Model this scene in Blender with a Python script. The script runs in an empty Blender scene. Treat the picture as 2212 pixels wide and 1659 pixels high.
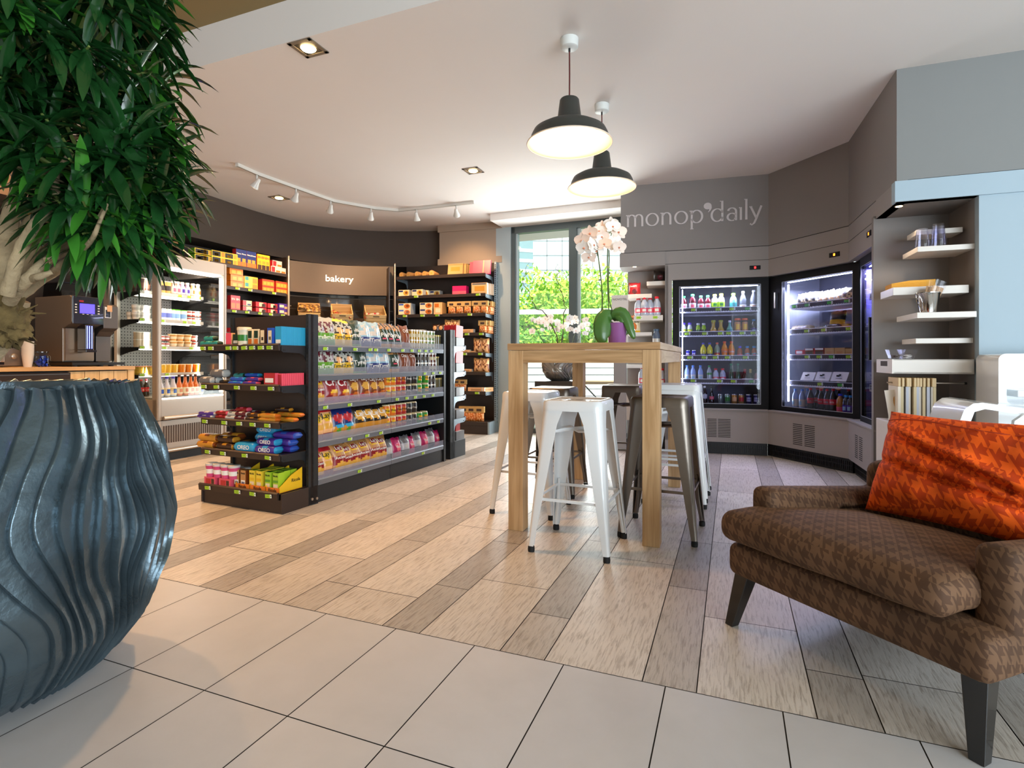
import bpy, bmesh, math, random
from mathutils import Vector, Matrix, Euler, noise
PI = math.pi
sc = bpy.context.scene
col = sc.collection
RND = random.Random(7)

# ------------------------------------------------------------------ camera
EYE = 0.97
FPX = 1186.0          # focal length in pixels of the 2212 x 1659 frame
cam_d = bpy.data.cameras.new('camera')
cam_d.sensor_width = 36.0
cam_d.lens = 36.0 * FPX / 2212.0
cam_d.shift_y = -54.5 / 2212.0
cam_d.clip_start = 0.05
cam_d.clip_end = 300
cam = bpy.data.objects.new('camera', cam_d)
cam.location = (0, 0, EYE)
cam.rotation_euler = (PI / 2, 0, 0)
col.objects.link(cam)
sc.camera = cam

# ------------------------------------------------------------------ view transform
sc.view_settings.view_transform = 'Standard'
sc.view_settings.look = 'None'
sc.view_settings.gamma = 1.0
sc.view_settings.use_curve_mapping = False
sc.view_settings.exposure = 0.55
sc.cycles.max_bounces = 7
sc.cycles.diffuse_bounces = 4
sc.cycles.glossy_bounces = 4
sc.cycles.transmission_bounces = 5
sc.cycles.transparent_max_bounces = 32
sc.cycles.caustics_reflective = False
sc.cycles.caustics_refractive = False
sc.cycles.sample_clamp_indirect = 4.0
sc.cycles.use_denoising = True

# ------------------------------------------------------------------ world: bright overcast sky
w = bpy.data.worlds.new('overcast_sky')
sc.world = w
w.use_nodes = True
nt = w.node_tree
nt.nodes.clear()
wo = nt.nodes.new('ShaderNodeOutputWorld')
bg = nt.nodes.new('ShaderNodeBackground')
bg.inputs['Strength'].default_value = 1.0
tc = nt.nodes.new('ShaderNodeTexCoord')
sp = nt.nodes.new('ShaderNodeSeparateXYZ')
rp = nt.nodes.new('ShaderNodeValToRGB')
nt.links.new(tc.outputs['Generated'], sp.inputs[0])
nt.links.new(sp.outputs['Z'], rp.inputs[0])
rp.color_ramp.elements[0].position = 0.0
rp.color_ramp.elements[0].color = (0.80, 0.90, 0.93, 1)
rp.color_ramp.elements[1].position = 0.5
rp.color_ramp.elements[1].color = (0.92, 0.97, 1.0, 1)
nt.links.new(rp.outputs[0], bg.inputs['Color'])
nt.links.new(bg.outputs[0], wo.inputs[0])


def area(name, loc, rot, sx, sy, power, colr, spread=PI):
    l = bpy.data.lights.new(name, 'AREA')
    l.shape = 'RECTANGLE'
    l.size = sx
    l.size_y = sy
    l.energy = power
    l.color = colr
    l.spread = spread
    o = bpy.data.objects.new(name, l)
    o.location = loc
    o.rotation_euler = rot
    col.objects.link(o)
    return o


# daylight through the glazed front behind the camera and through the rear window
area('daylight_front_glazing', (3.4, -2.7, 1.5), (PI / 2, 0, math.radians(18)), 4.6, 2.6, 270, (0.78, 0.90, 1.0))
area('daylight_rear_window', (0.62, 6.9, 1.35), (-PI / 2, 0, math.radians(-22)), 1.3, 2.2, 60, (0.93, 0.99, 1.0))
sl_ = bpy.data.lights.new('garden_sun', 'SUN')
sl_.energy = 5.0
sl_.angle = 0.2
sl_.color = (1.0, 0.97, 0.88)
so_ = bpy.data.objects.new('garden_sun', sl_)
so_.rotation_euler = Vector((0.2, 0.42, -0.88)).to_track_quat('-Z', 'Y').to_euler()
col.objects.link(so_)


def warm_spot(loc, target, power, size=70, blend=0.6, colr=(1.0, 0.72, 0.42), radius=0.05, name='warm_spot'):
    l = bpy.data.lights.new(name, 'SPOT')
    l.energy = power
    l.color = colr
    l.spot_size = math.radians(size)
    l.spot_blend = blend
    l.shadow_soft_size = radius
    o = bpy.data.objects.new(name, l)
    o.location = loc
    d = Vector(target) - Vector(loc)
    o.rotation_euler = d.to_track_quat('-Z', 'Y').to_euler()
    col.objects.link(o)
    return o


def point_light(loc, power, colr, radius=0.03, name='lamp_light'):
    l = bpy.data.lights.new(name, 'POINT')
    l.energy = power
    l.color = colr
    l.shadow_soft_size = radius
    o = bpy.data.objects.new(name, l)
    o.location = loc
    col.objects.link(o)
    return o


# ------------------------------------------------------------------ colour and materials
def C(h, a=1.0):
    h = h.lstrip('#')
    out = []
    for i in (0, 2, 4):
        c = int(h[i:i + 2], 16) / 255.0
        out.append(c / 12.92 if c <= 0.04045 else ((c + 0.055) / 1.055) ** 2.4)
    return (out[0], out[1], out[2], a)


MATS = {}


def M(name, colr='#808080', rough=0.5, metal=0.0, emit=None, es=0.0, trans=0.0, alpha=1.0, coat=0.0, spec=0.5, ior=1.45,
      bump=None, var=None, sheen=0.0, aniso=0.0):
    if name in MATS:
        return MATS[name]
    m = bpy.data.materials.new(name)
    m.use_nodes = True
    n = m.node_tree.nodes
    lk = m.node_tree.links
    b = n['Principled BSDF']
    cc = C(colr) if isinstance(colr, str) else colr
    b.inputs['Base Color'].default_value = cc
    b.inputs['Roughness'].default_value = rough
    b.inputs['Metallic'].default_value = metal
    b.inputs['IOR'].default_value = ior
    b.inputs['Specular IOR Level'].default_value = spec
    b.inputs['Coat Weight'].default_value = coat
    b.inputs['Transmission Weight'].default_value = trans
    b.inputs['Alpha'].default_value = alpha
    if sheen:
        b.inputs['Sheen Weight'].default_value = sheen
    if aniso:
        b.inputs['Anisotropic'].default_value = aniso
    if emit:
        b.inputs['Emission Color'].default_value = C(emit) if isinstance(emit, str) else emit
        b.inputs['Emission Strength'].default_value = es
    if var or bump:
        t = n.new('ShaderNodeTexCoord')
        if var:      # (scale, amount, stretch xyz)
            mp = n.new('ShaderNodeMapping')
            mp.inputs['Scale'].default_value = var[2] if len(var) > 2 else (1, 1, 1)
            lk.new(t.outputs['Object'], mp.inputs[0])
            nz = n.new('ShaderNodeTexNoise')
            nz.inputs['Scale'].default_value = var[0]
            nz.inputs['Detail'].default_value = 6
            lk.new(mp.outputs[0], nz.inputs['Vector'])
            mr = n.new('ShaderNodeMapRange')
            mr.inputs['From Min'].default_value = 0.25
            mr.inputs['From Max'].default_value = 0.75
            mr.inputs['To Min'].default_value = 1 - var[1]
            mr.inputs['To Max'].default_value = 1 + var[1]
            lk.new(nz.outputs['Fac'], mr.inputs[0])
            mx = n.new('ShaderNodeVectorMath')
            mx.operation = 'SCALE'
            mx.inputs[0].default_value = cc[:3]
            lk.new(mr.outputs[0], mx.inputs['Scale'])
            lk.new(mx.outputs[0], b.inputs['Base Color'])
        if bump:     # (scale, strength)
            nz = n.new('ShaderNodeTexNoise')
            nz.inputs['Scale'].default_value = bump[0]
            nz.inputs['Detail'].default_value = 5
            if len(bump) > 2:
                mp2 = n.new('ShaderNodeMapping')
                mp2.inputs['Scale'].default_value = bump[2]
                lk.new(t.outputs['Object'], mp2.inputs[0])
                lk.new(mp2.outputs[0], nz.inputs['Vector'])
            else:
                lk.new(t.outputs['Object'], nz.inputs['Vector'])
            bp = n.new('ShaderNodeBump')
            bp.inputs['Strength'].default_value = bump[1]
            bp.inputs['Distance'].default_value = 0.01
            lk.new(nz.outputs['Fac'], bp.inputs['Height'])
            lk.new(bp.outputs[0], b.inputs['Normal'])
    MATS[name] = m
    return m


def glass(name, tint='#ffffff', refl=1.0, rough=0.02, tr=(1, 1, 1)):
    """thin clear sheet: straight transmission with a fresnel reflection"""
    if name in MATS:
        return MATS[name]
    m = bpy.data.materials.new(name)
    m.use_nodes = True
    n = m.node_tree.nodes
    lk = m.node_tree.links
    n.clear()
    o = n.new('ShaderNodeOutputMaterial')
    mx = n.new('ShaderNodeMixShader')
    t = n.new('ShaderNodeBsdfTransparent')
    t.inputs[0].default_value = C(tint)
    g = n.new('ShaderNodeBsdfGlossy')
    g.inputs['Roughness'].default_value = rough
    g.inputs['Color'].default_value = (refl, refl, refl, 1)
    f = n.new('ShaderNodeFresnel')
    gm = n.new('ShaderNodeNewGeometry')
    im = n.new('ShaderNodeMapRange')      # leaving the sheet reflects as little as entering it
    im.inputs['To Min'].default_value = 1.45
    im.inputs['To Max'].default_value = 1 / 1.45
    lk.new(gm.outputs['Backfacing'], im.inputs[0])
    lk.new(im.outputs[0], f.inputs[0])
    lk.new(f.outputs[0], mx.inputs[0])
    lk.new(t.outputs[0], mx.inputs[1])
    lk.new(g.outputs[0], mx.inputs[2])
    lk.new(mx.outputs[0], o.inputs[0])
    MATS[name] = m
    return m


def wood(name, c1, c2, axis=2, scale=1.0, rough=0.5):
    if name in MATS:
        return MATS[name]
    m = bpy.data.materials.new(name)
    m.use_nodes = True
    n = m.node_tree.nodes
    lk = m.node_tree.links
    b = n['Principled BSDF']
    b.inputs['Roughness'].default_value = rough
    t = n.new('ShaderNodeTexCoord')
    mp = n.new('ShaderNodeMapping')
    s = [26 * scale, 26 * scale, 26 * scale]
    s[axis] = 1.6 * scale
    mp.inputs['Scale'].default_value = s
    lk.new(t.outputs['Object'], mp.inputs[0])
    nz = n.new('ShaderNodeTexNoise')
    nz.inputs['Scale'].default_value = 1.5
    nz.inputs['Detail'].default_value = 8
    nz.inputs['Distortion'].default_value = 0.6
    lk.new(mp.outputs[0], nz.inputs['Vector'])
    cr = n.new('ShaderNodeValToRGB')
    cr.color_ramp.elements[0].position = 0.32
    cr.color_ramp.elements[0].color = C(c2)
    cr.color_ramp.elements[1].position = 0.62
    cr.color_ramp.elements[1].color = C(c1)
    lk.new(nz.outputs['Fac'], cr.inputs[0])
    lk.new(cr.outputs[0], b.inputs['Base Color'])
    MATS[name] = m
    return m


# ------------------------------------------------------------------ mesh builder
class MB:
    def __init__(self):
        self.v, self.f, self.mi, self.sm, self.uv = [], [], [], [], {}
        self.mats = []

    def _m(self, m):
        if m not in self.mats:
            self.mats.append(m)
        return self.mats.index(m)

    def add(self, vs, fs, m, smooth=False, mat=None):
        o = len(self.v)
        if mat is not None:
            vs = [mat @ Vector(p) for p in vs]
        self.v += [tuple(p) for p in vs]
        k = self._m(m) if not isinstance(m, list) else None
        for i, f in enumerate(fs):
            self.f.append(tuple(j + o for j in f))
            self.mi.append(k if k is not None else self._m(m[i]))
            self.sm.append(smooth)
        return self

    def box(self, x0, x1, y0, y1, z0, z1, m, mat=None, fm=None):
        """fm: dict face -> material, faces: bottom top front right back left"""
        vs = [(x0, y0, z0), (x1, y0, z0), (x1, y1, z0), (x0, y1, z0), (x0, y0, z1), (x1, y0, z1), (x1, y1, z1), (x0, y1, z1)]
        fs = [(0, 3, 2, 1), (4, 5, 6, 7), (0, 1, 5, 4), (1, 2, 6, 5), (2, 3, 7, 6), (3, 0, 4, 7)]
        if fm:
            m = [fm.get(k, m) for k in ('bottom', 'top', 'front', 'right', 'back', 'left')]
        return self.add(vs, fs, m, False, mat)

    def prism(self, poly, a, b, m, axis='z', mat=None, smooth=False):
        """poly: ccw 2d points; axis z -> (x,y), axis y -> (x,z), axis x -> (y,z)"""
        def p3(p, t):
            return (p[0], p[1], t) if axis == 'z' else ((p[0], t, p[1]) if axis == 'y' else (t, p[0], p[1]))
        n = len(poly)
        vs = [p3(p, a) for p in poly] + [p3(p, b) for p in poly]
        fs = [tuple(range(n - 1, -1, -1)), tuple(range(n, 2 * n))] + [(i, (i + 1) % n, n + (i + 1) % n, n + i) for i in range(n)]
        if axis == 'y':
            fs = [tuple(reversed(f)) for f in fs]
        return self.add(vs, fs, m, smooth, mat)

    def lathe(self, prof, m, n=20, c=(0, 0, 0), smooth=True, mat=None, cap=True, segm=None):
        vs, fs, ms = [], [], []
        for (r, z) in prof:
            for i in range(n):
                a = 2 * PI * i / n
                vs.append((c[0] + r * math.cos(a), c[1] + r * math.sin(a), c[2] + z))
        for k in range(len(prof) - 1):
            for i in range(n):
                j = (i + 1) % n
                fs.append((k * n + i, k * n + j, (k + 1) * n + j, (k + 1) * n + i))
                ms.append(segm[k] if segm else m)
        if cap:
            fs.append(tuple(range(n - 1, -1, -1)))
            ms.append(segm[0] if segm else m)
            q = (len(prof) - 1) * n
            fs.append(tuple(range(q, q + n)))
            ms.append(segm[-1] if segm else m)
        return self.add(vs, fs, ms, smooth, mat)

    def tube(self, pts, r, m, n=8, smooth=True, mat=None, close=True):
        pts = [Vector(p) for p in pts]
        if not isinstance(r, (list, tuple)):
            r = [r] * len(pts)
        vs, fs = [], []
        up = None
        for i, p in enumerate(pts):
            a = pts[max(i - 1, 0)]
            b = pts[min(i + 1, len(pts) - 1)]
            d = (b - a).normalized()
            if up is None:
                up = Vector((0, 0, 1)) if abs(d.z) < 0.9 else Vector((1, 0, 0))
            s = d.cross(up)
            if s.length < 1e-5:
                s = d.orthogonal()
            s.normalize()
            up = s.cross(d).normalized()
            for k in range(n):
                t = 2 * PI * k / n
                vs.append(p + (s * math.cos(t) + up * math.sin(t)) * r[i])
        for i in range(len(pts) - 1):
            for k in range(n):
                j = (k + 1) % n
                fs.append((i * n + k, i * n + j, (i + 1) * n + j, (i + 1) * n + k))
        if close:
            fs.append(tuple(range(n - 1, -1, -1)))
            q = (len(pts) - 1) * n
            fs.append(tuple(range(q, q + n)))
        return self.add(vs, fs, m, smooth, mat)

    def grid(self, fn, nu, nv, m, smooth=True, mfn=None, mat=None, closed_u=False):
        """fn(u, v) -> point, u and v in 0..1"""
        vs, fs, ms = [], [], []
        cu = nu if closed_u else nu + 1
        for j in range(nv + 1):
            for i in range(cu):
                vs.append(fn(i / nu, j / nv))
        for j in range(nv):
            for i in range(nu):
                i2 = (i + 1) % cu
                fs.append((j * cu + i, j * cu + i2, (j + 1) * cu + i2, (j + 1) * cu + i))
                ms.append(mfn((i + .5) / nu, (j + .5) / nv) if mfn else m)
        return self.add(vs, fs, ms, smooth, mat)

    def mesh(self, name, uv=False, angle=40):
        me = bpy.data.meshes.new(name)
        me.from_pydata(self.v, [], self.f)
        for m in self.mats:
            me.materials.append(m)
        me.polygons.foreach_set('material_index', self.mi)
        me.polygons.foreach_set('use_smooth', self.sm)
        if any(self.sm) and not all(self.sm) or angle:
            me.polygons.foreach_set('use_smooth', [True] * len(self.f))
            me.update()
            me.set_sharp_from_angle(angle=math.radians(angle))
        if uv:
            box_uv(me)
        me.update()
        return me

    def build(self, name, parent=None, loc=None, rz=0.0, uv=False, angle=40, bevel=0.0, seg=2):
        me = self.mesh(name, uv, angle)
        o = bpy.data.objects.new(name, me)
        col.objects.link(o)
        if loc is not None:
            o.location = loc
        if rz:
            o.rotation_euler = (0, 0, rz)
        if parent is not None:
            o.parent = parent
        if bevel:
            b = o.modifiers.new('edge_rounding', 'BEVEL')
            b.width = bevel
            b.segments = seg
            b.limit_method = 'ANGLE'
            b.angle_limit = math.radians(50)
        return o


def box_uv(me):
    uvl = me.uv_layers.new(name='UVMap')
    for p in me.polygons:
        n = p.normal
        ax = max(range(3), key=lambda i: abs(n[i]))
        for li in p.loop_indices:
            c = me.vertices[me.loops[li].vertex_index].co
            uvl.data[li].uv = (c.y, c.z) if ax == 0 else ((c.x, c.z) if ax == 1 else (c.x, c.y))


def tag(o, label, cat, group=None):
    n = len(label.split())
    assert 4 <= n <= 16, label
    o['label'] = label
    o['category'] = cat
    if group:
        o['group'] = group
    return o


def thing(name, label, cat, loc=(0, 0, 0), rz=0.0, group=None):
    o = bpy.data.objects.new(name, None)
    o.empty_display_size = 0.1
    col.objects.link(o)
    o.location = loc
    o.rotation_euler = (0, 0, rz)
    return tag(o, label, cat, group)


def struct(o):
    o['kind'] = 'structure'
    return o


def kids(o):
    return [c for c in bpy.data.objects if c.parent is o]


PROTOS = []


def proto(o):
    """a finished sample thing that is only copied from"""
    o.hide_render = True
    PROTOS.append((o, tree(o)))
    return o


def tree(o):
    return (o, [tree(c) for c in kids(o)])


def dup_tree(t, parent=None):
    src, ch = t
    c = src.copy()
    c.hide_render = False
    col.objects.link(c)
    c.parent = parent
    for k in ch:
        dup_tree(k, c)
    return c


def place(p, mat, label, group=None, cat=None):
    t = next(t for (o, t) in PROTOS if o is p)
    c = dup_tree(t)
    c.matrix_world = mat
    n = len(label.split())
    assert 4 <= n <= 16, label
    c['label'] = label
    if cat:
        c['category'] = cat
    if group:
        c['group'] = group
    return c


def T(x, y, z, rz=0.0, rx=0.0, ry=0.0, s=1.0):
    return Matrix.Translation((x, y, z)) @ Euler((rx, ry, rz)).to_matrix().to_4x4() @ Matrix.Scale(s, 4)


class Frame:
    """a piece of furniture's own axes: x along its front, y into its depth, z up"""
    def __init__(self, ox, oy, deg):
        self.o = Vector((ox, oy, 0))
        self.a = math.radians(deg)
        self.x = Vector((math.cos(self.a), math.sin(self.a), 0))
        self.y = Vector((-math.sin(self.a), math.cos(self.a), 0))
        self.M = Matrix.Translation(self.o) @ Matrix.Rotation(self.a, 4, 'Z')

    def w(self, x, y, z=0.0):
        p = self.o + self.x * x + self.y * y
        return Vector((p.x, p.y, z))

    def xp(self, px, y=0.0):
        """local x where the sight line of photo column px meets the plane at depth y"""
        r = (px - 1106.0) / FPX
        b = self.o + self.y * y
        # b.x + x*ax = r (b.y + x*ay)
        return (r * b.y - b.x) / (self.x.x - r * self.x.y)

    def zp(self, px, py, y=0.0):
        x = self.xp(px, y)
        p = self.w(x, y)
        return EYE + (775.0 - py) / FPX * p.y

    def T(self, x, y, z, rz=0.0, rx=0.0, ry=0.0, s=1.0):
        return self.M @ T(x, y, z, rz, rx, ry, s)


def line_frame(p0, p1):
    return Frame(p0[0], p0[1], math.degrees(math.atan2(p1[1] - p0[1], p1[0] - p0[0])))


def on_plane(px, py, z):
    y = (z - EYE) * FPX / (775.0 - py)
    return ((px - 1106.0) / FPX * y, y)


_TX = {}


def text(body, size, mat, parent=None, loc=(0, 0, 0), rot=(PI / 2, 0, 0), ext=0.0006, name='lettering', warp=None, sx=1.0, align='CENTER', bold=0.0):
    key = (body, size, ext, mat.name, id(warp), sx, align, bold)
    if key not in _TX:
        cu = bpy.data.curves.new('lettering', 'FONT')
        cu.body = body
        cu.size = size
        cu.extrude = ext
        cu.offset = bold
        cu.resolution_u = 3
        cu.align_x = align
        cu.align_y = 'CENTER'
        o = bpy.data.objects.new('tmp', cu)
        col.objects.link(o)
        dg = bpy.context.evaluated_depsgraph_get()
        me = bpy.data.meshes.new_from_object(o.evaluated_get(dg))
        bpy.data.objects.remove(o)
        bpy.data.curves.remove(cu)
        for v in me.vertices:
            v.co.x *= sx
            if warp:
                v.co = warp(v.co)
        me.materials.clear()
        me.materials.append(mat)
        me.name = 'lettering'
        _TX[key] = me
    o = bpy.data.objects.new(name, _TX[key])
    col.objects.link(o)
    o.location = loc
    o.rotation_euler = rot
    if parent is not None:
        o.parent = parent
    return o


ORD = ['first', 'second', 'third', 'fourth', 'fifth', 'sixth', 'seventh', 'eighth', 'ninth', 'tenth', 'eleventh', 'twelfth',
       'thirteenth', 'fourteenth', 'fifteenth', 'sixteenth', 'seventeenth', 'eighteenth', 'nineteenth', 'twentieth']
CEIL = 2.80
GA = -21.8            # direction of the floor joints
UV = Frame(0, 0, GA)
# ------------------------------------------------------------------ setting: floor
def floor_material(name, base, grain, tint_amt):
    m = bpy.data.materials.new(name)
    m.use_nodes = True
    n = m.node_tree.nodes
    lk = m.node_tree.links
    b = n['Principled BSDF']
    b.inputs['Roughness'].default_value = 0.36
    b.inputs['Specular IOR Level'].default_value = 0.5
    at = n.new('ShaderNodeAttribute')
    at.attribute_name = 'tint'
    tcn = n.new('ShaderNodeTexCoord')
    mp = n.new('ShaderNodeMapping')
    mp.inputs['Scale'].default_value = (130, 11, 1) if grain else (2.2, 2.2, 1)
    lk.new(tcn.outputs['Object'], mp.inputs[0])
    nz = n.new('ShaderNodeTexNoise')
    nz.inputs['Scale'].default_value = 1.0
    nz.inputs['Detail'].default_value = 9
    nz.inputs['Roughness'].default_value = 0.65
    nz.inputs['Distortion'].default_value = 0.5 if grain else 0.2
    lk.new(mp.outputs[0], nz.inputs['Vector'])
    cr = n.new('ShaderNodeValToRGB')
    if grain:
        cr.color_ramp.elements[0].position = 0.36
        cr.color_ramp.elements[0].color = (0.62, 0.59, 0.56, 1)
        cr.color_ramp.elements[1].position = 0.52
        cr.color_ramp.elements[1].color = (1, 1, 1, 1)
    else:
        cr.color_ramp.elements[0].position = 0.3
        cr.color_ramp.elements[0].color = (0.9, 0.9, 0.89, 1)
        cr.color_ramp.elements[1].position = 0.7
        cr.color_ramp.elements[1].color = (1.03, 1.03, 1.03, 1)
    lk.new(nz.outputs['Fac'], cr.inputs[0])
    # large soft patches of wear
    nz2 = n.new('ShaderNodeTexNoise')
    nz2.inputs['Scale'].default_value = 3.0
    nz2.inputs['Detail'].default_value = 3
    lk.new(tcn.outputs['Object'], nz2.inputs['Vector'])
    mr2 = n.new('ShaderNodeMapRange')
    mr2.inputs['To Min'].default_value = 0.82 if grain else 0.93
    mr2.inputs['To Max'].default_value = 1.12 if grain else 1.06
    lk.new(nz2.outputs['Fac'], mr2.inputs[0])
    mr = n.new('ShaderNodeMapRange')
    mr.inputs['To Min'].default_value = 1 - tint_amt
    mr.inputs['To Max'].default_value = 1 + tint_amt * 0.5
    lk.new(at.outputs['Fac'], mr.inputs[0])
    v1 = n.new('ShaderNodeVectorMath')
    v1.operation = 'SCALE'
    v1.inputs[0].default_value = C(base)[:3]
    lk.new(mr.outputs[0], v1.inputs['Scale'])
    v2 = n.new('ShaderNodeVectorMath')
    v2.operation = 'MULTIPLY'
    lk.new(v1.outputs[0], v2.inputs[0])
    lk.new(cr.outputs[0], v2.inputs[1])
    v3 = n.new('ShaderNodeVectorMath')
    v3.operation = 'SCALE'
    lk.new(v2.outputs[0], v3.inputs[0])
    lk.new(mr2.outputs[0], v3.inputs['Scale'])
    lk.new(v3.outputs[0], b.inputs['Base Color'])
    bp = n.new('ShaderNodeBump')
    bp.inputs['Strength'].default_value = 0.25 if grain else 0.04
    bp.inputs['Distance'].default_value = 0.004
    lk.new(nz.outputs['Fac'], bp.inputs['Height'])
    lk.new(bp.outputs[0], b.inputs['Normal'])
    return m


PLK = floor_material('oak_look_planks', '#c6beb5', True, 0.36)
TIL = floor_material('pale_stone_tiles', '#c3c2c4', False, 0.05)
GRT = M('dark_grout', '#3b3835', 0.9)
VB = 1.678
U0 = -7.0


def build_floor():
    mb = MB()
    tint = []
    g = 0.0018

    def q(u0, u1, v0, v1, m, t):
        mb.add([(u0 + g, v0 + g, 0), (u1 - g, v0 + g, 0), (u1 - g, v1 - g, 0), (u0 + g, v1 - g, 0)], [(0, 1, 2, 3)], m)
        tint.append(t)
    mb.add([(-8, -5, -.003), (8, -5, -.003), (8, 10, -.003), (-8, 10, -.003)], [(0, 1, 2, 3)], GRT)
    tint.append(.5)
    mb.add([(-8, -5, -.06), (8, -5, -.06), (8, 10, -.06), (-8, 10, -.06)], [(3, 2, 1, 0)], GRT)
    tint.append(.5)
    R = random.Random(11)
    # large stone tiles nearest the camera
    for i in range(-22, 22):
        for j in range(0, 12):
            u = -0.182 + 0.3125 * i
            v1 = VB - 0.521 * j
            q(u, u + 0.3125, v1 - 0.521, v1, TIL, R.random())
    # planks, wide and narrow strips in turn, with known joints where the photo shows them
    joints = {(-3, 'w'): None}
    known = {(-1.025 + .0, 0): None}
    starts = {'-1.645': 1.926, '-1.955': 2.20, '-1.025': 2.197, '-0.56': 2.675, '-0.25': 2.43, '-0.095': 2.19, '0.215': 1.935, '-0.715': 1.98}
    for k in range(-16, 14):
        for (a, wd, nm) in ((-0.095 + .465 * k, .31, 'w'), (0.215 + .465 * k, .155, 'n')):
            v = VB
            st = None
            for s_, jv in starts.items():
                if abs(float(s_) - a) < 0.03:
                    st = jv
            nxt = st if st else VB + R.uniform(0.2, 1.0)
            while v < 9.6:
                q(a, a + wd, v, min(nxt, 9.6), PLK, (R.uniform(0.5, 1.0) if nm == 'w' else R.uniform(-.25, 0.45)))
                v = nxt
                nxt = v + R.choice((0.62, 0.93, 1.24)) * R.uniform(.96, 1.02)
    o = mb.build('floor', None, (0, 0, 0), math.radians(GA), angle=0)
    at = o.data.attributes.new('tint', 'FLOAT', 'FACE')
    at.data.foreach_set('value', tint)
    struct(o)


build_floor()

# ------------------------------------------------------------------ setting: ceiling
WHT = M('white_ceiling_paint', '#e6dfd9', 0.85, var=(2.0, 0.01))
OLV = M('olive_ceiling_paint', '#8d7c55', 0.8)
f1 = on_plane(394, 159, CEIL)
VF = f1[0] * UV.y.x + f1[1] * UV.y.y
mb = MB()
mb.box(-8, 8, VF, 8.0, CEIL, CEIL + .1, WHT)
struct(mb.build('ceiling', None, (0, 0, 0), UV.a, angle=0))
mb = MB()
mb.box(-8, 8, VF - .02, VF, CEIL, CEIL + .30, WHT)
struct(mb.build('trim_1', None, (0, 0, 0), UV.a, angle=0))
mb = MB()
mb.box(-8, 8, -3.0, VF, CEIL + .245, CEIL + .34, OLV)
struct(mb.build('ceiling_raised', None, (0, 0, 0), UV.a, angle=0))

# ------------------------------------------------------------------ setting: curved dark wall
TAU = M('dark_taupe_paint', '#50433a', 0.7, var=(3, 0.03))
TAU2 = M('dark_taupe_panel', '#453a33', 0.6, var=(3, 0.03))
cw_px = [(340, 387), (448.5, 421), (557, 457.6), (654.7, 483), (738, 494), (828, 499.5), (948, 499)]
cw = [on_plane(px, py, CEIL) for px, py in cw_px]
d0 = Vector((cw[0][0] - cw[1][0], cw[0][1] - cw[1][1])).normalized()
pts = [(cw[0][0] + d0.x * 5.2, cw[0][1] + d0.y * 5.2)] + cw
cw_ext = Vector((0.96, -0.28))
pts.append((cw[-1][0] + .55, cw[-1][1] - .05))


def smooth_path(p, n=6):
    out = []
    for i in range(len(p) - 1):
        p0 = Vector(p[max(i - 1, 0)])
        p1 = Vector(p[i])
        p2 = Vector(p[i + 1])
        p3 = Vector(p[min(i + 2, len(p) - 1)])
        if i == 0:
            p0 = p1 - (p2 - p1)
        for k in range(n):
            t = k / n
            out.append(0.5 * ((2 * p1) + (p2 - p0) * t + (2 * p0 - 5 * p1 + 4 * p2 - p3) * t * t + (-p0 + 3 * p1 - 3 * p2 + p3) * t ** 3))
    out.append(Vector(p[-1]))
    return out


def spath(p, n=6):
    return [p[0]] + smooth_path(p[1:], n)


def ribbon(path, off0, off1, z0, z1, m, name):
    """a wall that follows the path; offsets are measured away from the room"""
    mb = MB()
    P = [Vector((a[0], a[1])) for a in path]
    N = []
    for i in range(len(P)):
        d = (P[min(i + 1, len(P) - 1)] - P[max(i - 1, 0)]).normalized()
        N.append(Vector((-d.y, d.x)))
    vs = []
    for i, p in enumerate(P):
        a = p + N[i] * off0
        b = p + N[i] * off1
        vs += [(a.x, a.y, z0), (a.x, a.y, z1), (b.x, b.y, z1), (b.x, b.y, z0)]
    fs = []
    for i in range(len(P) - 1):
        o = i * 4
        for k in range(4):
            fs.append((o + k, o + (k + 1) % 4, o + 4 + (k + 1) % 4, o + 4 + k))
    fs.append((0, 3, 2, 1))
    o = (len(P) - 1) * 4
    fs.append((o, o + 1, o + 2, o + 3))
    fs = [tuple(reversed(f)) for f in fs]
    mb.add(vs, fs, m, True)
    return struct(mb.build(name, None, angle=30))


path = spath([tuple(p) for p in pts])
ribbon(path, 0.0, 0.95, 2.29, CEIL, TAU, 'wall_left_upper')
ribbon(path, 0.78, 0.95, 0.0, 2.29, TAU2, 'wall_left')
mb = MB()
mb.box(-8, 0.7, -3.1, -2.95, 0, 3.2, WHT)  # unseen wall added to keep bright reflections off the fridge doors
struct(mb.build('wall_front', None, angle=0))

# ------------------------------------------------------------------ setting: column beside the window
CLM = M('warm_taupe_column', '#9d8a78', 0.6, var=(4, 0.03))
SKB = M('pale_blue_grey', '#a9b4b6', 0.6)
RU = line_frame((-1.56, 7.37), (-0.275, 7.0))       # frame of the wall shelving right of the bakery bay
xr = RU.xp(1083, .34)
xl = RU.xp(949, .34)
mb = MB()
mb.box(xl, xr, .345, 1.1, 0, CEIL, CLM, fm={'right': SKB})  # right face is a paler blue-grey than the rest
mb.box(xl - .02, xr + .012, .33, 1.1, CEIL - .09, CEIL, CLM, fm={'right': SKB})
mb.box(xl - .02, xr + .012, .33, 1.1, 2.255, 2.34, CLM, fm={'right': SKB})
struct(mb.build('column', None, RU.o, RU.a, angle=0))

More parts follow.
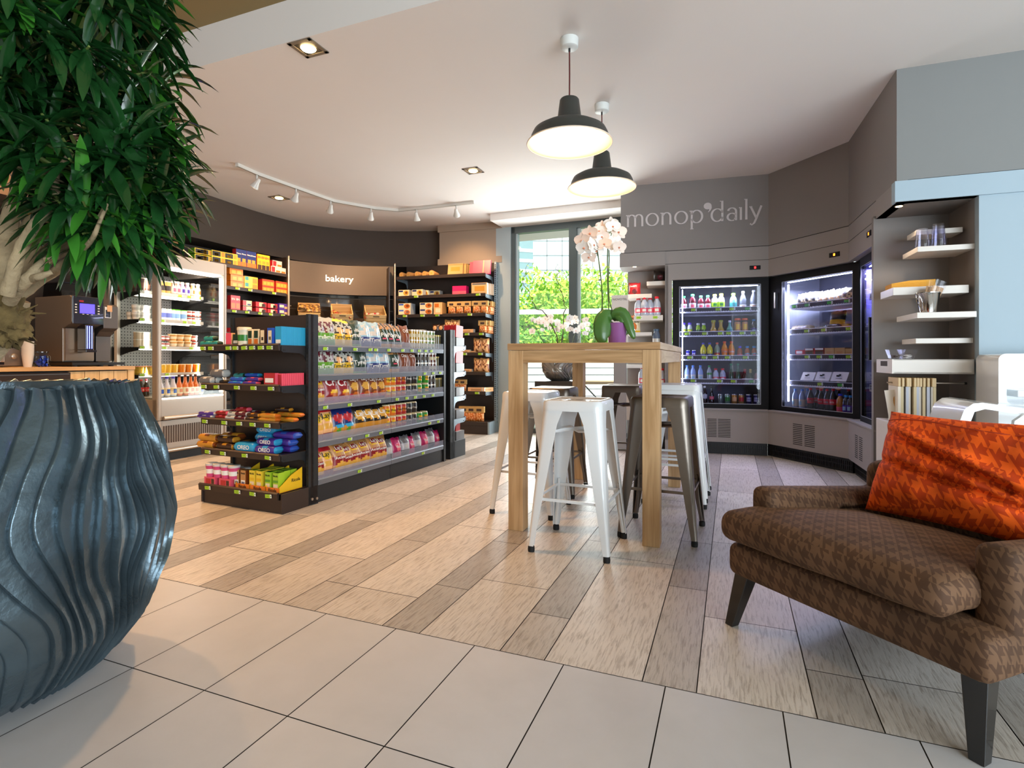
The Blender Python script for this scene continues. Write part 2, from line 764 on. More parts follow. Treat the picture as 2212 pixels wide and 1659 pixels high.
# ------------------------------------------------------------------ setting: rear window
ALU = M('dark_grey_aluminium', '#5d6566', 0.4, 0.6)
ALL_ = M('light_grey_aluminium', '#b5bdbe', 0.4, 0.3)
WG = glass('window_glass', '#f4fbfa')
WZ = 1.743 + EYE
p0 = on_plane(1105, 491, WZ)
p1 = on_plane(1342, 468, WZ)
WF = line_frame(p0, p1)
wl = (Vector(p1) - Vector(p0)).length
mb = MB()
zt = WZ
zh = WZ - .085
X0 = WF.xp(1106, .03)
X1 = wl + 1.3
mb.box(X0, X1, 0, .09, zh, zt, ALU)
mb.box(X0, X0 + .055, 0, .09, 0, zt, ALU)
xm0, xm1 = WF.xp(1229.7), WF.xp(1246)
mb.box(xm0, xm1, -.02, .11, 0, zh, ALU)
mb.box(xm1, xm1 + .035, .03, .07, 0, zh, ALL_)
mb.box(X0, X1, 0, .09, 0, .06, ALU)
mb.box(X1 - .06, X1, 0, .09, 0, zt, ALU)
mb.box(X0 + .055, X0 + .075, .03, .07, 0.06, zh, ALL_)
xs3 = WF.xp(1343)
mb.box(xs3, xs3 + .07, .02, .09, 0.06, 1.05, ALL_)
wf = struct(mb.build('window_1', None, WF.o, WF.a, angle=0))
mb = MB()
mb.box(X0 + .05, xm0, .045, .051, .06, zh, WG)
mb.build('pane', wf, angle=0)
mb = MB()
mb.box(xm1, X1 - .05, .045, .051, .06, zh, WG)
mb.build('pane', wf, angle=0)
# lowered ceiling edge over the window
mb = MB()
mb.box(-.12, wl + 1.4, -.42, .10, WZ, CEIL, WHT)
struct(mb.build('trim_2', None, WF.o, WF.a, angle=0))
# wall above / beside the window, from column to window
mb = MB()
mb.box(X0 - .35, X0, -.02, .3, 0, CEIL, SKB)
struct(mb.build('wall_back', None, WF.o, WF.a, angle=0))

# ------------------------------------------------------------------ setting: faceted grey wall with the fridges
GRY = M('grey_lacquer_panel', '#8f8884', 0.55, var=(2.5, 0.02))
GRYU = M('grey_upper_panel', '#837c78', 0.6, var=(2.5, 0.02))
PLN = M('black_plinth', '#16171a', 0.45)
GAP = M('panel_gap_black', '#2a2726', 0.9)
pA = on_plane(1343, 403, CEIL)
pB = on_plane(1660, 376, CEIL)
pC = on_plane(1833, 306, CEIL)
pD = on_plane(1937, 150, CEIL)
pE = on_plane(2212, 108, CEIL)
F1 = line_frame(pA, pB)
F2 = line_frame(pB, pC)
F3 = line_frame(pC, pD)
F4 = line_frame(pD, pE)
L1 = (Vector(pB) - Vector(pA)).length
L2 = (Vector(pC) - Vector(pB)).length
L3 = (Vector(pD) - Vector(pC)).length


def facade(F, L, xo0, xo1, z_seam, z_bot, z_lip, z_pl, name, top_open, vent=None, x_start=0.0, Lh=None):
    """upper panel, header strip, opening xo0..xo1, lower panel with slots, plinth"""
    mb = MB()
    th = .06
    Lu = L
    if Lh:
        mb.box(Lh, L, 0, th, zq_top, z_seam + .003, GRY)
    mb.box(x_start, L, 0, th, z_seam + .003, CEIL, GRYU)
    mb.box(x_start, L, .006, th, z_seam - .003, z_seam + .003, GAP)
    L = Lh or L
    mb.box(x_start, L, 0, th, top_open, z_seam - .003, GRY)
    zs2 = z_seam - (z_seam - top_open) * .45
    mb.box(x_start, L, -.0008, 0, zs2 - .002, zs2 + .002, GAP)
    if xo0 > x_start + .001:
        mb.box(x_start, xo0, 0, th, z_pl, top_open, GRY)
    if xo1 < L - .001:
        mb.box(xo1, L, 0, th, z_bot, top_open, GRY)
    mb.box(x_start, L, 0, .09, z_pl, z_bot, GRY)
    mb.box(x_start, L, -.012, .09, z_bot, z_bot + .012, GRY)
    mb.box(x_start, L, .05, .12, 0, z_pl, PLN)
    for i in range(int((L - x_start) / .02)):
        xx = x_start + .01 + i * .02
        mb.box(xx, xx + .006, .044, .05, .02, z_pl - .03, PLN)
    mb.box(x_start, L, .042, .05, z_pl * .45, z_pl * .5, PLN)
    if vent:
        for (a, b, z0, z1) in vent:
            n = 12
            for i in range(n):
                z = z0 + (z1 - z0) * i / n
                mb.box(a, b, -.001, .0, z, z + (z1 - z0) / n * .42, GAP)
    return struct(mb.build(name, None, F.o, F.a, angle=0))


zsm = F1.zp(1656, 531)
zto1 = F1.zp(1656, 597)
zb1 = F1.zp(1656, 888)
zpl = .127
XO0 = F1.xp(1452)
XN0, XN1 = F1.xp(1343), F1.xp(1437)
v0, v1, v2, v3 = F1.xp(1500), F1.xp(1534), F1.xp(1550), F1.xp(1578)
zv0, zv1 = F1.zp(1550, 944), F1.zp(1550, 903)
facade(F1, L1, XO0, L1, zsm, zb1, 0, zpl, 'wall_right_fridge_bay', zto1, [(F1.xp(1528), F1.xp(1548), zv0, zv1), (F1.xp(1551), F1.xp(1578), zv0, zv1)],
       x_start=XN1)
# niche bay above and beside
zn = F1.zp(1440, 573)
mb = MB()
mb.box(-.01, XN1, 0, .06, zsm + .003, CEIL, GRYU)
mb.box(0, XN1, .006, .06, zsm - .003, zsm + .003, GAP)
mb.box(-.02, XN1, -.008, .36, zn, zsm - .003, GRY)
mb.box(0, XN1, .06, .36, zsm, CEIL, GRYU)
mb.box(XN1 - .002, XN1 + .03, .0, .40, 0, zn, GRY)
NB = F1.xp(1356, .36)
mb.box(NB, XN1, .36, .40, 0, CEIL, GRY)
mb.box(NB, XN1, .10, .36, 0, .11, PLN)
struct(mb.build('wall_right_shelf_bay', None, F1.o, F1.a, angle=0))
zq_top = F4.zp(1940, 436.5)
zv2, zv3 = F2.zp(1740, 964), F2.zp(1740, 916)
facade(F2, L2, 0, L2, zsm, zb1, 0, zpl, 'wall_right_middle', zto1,
       [(F2.xp(1713), F2.xp(1733), zv2, zv3), (F2.xp(1738), F2.xp(1760), zv2, zv3)])
x3 = F3.xp(1892)
facade(F3, L3, 0, x3, zsm, zb1, 0, zpl, 'wall_right_inner', zto1,
       [(F3.xp(1847), F3.xp(1853), F3.zp(1855, 992), F3.zp(1855, 940)), (F3.xp(1856), F3.xp(1863), F3.zp(1855, 992), F3.zp(1855, 940))], Lh=x3)

mb = MB()
for (P_, Fa, Fr) in ((pB, F1, F2), (pC, F2, F3)):  # filler posts added behind the corners to block the sky gaps
    q = Fr.w(0, 0) + (Fa.y + Fr.y).normalized() * .115
    mb.lathe([(.045, 0), (.045, CEIL)], GAP, 8, (q.x, q.y, 0))
struct(mb.build('trim_3', None, angle=0))

# niche 2 at the corner and the wall on the right
SKW = M('cool_grey_lacquer', '#7c7d7b', 0.6, var=(2.5, 0.015))
SKP = M('daylight_tinted_lacquer', '#9db0bb', 0.6, var=(2.5, 0.015))  # grey-white lacquer with the blue daylight put into its colour
zq = F4.zp(1940, 436.5)
zu = F4.zp(1937, 391)
NX = F4.xp(2114.8)
mb = MB()
mb.box(0.0, 6, 0, .06, zu + .002, CEIL, SKW)
mb.box(0, 6, .006, .06, zu - .004, zu + .002, GAP)
mb.box(-.012, 6, -.012, .06, zq, zu - .004, SKP)
mb.box(NX, 6, 0, .06, 0, zq, SKP)
struct(mb.build('wall_right', None, F4.o, F4.a, angle=0))
NIC = M('grey_niche_lacquer', '#7c7672', 0.6)
mb = MB()
# niche box in the frame of F4: side wall against the fridge bay, back, right cheek, soffit, floor plinth
nd = .375
lw = F4.y * 0
c0 = F3.w(x3, 0)
rel = (c0 - F4.o)
cy = rel.dot(F4.y)
mb.box(-.02, NX + .06, cy, cy + .05, 0, zq + .02, NIC)
mb.box(NX, NX + .06, .05, cy + .02, 0, zq + .02, NIC)
mb.prism([(0, 0), (NX, 0), (NX, cy + .02), (rel.dot(F4.x), cy + .02)], zq, zq + .04, NIC)
struct(mb.build('wall_niche', None, F4.o, F4.a, angle=0))
LED = M('warm_downlight_glow', '#ffffff', 0.5, emit='#ffd9a0', es=14.0)
# ------------------------------------------------------------------ shelving
BRN = M('dark_brown_steel', '#3a2f2a', 0.38, 0.25)
ANT = M('anthracite_steel', '#2b2e31', 0.42, 0.3)
ANL = M('slate_steel_rail', '#737a84', 0.35, 0.45)
BLK = M('black_steel', '#141414', 0.5)
SIL = M('brushed_silver', '#b9ada0', 0.3, 0.8)
LBR = M('pale_steel_bracket', '#9fb0bb', 0.35, 0.5)
TGN = M('lime_price_card', '#a4cf2b', 0.5)
TGD = M('green_price_card', '#3da83a', 0.5)
TWH = M('white_price_card', '#e9efe4', 0.5)
TTX = M('dark_price_print', '#5c7a1e', 0.6)
GRD = M('clear_shelf_guard', '#aeb6c6', .15, alpha=.28, coat=.6)


def tag_mesh(m):
    mb = MB()
    mb.box(-.030, .016, -.0012, 0, -.0125, .0125, m)
    mb.box(.016, .030, -.0012, 0, -.0125, .0125, TWH)
    mb.box(-.018, .006, -.0016, -.0011, -.0015, .0015, TTX)
    mb.box(.020, .026, -.0016, -.0011, -.005, .004, TTX)
    return mb.mesh('price_card', angle=0)


TAGM = {'l': tag_mesh(TGN), 'd': tag_mesh(TGD)}


def cards(shelf, F, pxs, z, y, s=1.0, kind='l'):
    for p in pxs:
        k = kind
        if isinstance(p, tuple):
            p, k = p
        o = bpy.data.objects.new('price_card', TAGM[k])
        col.objects.link(o)
        o.parent = shelf
        o.location = (F.xp(p, y), y - .0015, z)
        o.rotation_euler = (0.05, RND.uniform(-.06, .06), 0)
        o.scale = (s, s, s)


def shelf(root, x0, x1, yf, yb, zt, rail, deck, h=.042, brackets=True, bm=None, guard=0.0, name='shelf'):
    mb = MB()
    mb.box(x0, x1, yf, yb, zt - .016, zt - .010, deck)
    mb.prism([(yf, zt - h), (yf + .012, zt - h), (yf + .014, zt - .003), (yf + .006, zt), (yf - .004, zt - .008)], x0, x1, rail, 'x')
    s = mb.build(name, root, angle=30)
    if brackets:
        for xx in (x0, x1 - .004):
            b = MB()
            b.prism([(yf + .02, zt - .012), (yf + .02, zt - .045), (yf + .035, zt - .055), (yb - .07, zt - .06), (yb - .03, zt - .075),
                     (yb, zt - .13), (yb, zt - .012)], xx - .001, xx + .005, bm or rail, 'x')
            b.box(xx - .002, xx + .006, yf + .035, yf + .055, zt - .047, zt - .037, BLK)
            b.build('shelf_bracket', s, angle=0)
    if guard:
        g = MB()
        g.box(x0 + .002, x1 - .002, yf - .001, yf + .0015, zt - .004, zt + guard, GRD)
        g.build('clear_guard', s, angle=0)
    return s


def upright(root, x, y0, y1, z1, m, slots=True, w=.03, name='upright'):
    mb = MB()
    mb.box(x, x + w, y0, y1, 0, z1, m)
    if slots:
        ym = (y0 + y1) / 2
        z = .12
        while z < z1 - .06:
            mb.box(x - .001, x + w + .001, ym - .004, ym + .004, z, z + .028, BLK)
            z += .05
        z = .2
        while z < z1 - .04:
            mb.box(x + .006, x + w - .006, y0 - .001, y0 + .001, z, z + .014, BLK)
            z += .025
    return mb.build(name, root, angle=0)


# --- the free-standing gondola in the middle of the shop floor
FG = Frame(-1.304, 3.688, 66.0)
gon = thing('gondola_shelving', 'long anthracite gondola with five shelves of crisps facing the table', 'shelving', FG.o, FG.a)
mb = MB()
mb.box(0, 1.66, .352, .375, .02, 1.25, ANT)
mb.box(0, 1.66, .345, .352, 1.19, 1.25, ANL)
mb.build('back_panel', gon, angle=0)
for i in range(2):
    mb = MB()
    mb.box(i * .81 + .001, i * .81 + .809, .012, .72, 0, .115, ANT)
    mb.build('base', gon, angle=0, bevel=.002)
upright(gon, 1.63, .0, .35, 1.235, ANT, False, .03, 'side_panel')
gz = [1.063, .862, .662, .413, .161]
gcards = [[703, 734.5, (767.5, 'l'), 800, 812, 840, 870, 890, 906, 920, 932], [918, 936, 951],
          [703, 755.5, 818, 858, 879, 897, 916, 935], [755.5, 793, 823, 928, 947], [777, 914]]
GSH = []
for z, cs in zip(gz, gcards):
    for i in range(2):
        s = shelf(gon, i * .81 + .002, i * .81 + .808, 0, .345, z, ANL, ANT, guard=.045, brackets=False)
        x0, x1 = i * .81, i * .81 + .81
        cards(s, FG, [c for c in cs if x0 < FG.xp(c if not isinstance(c, tuple) else c[0], 0) < x1], z - .024, -.004, .78)
mb = MB()
for x in (0.2, 0.7):
    mb.lathe([(.012, 0), (.012, .02)], BLK, 10, (x, .06, 0))
# near end unit
FN = Frame(-2.097, 3.713, -24.0)
nea = thing('end_display_unit', 'dark brown end display rack of sweets at the near end of the gondola', 'shelving', FN.o, FN.a)
NW = .735
mb = MB()
mb.box(0, NW, .235, .262, .02, 1.262, BRN)
mb.build('back_panel', nea, angle=0)
mb = MB()
mb.box(0.006, NW - .002, .004, .30, 0, .085, BRN)
mb.box(NW - .012, NW, -.006, .30, .005, .125, BRN)
mb.box(0, .012, -.006, .30, .005, .125, BRN)
mb.build('base', nea, angle=0, bevel=.002)
upright(nea, 0.0, .22, .30, 1.262, ANT, True, .022)
upright(nea, NW - .022, .215, .302, 1.265, ANT, True, .022)
mb = MB()
for (y, z) in ((.245, .04), (.288, .035)):
    mb.lathe([(.009, 0), (.009, .006)], SIL, 12, (0, 0, 0), mat=T(NW, y, z, 0, 0, PI / 2))
mb.build('levelling_foot', nea)
nz = [1.066, .809, .576, .373]
ncard = [[439, 456, 494, 509, 528, 545, 564, 583], [441, 468, 512, 548, 586], [443, 485, 517, 546, 578], [449, 482, 529, 579]]
NSH = []
for z, cs in zip(nz, ncard):
    s = shelf(nea, 0, NW - .03, -.004, .235, z, BRN, BRN, h=.045, bm=ANT)
    cards(s, FN, cs, z - .026, -.010, .88)
s = shelf(nea, -.012, NW - .03, -.014, .235, .135, BRN, BRN, h=.047, brackets=False)
cards(s, FN, [449, 513, 546, 580], .110, -.020, .9)
# far end unit
p = FG.w(2.05, 0.0)
FE = Frame(p.x, p.y, 156.0)
fe = thing('end_display_unit', 'dark end rack at the far end of the gondola, facing the window', 'shelving', FE.o, FE.a)
mb = MB()
mb.box(0, NW, .235, .262, .02, 1.25, ANT)
mb.build('back_panel', fe, angle=0)
mb = MB()
mb.box(0, NW, .004, .30, 0, .165, ANT)
mb.build('base', fe, angle=0, bevel=.002)
upright(fe, 0.0, .215, .302, 1.25, ANT, True, .022)
upright(fe, NW - .022, .215, .302, 1.25, ANT, True, .022)
for z in (1.105, .85, .61, .39):
    shelf(fe, .0, NW - .03, -.004, .235, z, ANL, ANT, h=.045, bm=LBR)

# --- wall shelving: three bays that follow the curve
UZ = [2.072, 1.815, 1.562, 1.309, 1.053, .804, .552]
ru = thing('wall_shelving_bay', 'dark brown shelving bay of biscuits beside the window column', 'shelving', RU.o, RU.a)
RW = 1.337
mb = MB()
mb.box(0, RW - .03, .315, .335, .02, 2.25, BRN)
mb.build('back_panel', ru, angle=0)
mb = MB()
mb.box(0, RW - .03, .004, .32, 0, .15, BRN, fm={'right': LBR})
mb.box(RW - .035, RW - .012, -.004, .32, .0, .155, LBR)
mb.build('base', ru, angle=0)
upright(ru, RW - .03, .25, .335, 2.25, LBR, True, .028)
mb = MB()
mb.lathe([(.013, 0), (.013, 2.24), (.009, 2.25)], SIL, 14, (-.012, .0, 0))
mb.build('post', ru)
rcards = [[], [899, 1033], [875, 913, 945, 1015], [1009, 1040], [1004, 1038], [], [1031], []]
for z, cs in zip(UZ, rcards):
    s = shelf(ru, .012, RW - .07, 0, .315, z, BRN, BRN, h=.042, bm=LBR)
    cards(s, RU, cs, z - .022, -.005, 1.05)
shelf(ru, .012, RW - .035, -.004, .315, .165, BRN, BRN, h=.05, brackets=False)

LU = line_frame((-3.26, 5.925), (-2.80, 6.88))
lu = thing('wall_shelving_bay', 'dark brown shelving bay of biscuit boxes beside the open chiller', 'shelving', LU.o, LU.a)
LW = 1.06
mb = MB()
mb.box(-.05, LW - .02, .45, .47, .02, 2.255, BRN)
mb.build('back_panel', lu, angle=0)
mb = MB()
mb.box(0, LW, .004, .45, 0, .15, BRN)
mb.build('base', lu, angle=0)
upright(lu, -.06, .42, .49, 2.265, BLK, True, .03)
mb = MB()
mb.box(LW - .02, LW - .006, .02, .47, 0, 2.24, BRN)
mb.build('side_panel', lu, angle=0)
mb = MB()
mb.lathe([(.016, 0), (.016, 2.25), (.011, 2.26)], SIL, 14, (LW, .0, 0))
mb.build('post', lu)
LZ = [2.032, 1.788, 1.527, 1.27, 1.01, .76, .5]
lcards = [[], [513, 540.5, 592], [506, 534, 562, 585, 611], [], [], [], []]
for z, cs in zip(LZ, lcards):
    s = shelf(lu, .01, LW - .03, 0, .44, z, BRN, BRN, h=.040, brackets=False)
    cards(s, LU, cs, z - .021, -.005, .95)

BU = line_frame((-2.80, 6.88), (-1.56, 7.37))
bu = thing('bakery_display_bay', 'dark curved bakery bay with lit panel and slanted crate shelf', 'shelving', BU.o, BU.a)
BW = 1.333
BKP = M('bakery_taupe_panel', '#6b5b4c', 0.5)
BKG = M('bakery_gloss_panel', '#2b2622', 0.12, 0.3, coat=0.6)


def bakery_curve(u):
    return .17 + .17 * math.sin(PI * u)


mb = MB()
zt0, zt1 = BU.zp(735, 572, .30), BU.zp(735, 636, .30)
mb.grid(lambda u, v: (.0 + (BW - .0) * u, bakery_curve(u), zt1 + (zt0 - zt1) * v), 24, 1, BKP)
mb.grid(lambda u, v: (.0 + (BW - .0) * (1 - u), bakery_curve(1 - u) + .02, zt1 + (zt0 - zt1) * v), 24, 1, BKP)
mb.grid(lambda u, v: (.0 + BW * u, bakery_curve(u) + .02 * v, zt0), 24, 1, BKP)
mb.grid(lambda u, v: (.0 + BW * u, bakery_curve(u) + .02 * (1 - v), zt1), 24, 1, BKP)
bp_ = mb.build('sign_panel', bu, angle=30)
mb = MB()
mb.grid(lambda u, v: (BW * u, bakery_curve(u) + .06, .1 + (zt1 - .1 + .05) * v), 24, 8, BKG)
mb.build('gloss_back', bu, angle=30)
mb = MB()
for z in (zt1 - .055, zt1 - .22, zt1 - .36):
    mb.grid(lambda u, v: (BW * u, bakery_curve(u) + .055 - .012 * v, z + .012 * v), 24, 1, SIL)
mb.build('chrome_strip', bu, angle=30)
mb = MB()
mb.box(BW - .09, BW - .075, .02, .40, 0, 2.2, BRN)
mb.build('side_panel', bu, angle=0)
mb = MB()
mb.box(.02, BW - .1, 0, .30, 0, 1.30, BRN)
mb.build('base', bu, angle=0)
mb = MB()
# slanted deck: low at the front
mb.prism([(-.03, 1.385), (-.018, 1.362), (.28, 1.50), (.28, 1.52)], .02, BW - .1, BRN, 'x')
mb.prism([(-.04, 1.365), (-.028, 1.355), (-.022, 1.412), (-.034, 1.415)], .02, BW - .1, ANL, 'x')
s = mb.build('shelf', bu, angle=0)
cards(s, BU, [711, 824], 1.392, -.04, 1.1)
warp_b = lambda c: Vector((c.x, c.y, -(bakery_curve((BU.xp(733, .33) + c.x) / BW) - bakery_curve(BU.xp(733, .33) / BW)) + c.z))
LIT = M('lit_white_letter', '#fff6e8', 0.5, emit='#ffe9c8', es=1.6)
tx = text('bakery', .120, LIT, bp_, (BU.xp(733, .33), bakery_curve(BU.xp(733, .33) / BW) - .006, BU.zp(733, 603, .33)), warp=warp_b, sx=1.12, bold=.0004)
# ------------------------------------------------------------------ built-in fridges with glass doors
FBL = M('fridge_black_frame', '#0b0b0f', 0.55, 0.0, spec=.25)
FIN = M('fridge_interior_grey', '#5a5b68', 0.5, 0.1)
FWH = M('fridge_white_wire', '#e9ebf2', 0.4)
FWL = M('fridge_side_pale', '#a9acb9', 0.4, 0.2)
LEDC = M('cool_led_strip', '#ffffff', 0.5, emit='#dfe6ff', es=16.0)
FDK = M('fridge_ticket_rail', '#23222b', 0.4)
FGL = glass('fridge_door_glass', '#eef0fb', 0.8, 0.02)
RED = M('red_digit_glow', '#ff2020', 0.5, emit='#ff2020', es=5.0)
AMB = M('amber_digit_glow', '#ff8020', 0.5, emit='#ff7a20', es=5.0)


def fridge(F, xa, xb, za, zb, label, gx0, gx1, gz0, gz1, shelves, back=.52, handle=None, yd=.055, wedge=(0, 0), led=True, blue=False,
           glowside='l', boards=()):
    """xa..xb outer frame, g* glass opening, shelves [z]"""
    r = thing('built_in_fridge', label, 'fridge', F.o, F.a)
    it = FIN if not blue else M('fridge_interior_blue', '#6a66a8', 0.45, 0.2)
    mb = MB()
    y1 = yd + back
    w0, w1 = wedge
    # interior shell
    P = [(xa + .01, yd + .03), (xb - .01, yd + .03), (xb - .01 + w1, y1), (xa + .01 + w0, y1)]
    mb.add([(P[3][0], y1, za), (P[2][0], y1, za), (P[2][0], y1, zb), (P[3][0], y1, zb)], [(0, 1, 2, 3)], it)
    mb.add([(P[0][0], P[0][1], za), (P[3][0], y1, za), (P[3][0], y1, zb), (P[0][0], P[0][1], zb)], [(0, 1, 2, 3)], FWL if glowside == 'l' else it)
    mb.add([(P[1][0], P[1][1], za), (P[2][0], y1, za), (P[2][0], y1, zb), (P[1][0], P[1][1], zb)], [(3, 2, 1, 0)], it)
    for z, fl in ((gz0 - .01, 1), (zb - .01, 0)):
        mb.add([(p[0], p[1], z) for p in P], [(0, 1, 2, 3) if fl else (3, 2, 1, 0)], it)
    mb.build('cabinet', r, angle=0)
    mb = MB()
    mb.box(xa, gx0, yd, yd + .035, za, zb, FBL)
    mb.box(gx1, xb, yd, yd + .035, za, zb, FBL)
    mb.box(gx0, gx1, yd, yd + .035, za, gz0, FBL)
    mb.box(gx0, gx1, yd, yd + .035, gz1, zb, FBL)
    for (a, b, c, d) in ((gx0, gx0 + .004, gz0, gz1), (gx1 - .004, gx1, gz0, gz1), (gx0, gx1, gz0, gz0 + .004), (gx0, gx1, gz1 - .004, gz1)):
        mb.box(a, b, yd - .0015, yd, c, d, FWL)
    dr = mb.build('door', r, angle=0)
    mb = MB()
    mb.box(gx0, gx1, yd + .012, yd + .018, gz0, gz1, FGL)
    mb.build('glass_panel', dr, angle=0)
    if handle:
        hx, z0, z1, hw = handle
        mb = MB()
        mb.box(hx, hx + hw, yd - .045, yd - .03, z0, z1, FBL)
        mb.box(hx, hx + hw, yd - .03, yd, z0, z0 + .02, FBL)
        mb.box(hx, hx + hw, yd - .03, yd, z1 - .02, z1, FBL)
        mb.build('handle', dr, angle=0, bevel=.003)
    if led:
        mb = MB()
        lx = gx0 + .03 if glowside == 'l' else gx1 - .035
        mb.box(lx, lx + .008, yd + .04, yd + .055, gz0 + .05, gz1 - .03, LEDC)
        mb.box(gx0 + .02, gx1 - .02, yd + .05, yd + .058, gz1 - .012, gz1 - .004, LEDC)
        mb.build('led_strip', r, angle=0)
    for k, z in enumerate(shelves):
        mb = MB()
        x0, x1 = gx0 + .006, gx1 - .006
        ys = yd + .06
        mb.box(x0, x1, ys, y1 - .03, z - .048, z - .044, FWH)
        n = int((x1 - x0) / .024)
        for i in range(n + 1):
            xx = x0 + (x1 - x0) * i / n
            mb.box(xx - .003, xx + .003, ys - .004, ys + .01, z - .052, z - .040, FWH)
        mb.box(x0, x1, ys - .004, ys + .003, z - .056, z - .050, FWH)
        mb.box(x0, x1, ys - .004, ys + .001, z - .005, z, FWH)
        mb.box(x0, x0 + .005, ys - .004, ys + .001, z - .055, z, FWH)
        mb.box(x1 - .005, x1, ys - .004, ys + .001, z - .055, z, FWH)
        mb.box(x0 + .004, x1 - .004, ys, ys + .003, z - .042, z - .006, FDK)
        s = mb.build('wire_shelf', r, angle=0)
        if k < len(boards):
            cards(s, F, boards[k], z - .024, ys - .003, .95)
    return r


FA0, FA1 = F1.xp(1453, .055), F1.xp(1660.5, .055)
ga0, ga1 = F1.xp(1467, .055), F1.xp(1643.5, .055)
zg0, zg1 = F1.zp(1643, 874, .055), F1.zp(1643, 613, .055)
fz = [F1.zp(1640, 661, .115), F1.zp(1640, 714, .115), F1.zp(1640, 767, .115), F1.zp(1640, 819, .115)]
FAS = fz
fa = fridge(F1, FA0, FA1, zb1 + .005, zto1, 'black framed glass door fridge of juice bottles under the white shop lettering', ga0, ga1, zg0, zg1, fz,
            boards=[[(1499, 'l'), (1552, 'l'), (1582, 'l'), (1616, 'd')], [1485, 1523, 1557, 1575, 1604, 1628], [1491, 1522, 1546, 1572, 1611],
                    [1498, 1555, 1585, (1624, 'd')]])
mb = MB()
mb.box(0, .014, .06, .1, zb1, zto1, FBL)
F2A, F2B = F2.xp(1662, .055), F2.xp(1856, .055)
g2a, g2b = F2.xp(1689, .055), F2.xp(1842, .055)
zh0, zh1 = F2.zp(1689, 877.7, .055), F2.zp(1689, 609, .055)
f2z = [F2.zp(1842, 642.5, .115), F2.zp(1842, 703.5, .115), F2.zp(1842, 764.5, .115), F2.zp(1842, 827, .115)]
fb = fridge(F2, F2A, F2B, zb1 + .005, zto1, 'black framed glass door fridge of sandwiches and salads in the middle facet', g2a, g2b, zh0, zh1, f2z,
            handle=None, boards=[[(1717, 'd'), (1744, 'd'), (1793, 'd'), (1830, 'd')], [(1743, 'l'), (1780, 'l'), (1834, 'l')],
                                 [1744, 1770, (1797, 'd'), 1834], [1772, (1816, 'd')]], wedge=(.12, -.12))
mb = MB()
hx = F2.xp(1676, .055)
mb.box(hx, hx + .012, .03, .04, F2.zp(1676, 666, .05), F2.zp(1676, 632, .05), SIL)
mb.build('door_catch', fb, angle=0)
F3A = F3.xp(1858, .055)
fc = fridge(F3, F3A, x3 - .004, zb1 + .005, zto1, 'narrow visible side of third fridge with violet light and black handle', F3A + .035, x3 - .006, zh0, zh1, f2z,
            handle=(F3.xp(1875, .01), F3.zp(1880, 778, .01), F3.zp(1880, 684, .01), .03), blue=True, glowside='r', back=.45)
# digital thermometers
for (F, px, py, m, lb) in ((F1, 1631, 578, RED, 'small black thermometer with red digit above juice fridge'),
                           (F2, 1803, 550, AMB, 'small black thermometer with amber digit above sandwich fridge'),
                           (F3, 1878, 505, AMB, 'small dark thermometer above the violet lit fridge')):
    xx, zz = F.xp(px), F.zp(px, py)
    t = thing('thermometer', lb, 'thermometer', F.w(xx, 0, zz), F.a)
    mb = MB()
    mb.box(-.05, .05, -.006, .004, -.02, .02, FBL)
    mb.build('bezel', t, angle=0, bevel=.002)
    mb = MB()
    mb.box(-.008, .008, -.0075, -.006, -.01, .01, m)
    mb.box(-.004, .004, -.0078, -.0075, -.004, -.001, FBL)
    mb.build('digit', t, angle=0)
# cool light inside the fridges
for F, x, y, e in ((F1, (FA0 + FA1) / 2, .12, 8), (F2, (F2A + F2B) / 2 - .05, .12, 16)):
    l = area('fridge_light', F.w(x, y, zto1 - .12), (0, 0, F.a), .6, .05, e, (0.78, 0.82, 1.0))
l = area('fridge_light', F3.w(F3A + .09, .16, 1.70), (0, 0, 0), .10, .05, 14, (0.5, 0.45, 1.0))

# ------------------------------------------------------------------ open multideck chiller on the left
FO = Frame(-3.30, 5.11, 68.2)
OW, OD, OH = .76, .85, 1.97
CHB = M('chiller_champagne_grey', '#a89e94', 0.35, 0.35)
CHI = M('chiller_perforated_back', '#a09e9a', 0.5)
CHL = M('warm_white_tube', '#ffffff', 0.5, emit='#fff0dc', es=3.6)
CHG = glass('chiller_side_glass', '#f2f5f3', 0.8)
oc = thing('open_chiller', 'tall open front chiller lit inside, beside the coffee counter', 'chiller', FO.o, FO.a)
mb = MB()
mb.box(0, OW, .01, OD, .10, .585, CHB)
mb.box(.02, OW - .02, .03, OD, 0, .10, BLK)
for i in range(26):
    x = .06 + i * (OW - .12) / 26
    mb.add([(x, .0085, .17), (x + .017, .0085, .17), (x + .017, .0085, .335), (x, .0085, .335)], [(0, 1, 2, 3)], M('grille_dark_brown', '#4a3c33', .6))
mb.box(0, OW, 0, .01, .385, .392, GAP)
mb.build('base', oc, angle=0)
mb = MB()
mb.lathe([(.018, 0), (.018, OW - .1)], SIL, 12, mat=T(.05, -.012, .41, 0, 0, PI / 2))
mb.lathe([(.018, 0), (.018, OW - .1)], SIL, 12, mat=T(.05, -.012, .10, 0, 0, PI / 2))
mb.build('bumper_rail', oc)
for (nm, x0, x1, y0, y1) in (('pillar', 0, .045, 0, .08), ('pillar', OW - .035, OW, 0, .05)):
    mb = MB()
    mb.box(x0, x1, y0, y1, 0.10, OH, CHB)
    mb.build(nm, oc, angle=0, bevel=.012, seg=3)
mb = MB()
mb.box(.045, OW - .035, .004, .05, OH - .12, OH - .005, CHB)
mb.box(.0, .03, .08, OD, OH - .13, OH - .003, CHB)
mb.box(OW - .03, OW, .05, OD, OH - .13, OH - .003, CHB)
mb.box(0, OW, .02, OD, OH - .02, OH, CHB)
mb.box(.0, .03, OD - .16, OD, .5, OH - .13, CHB)
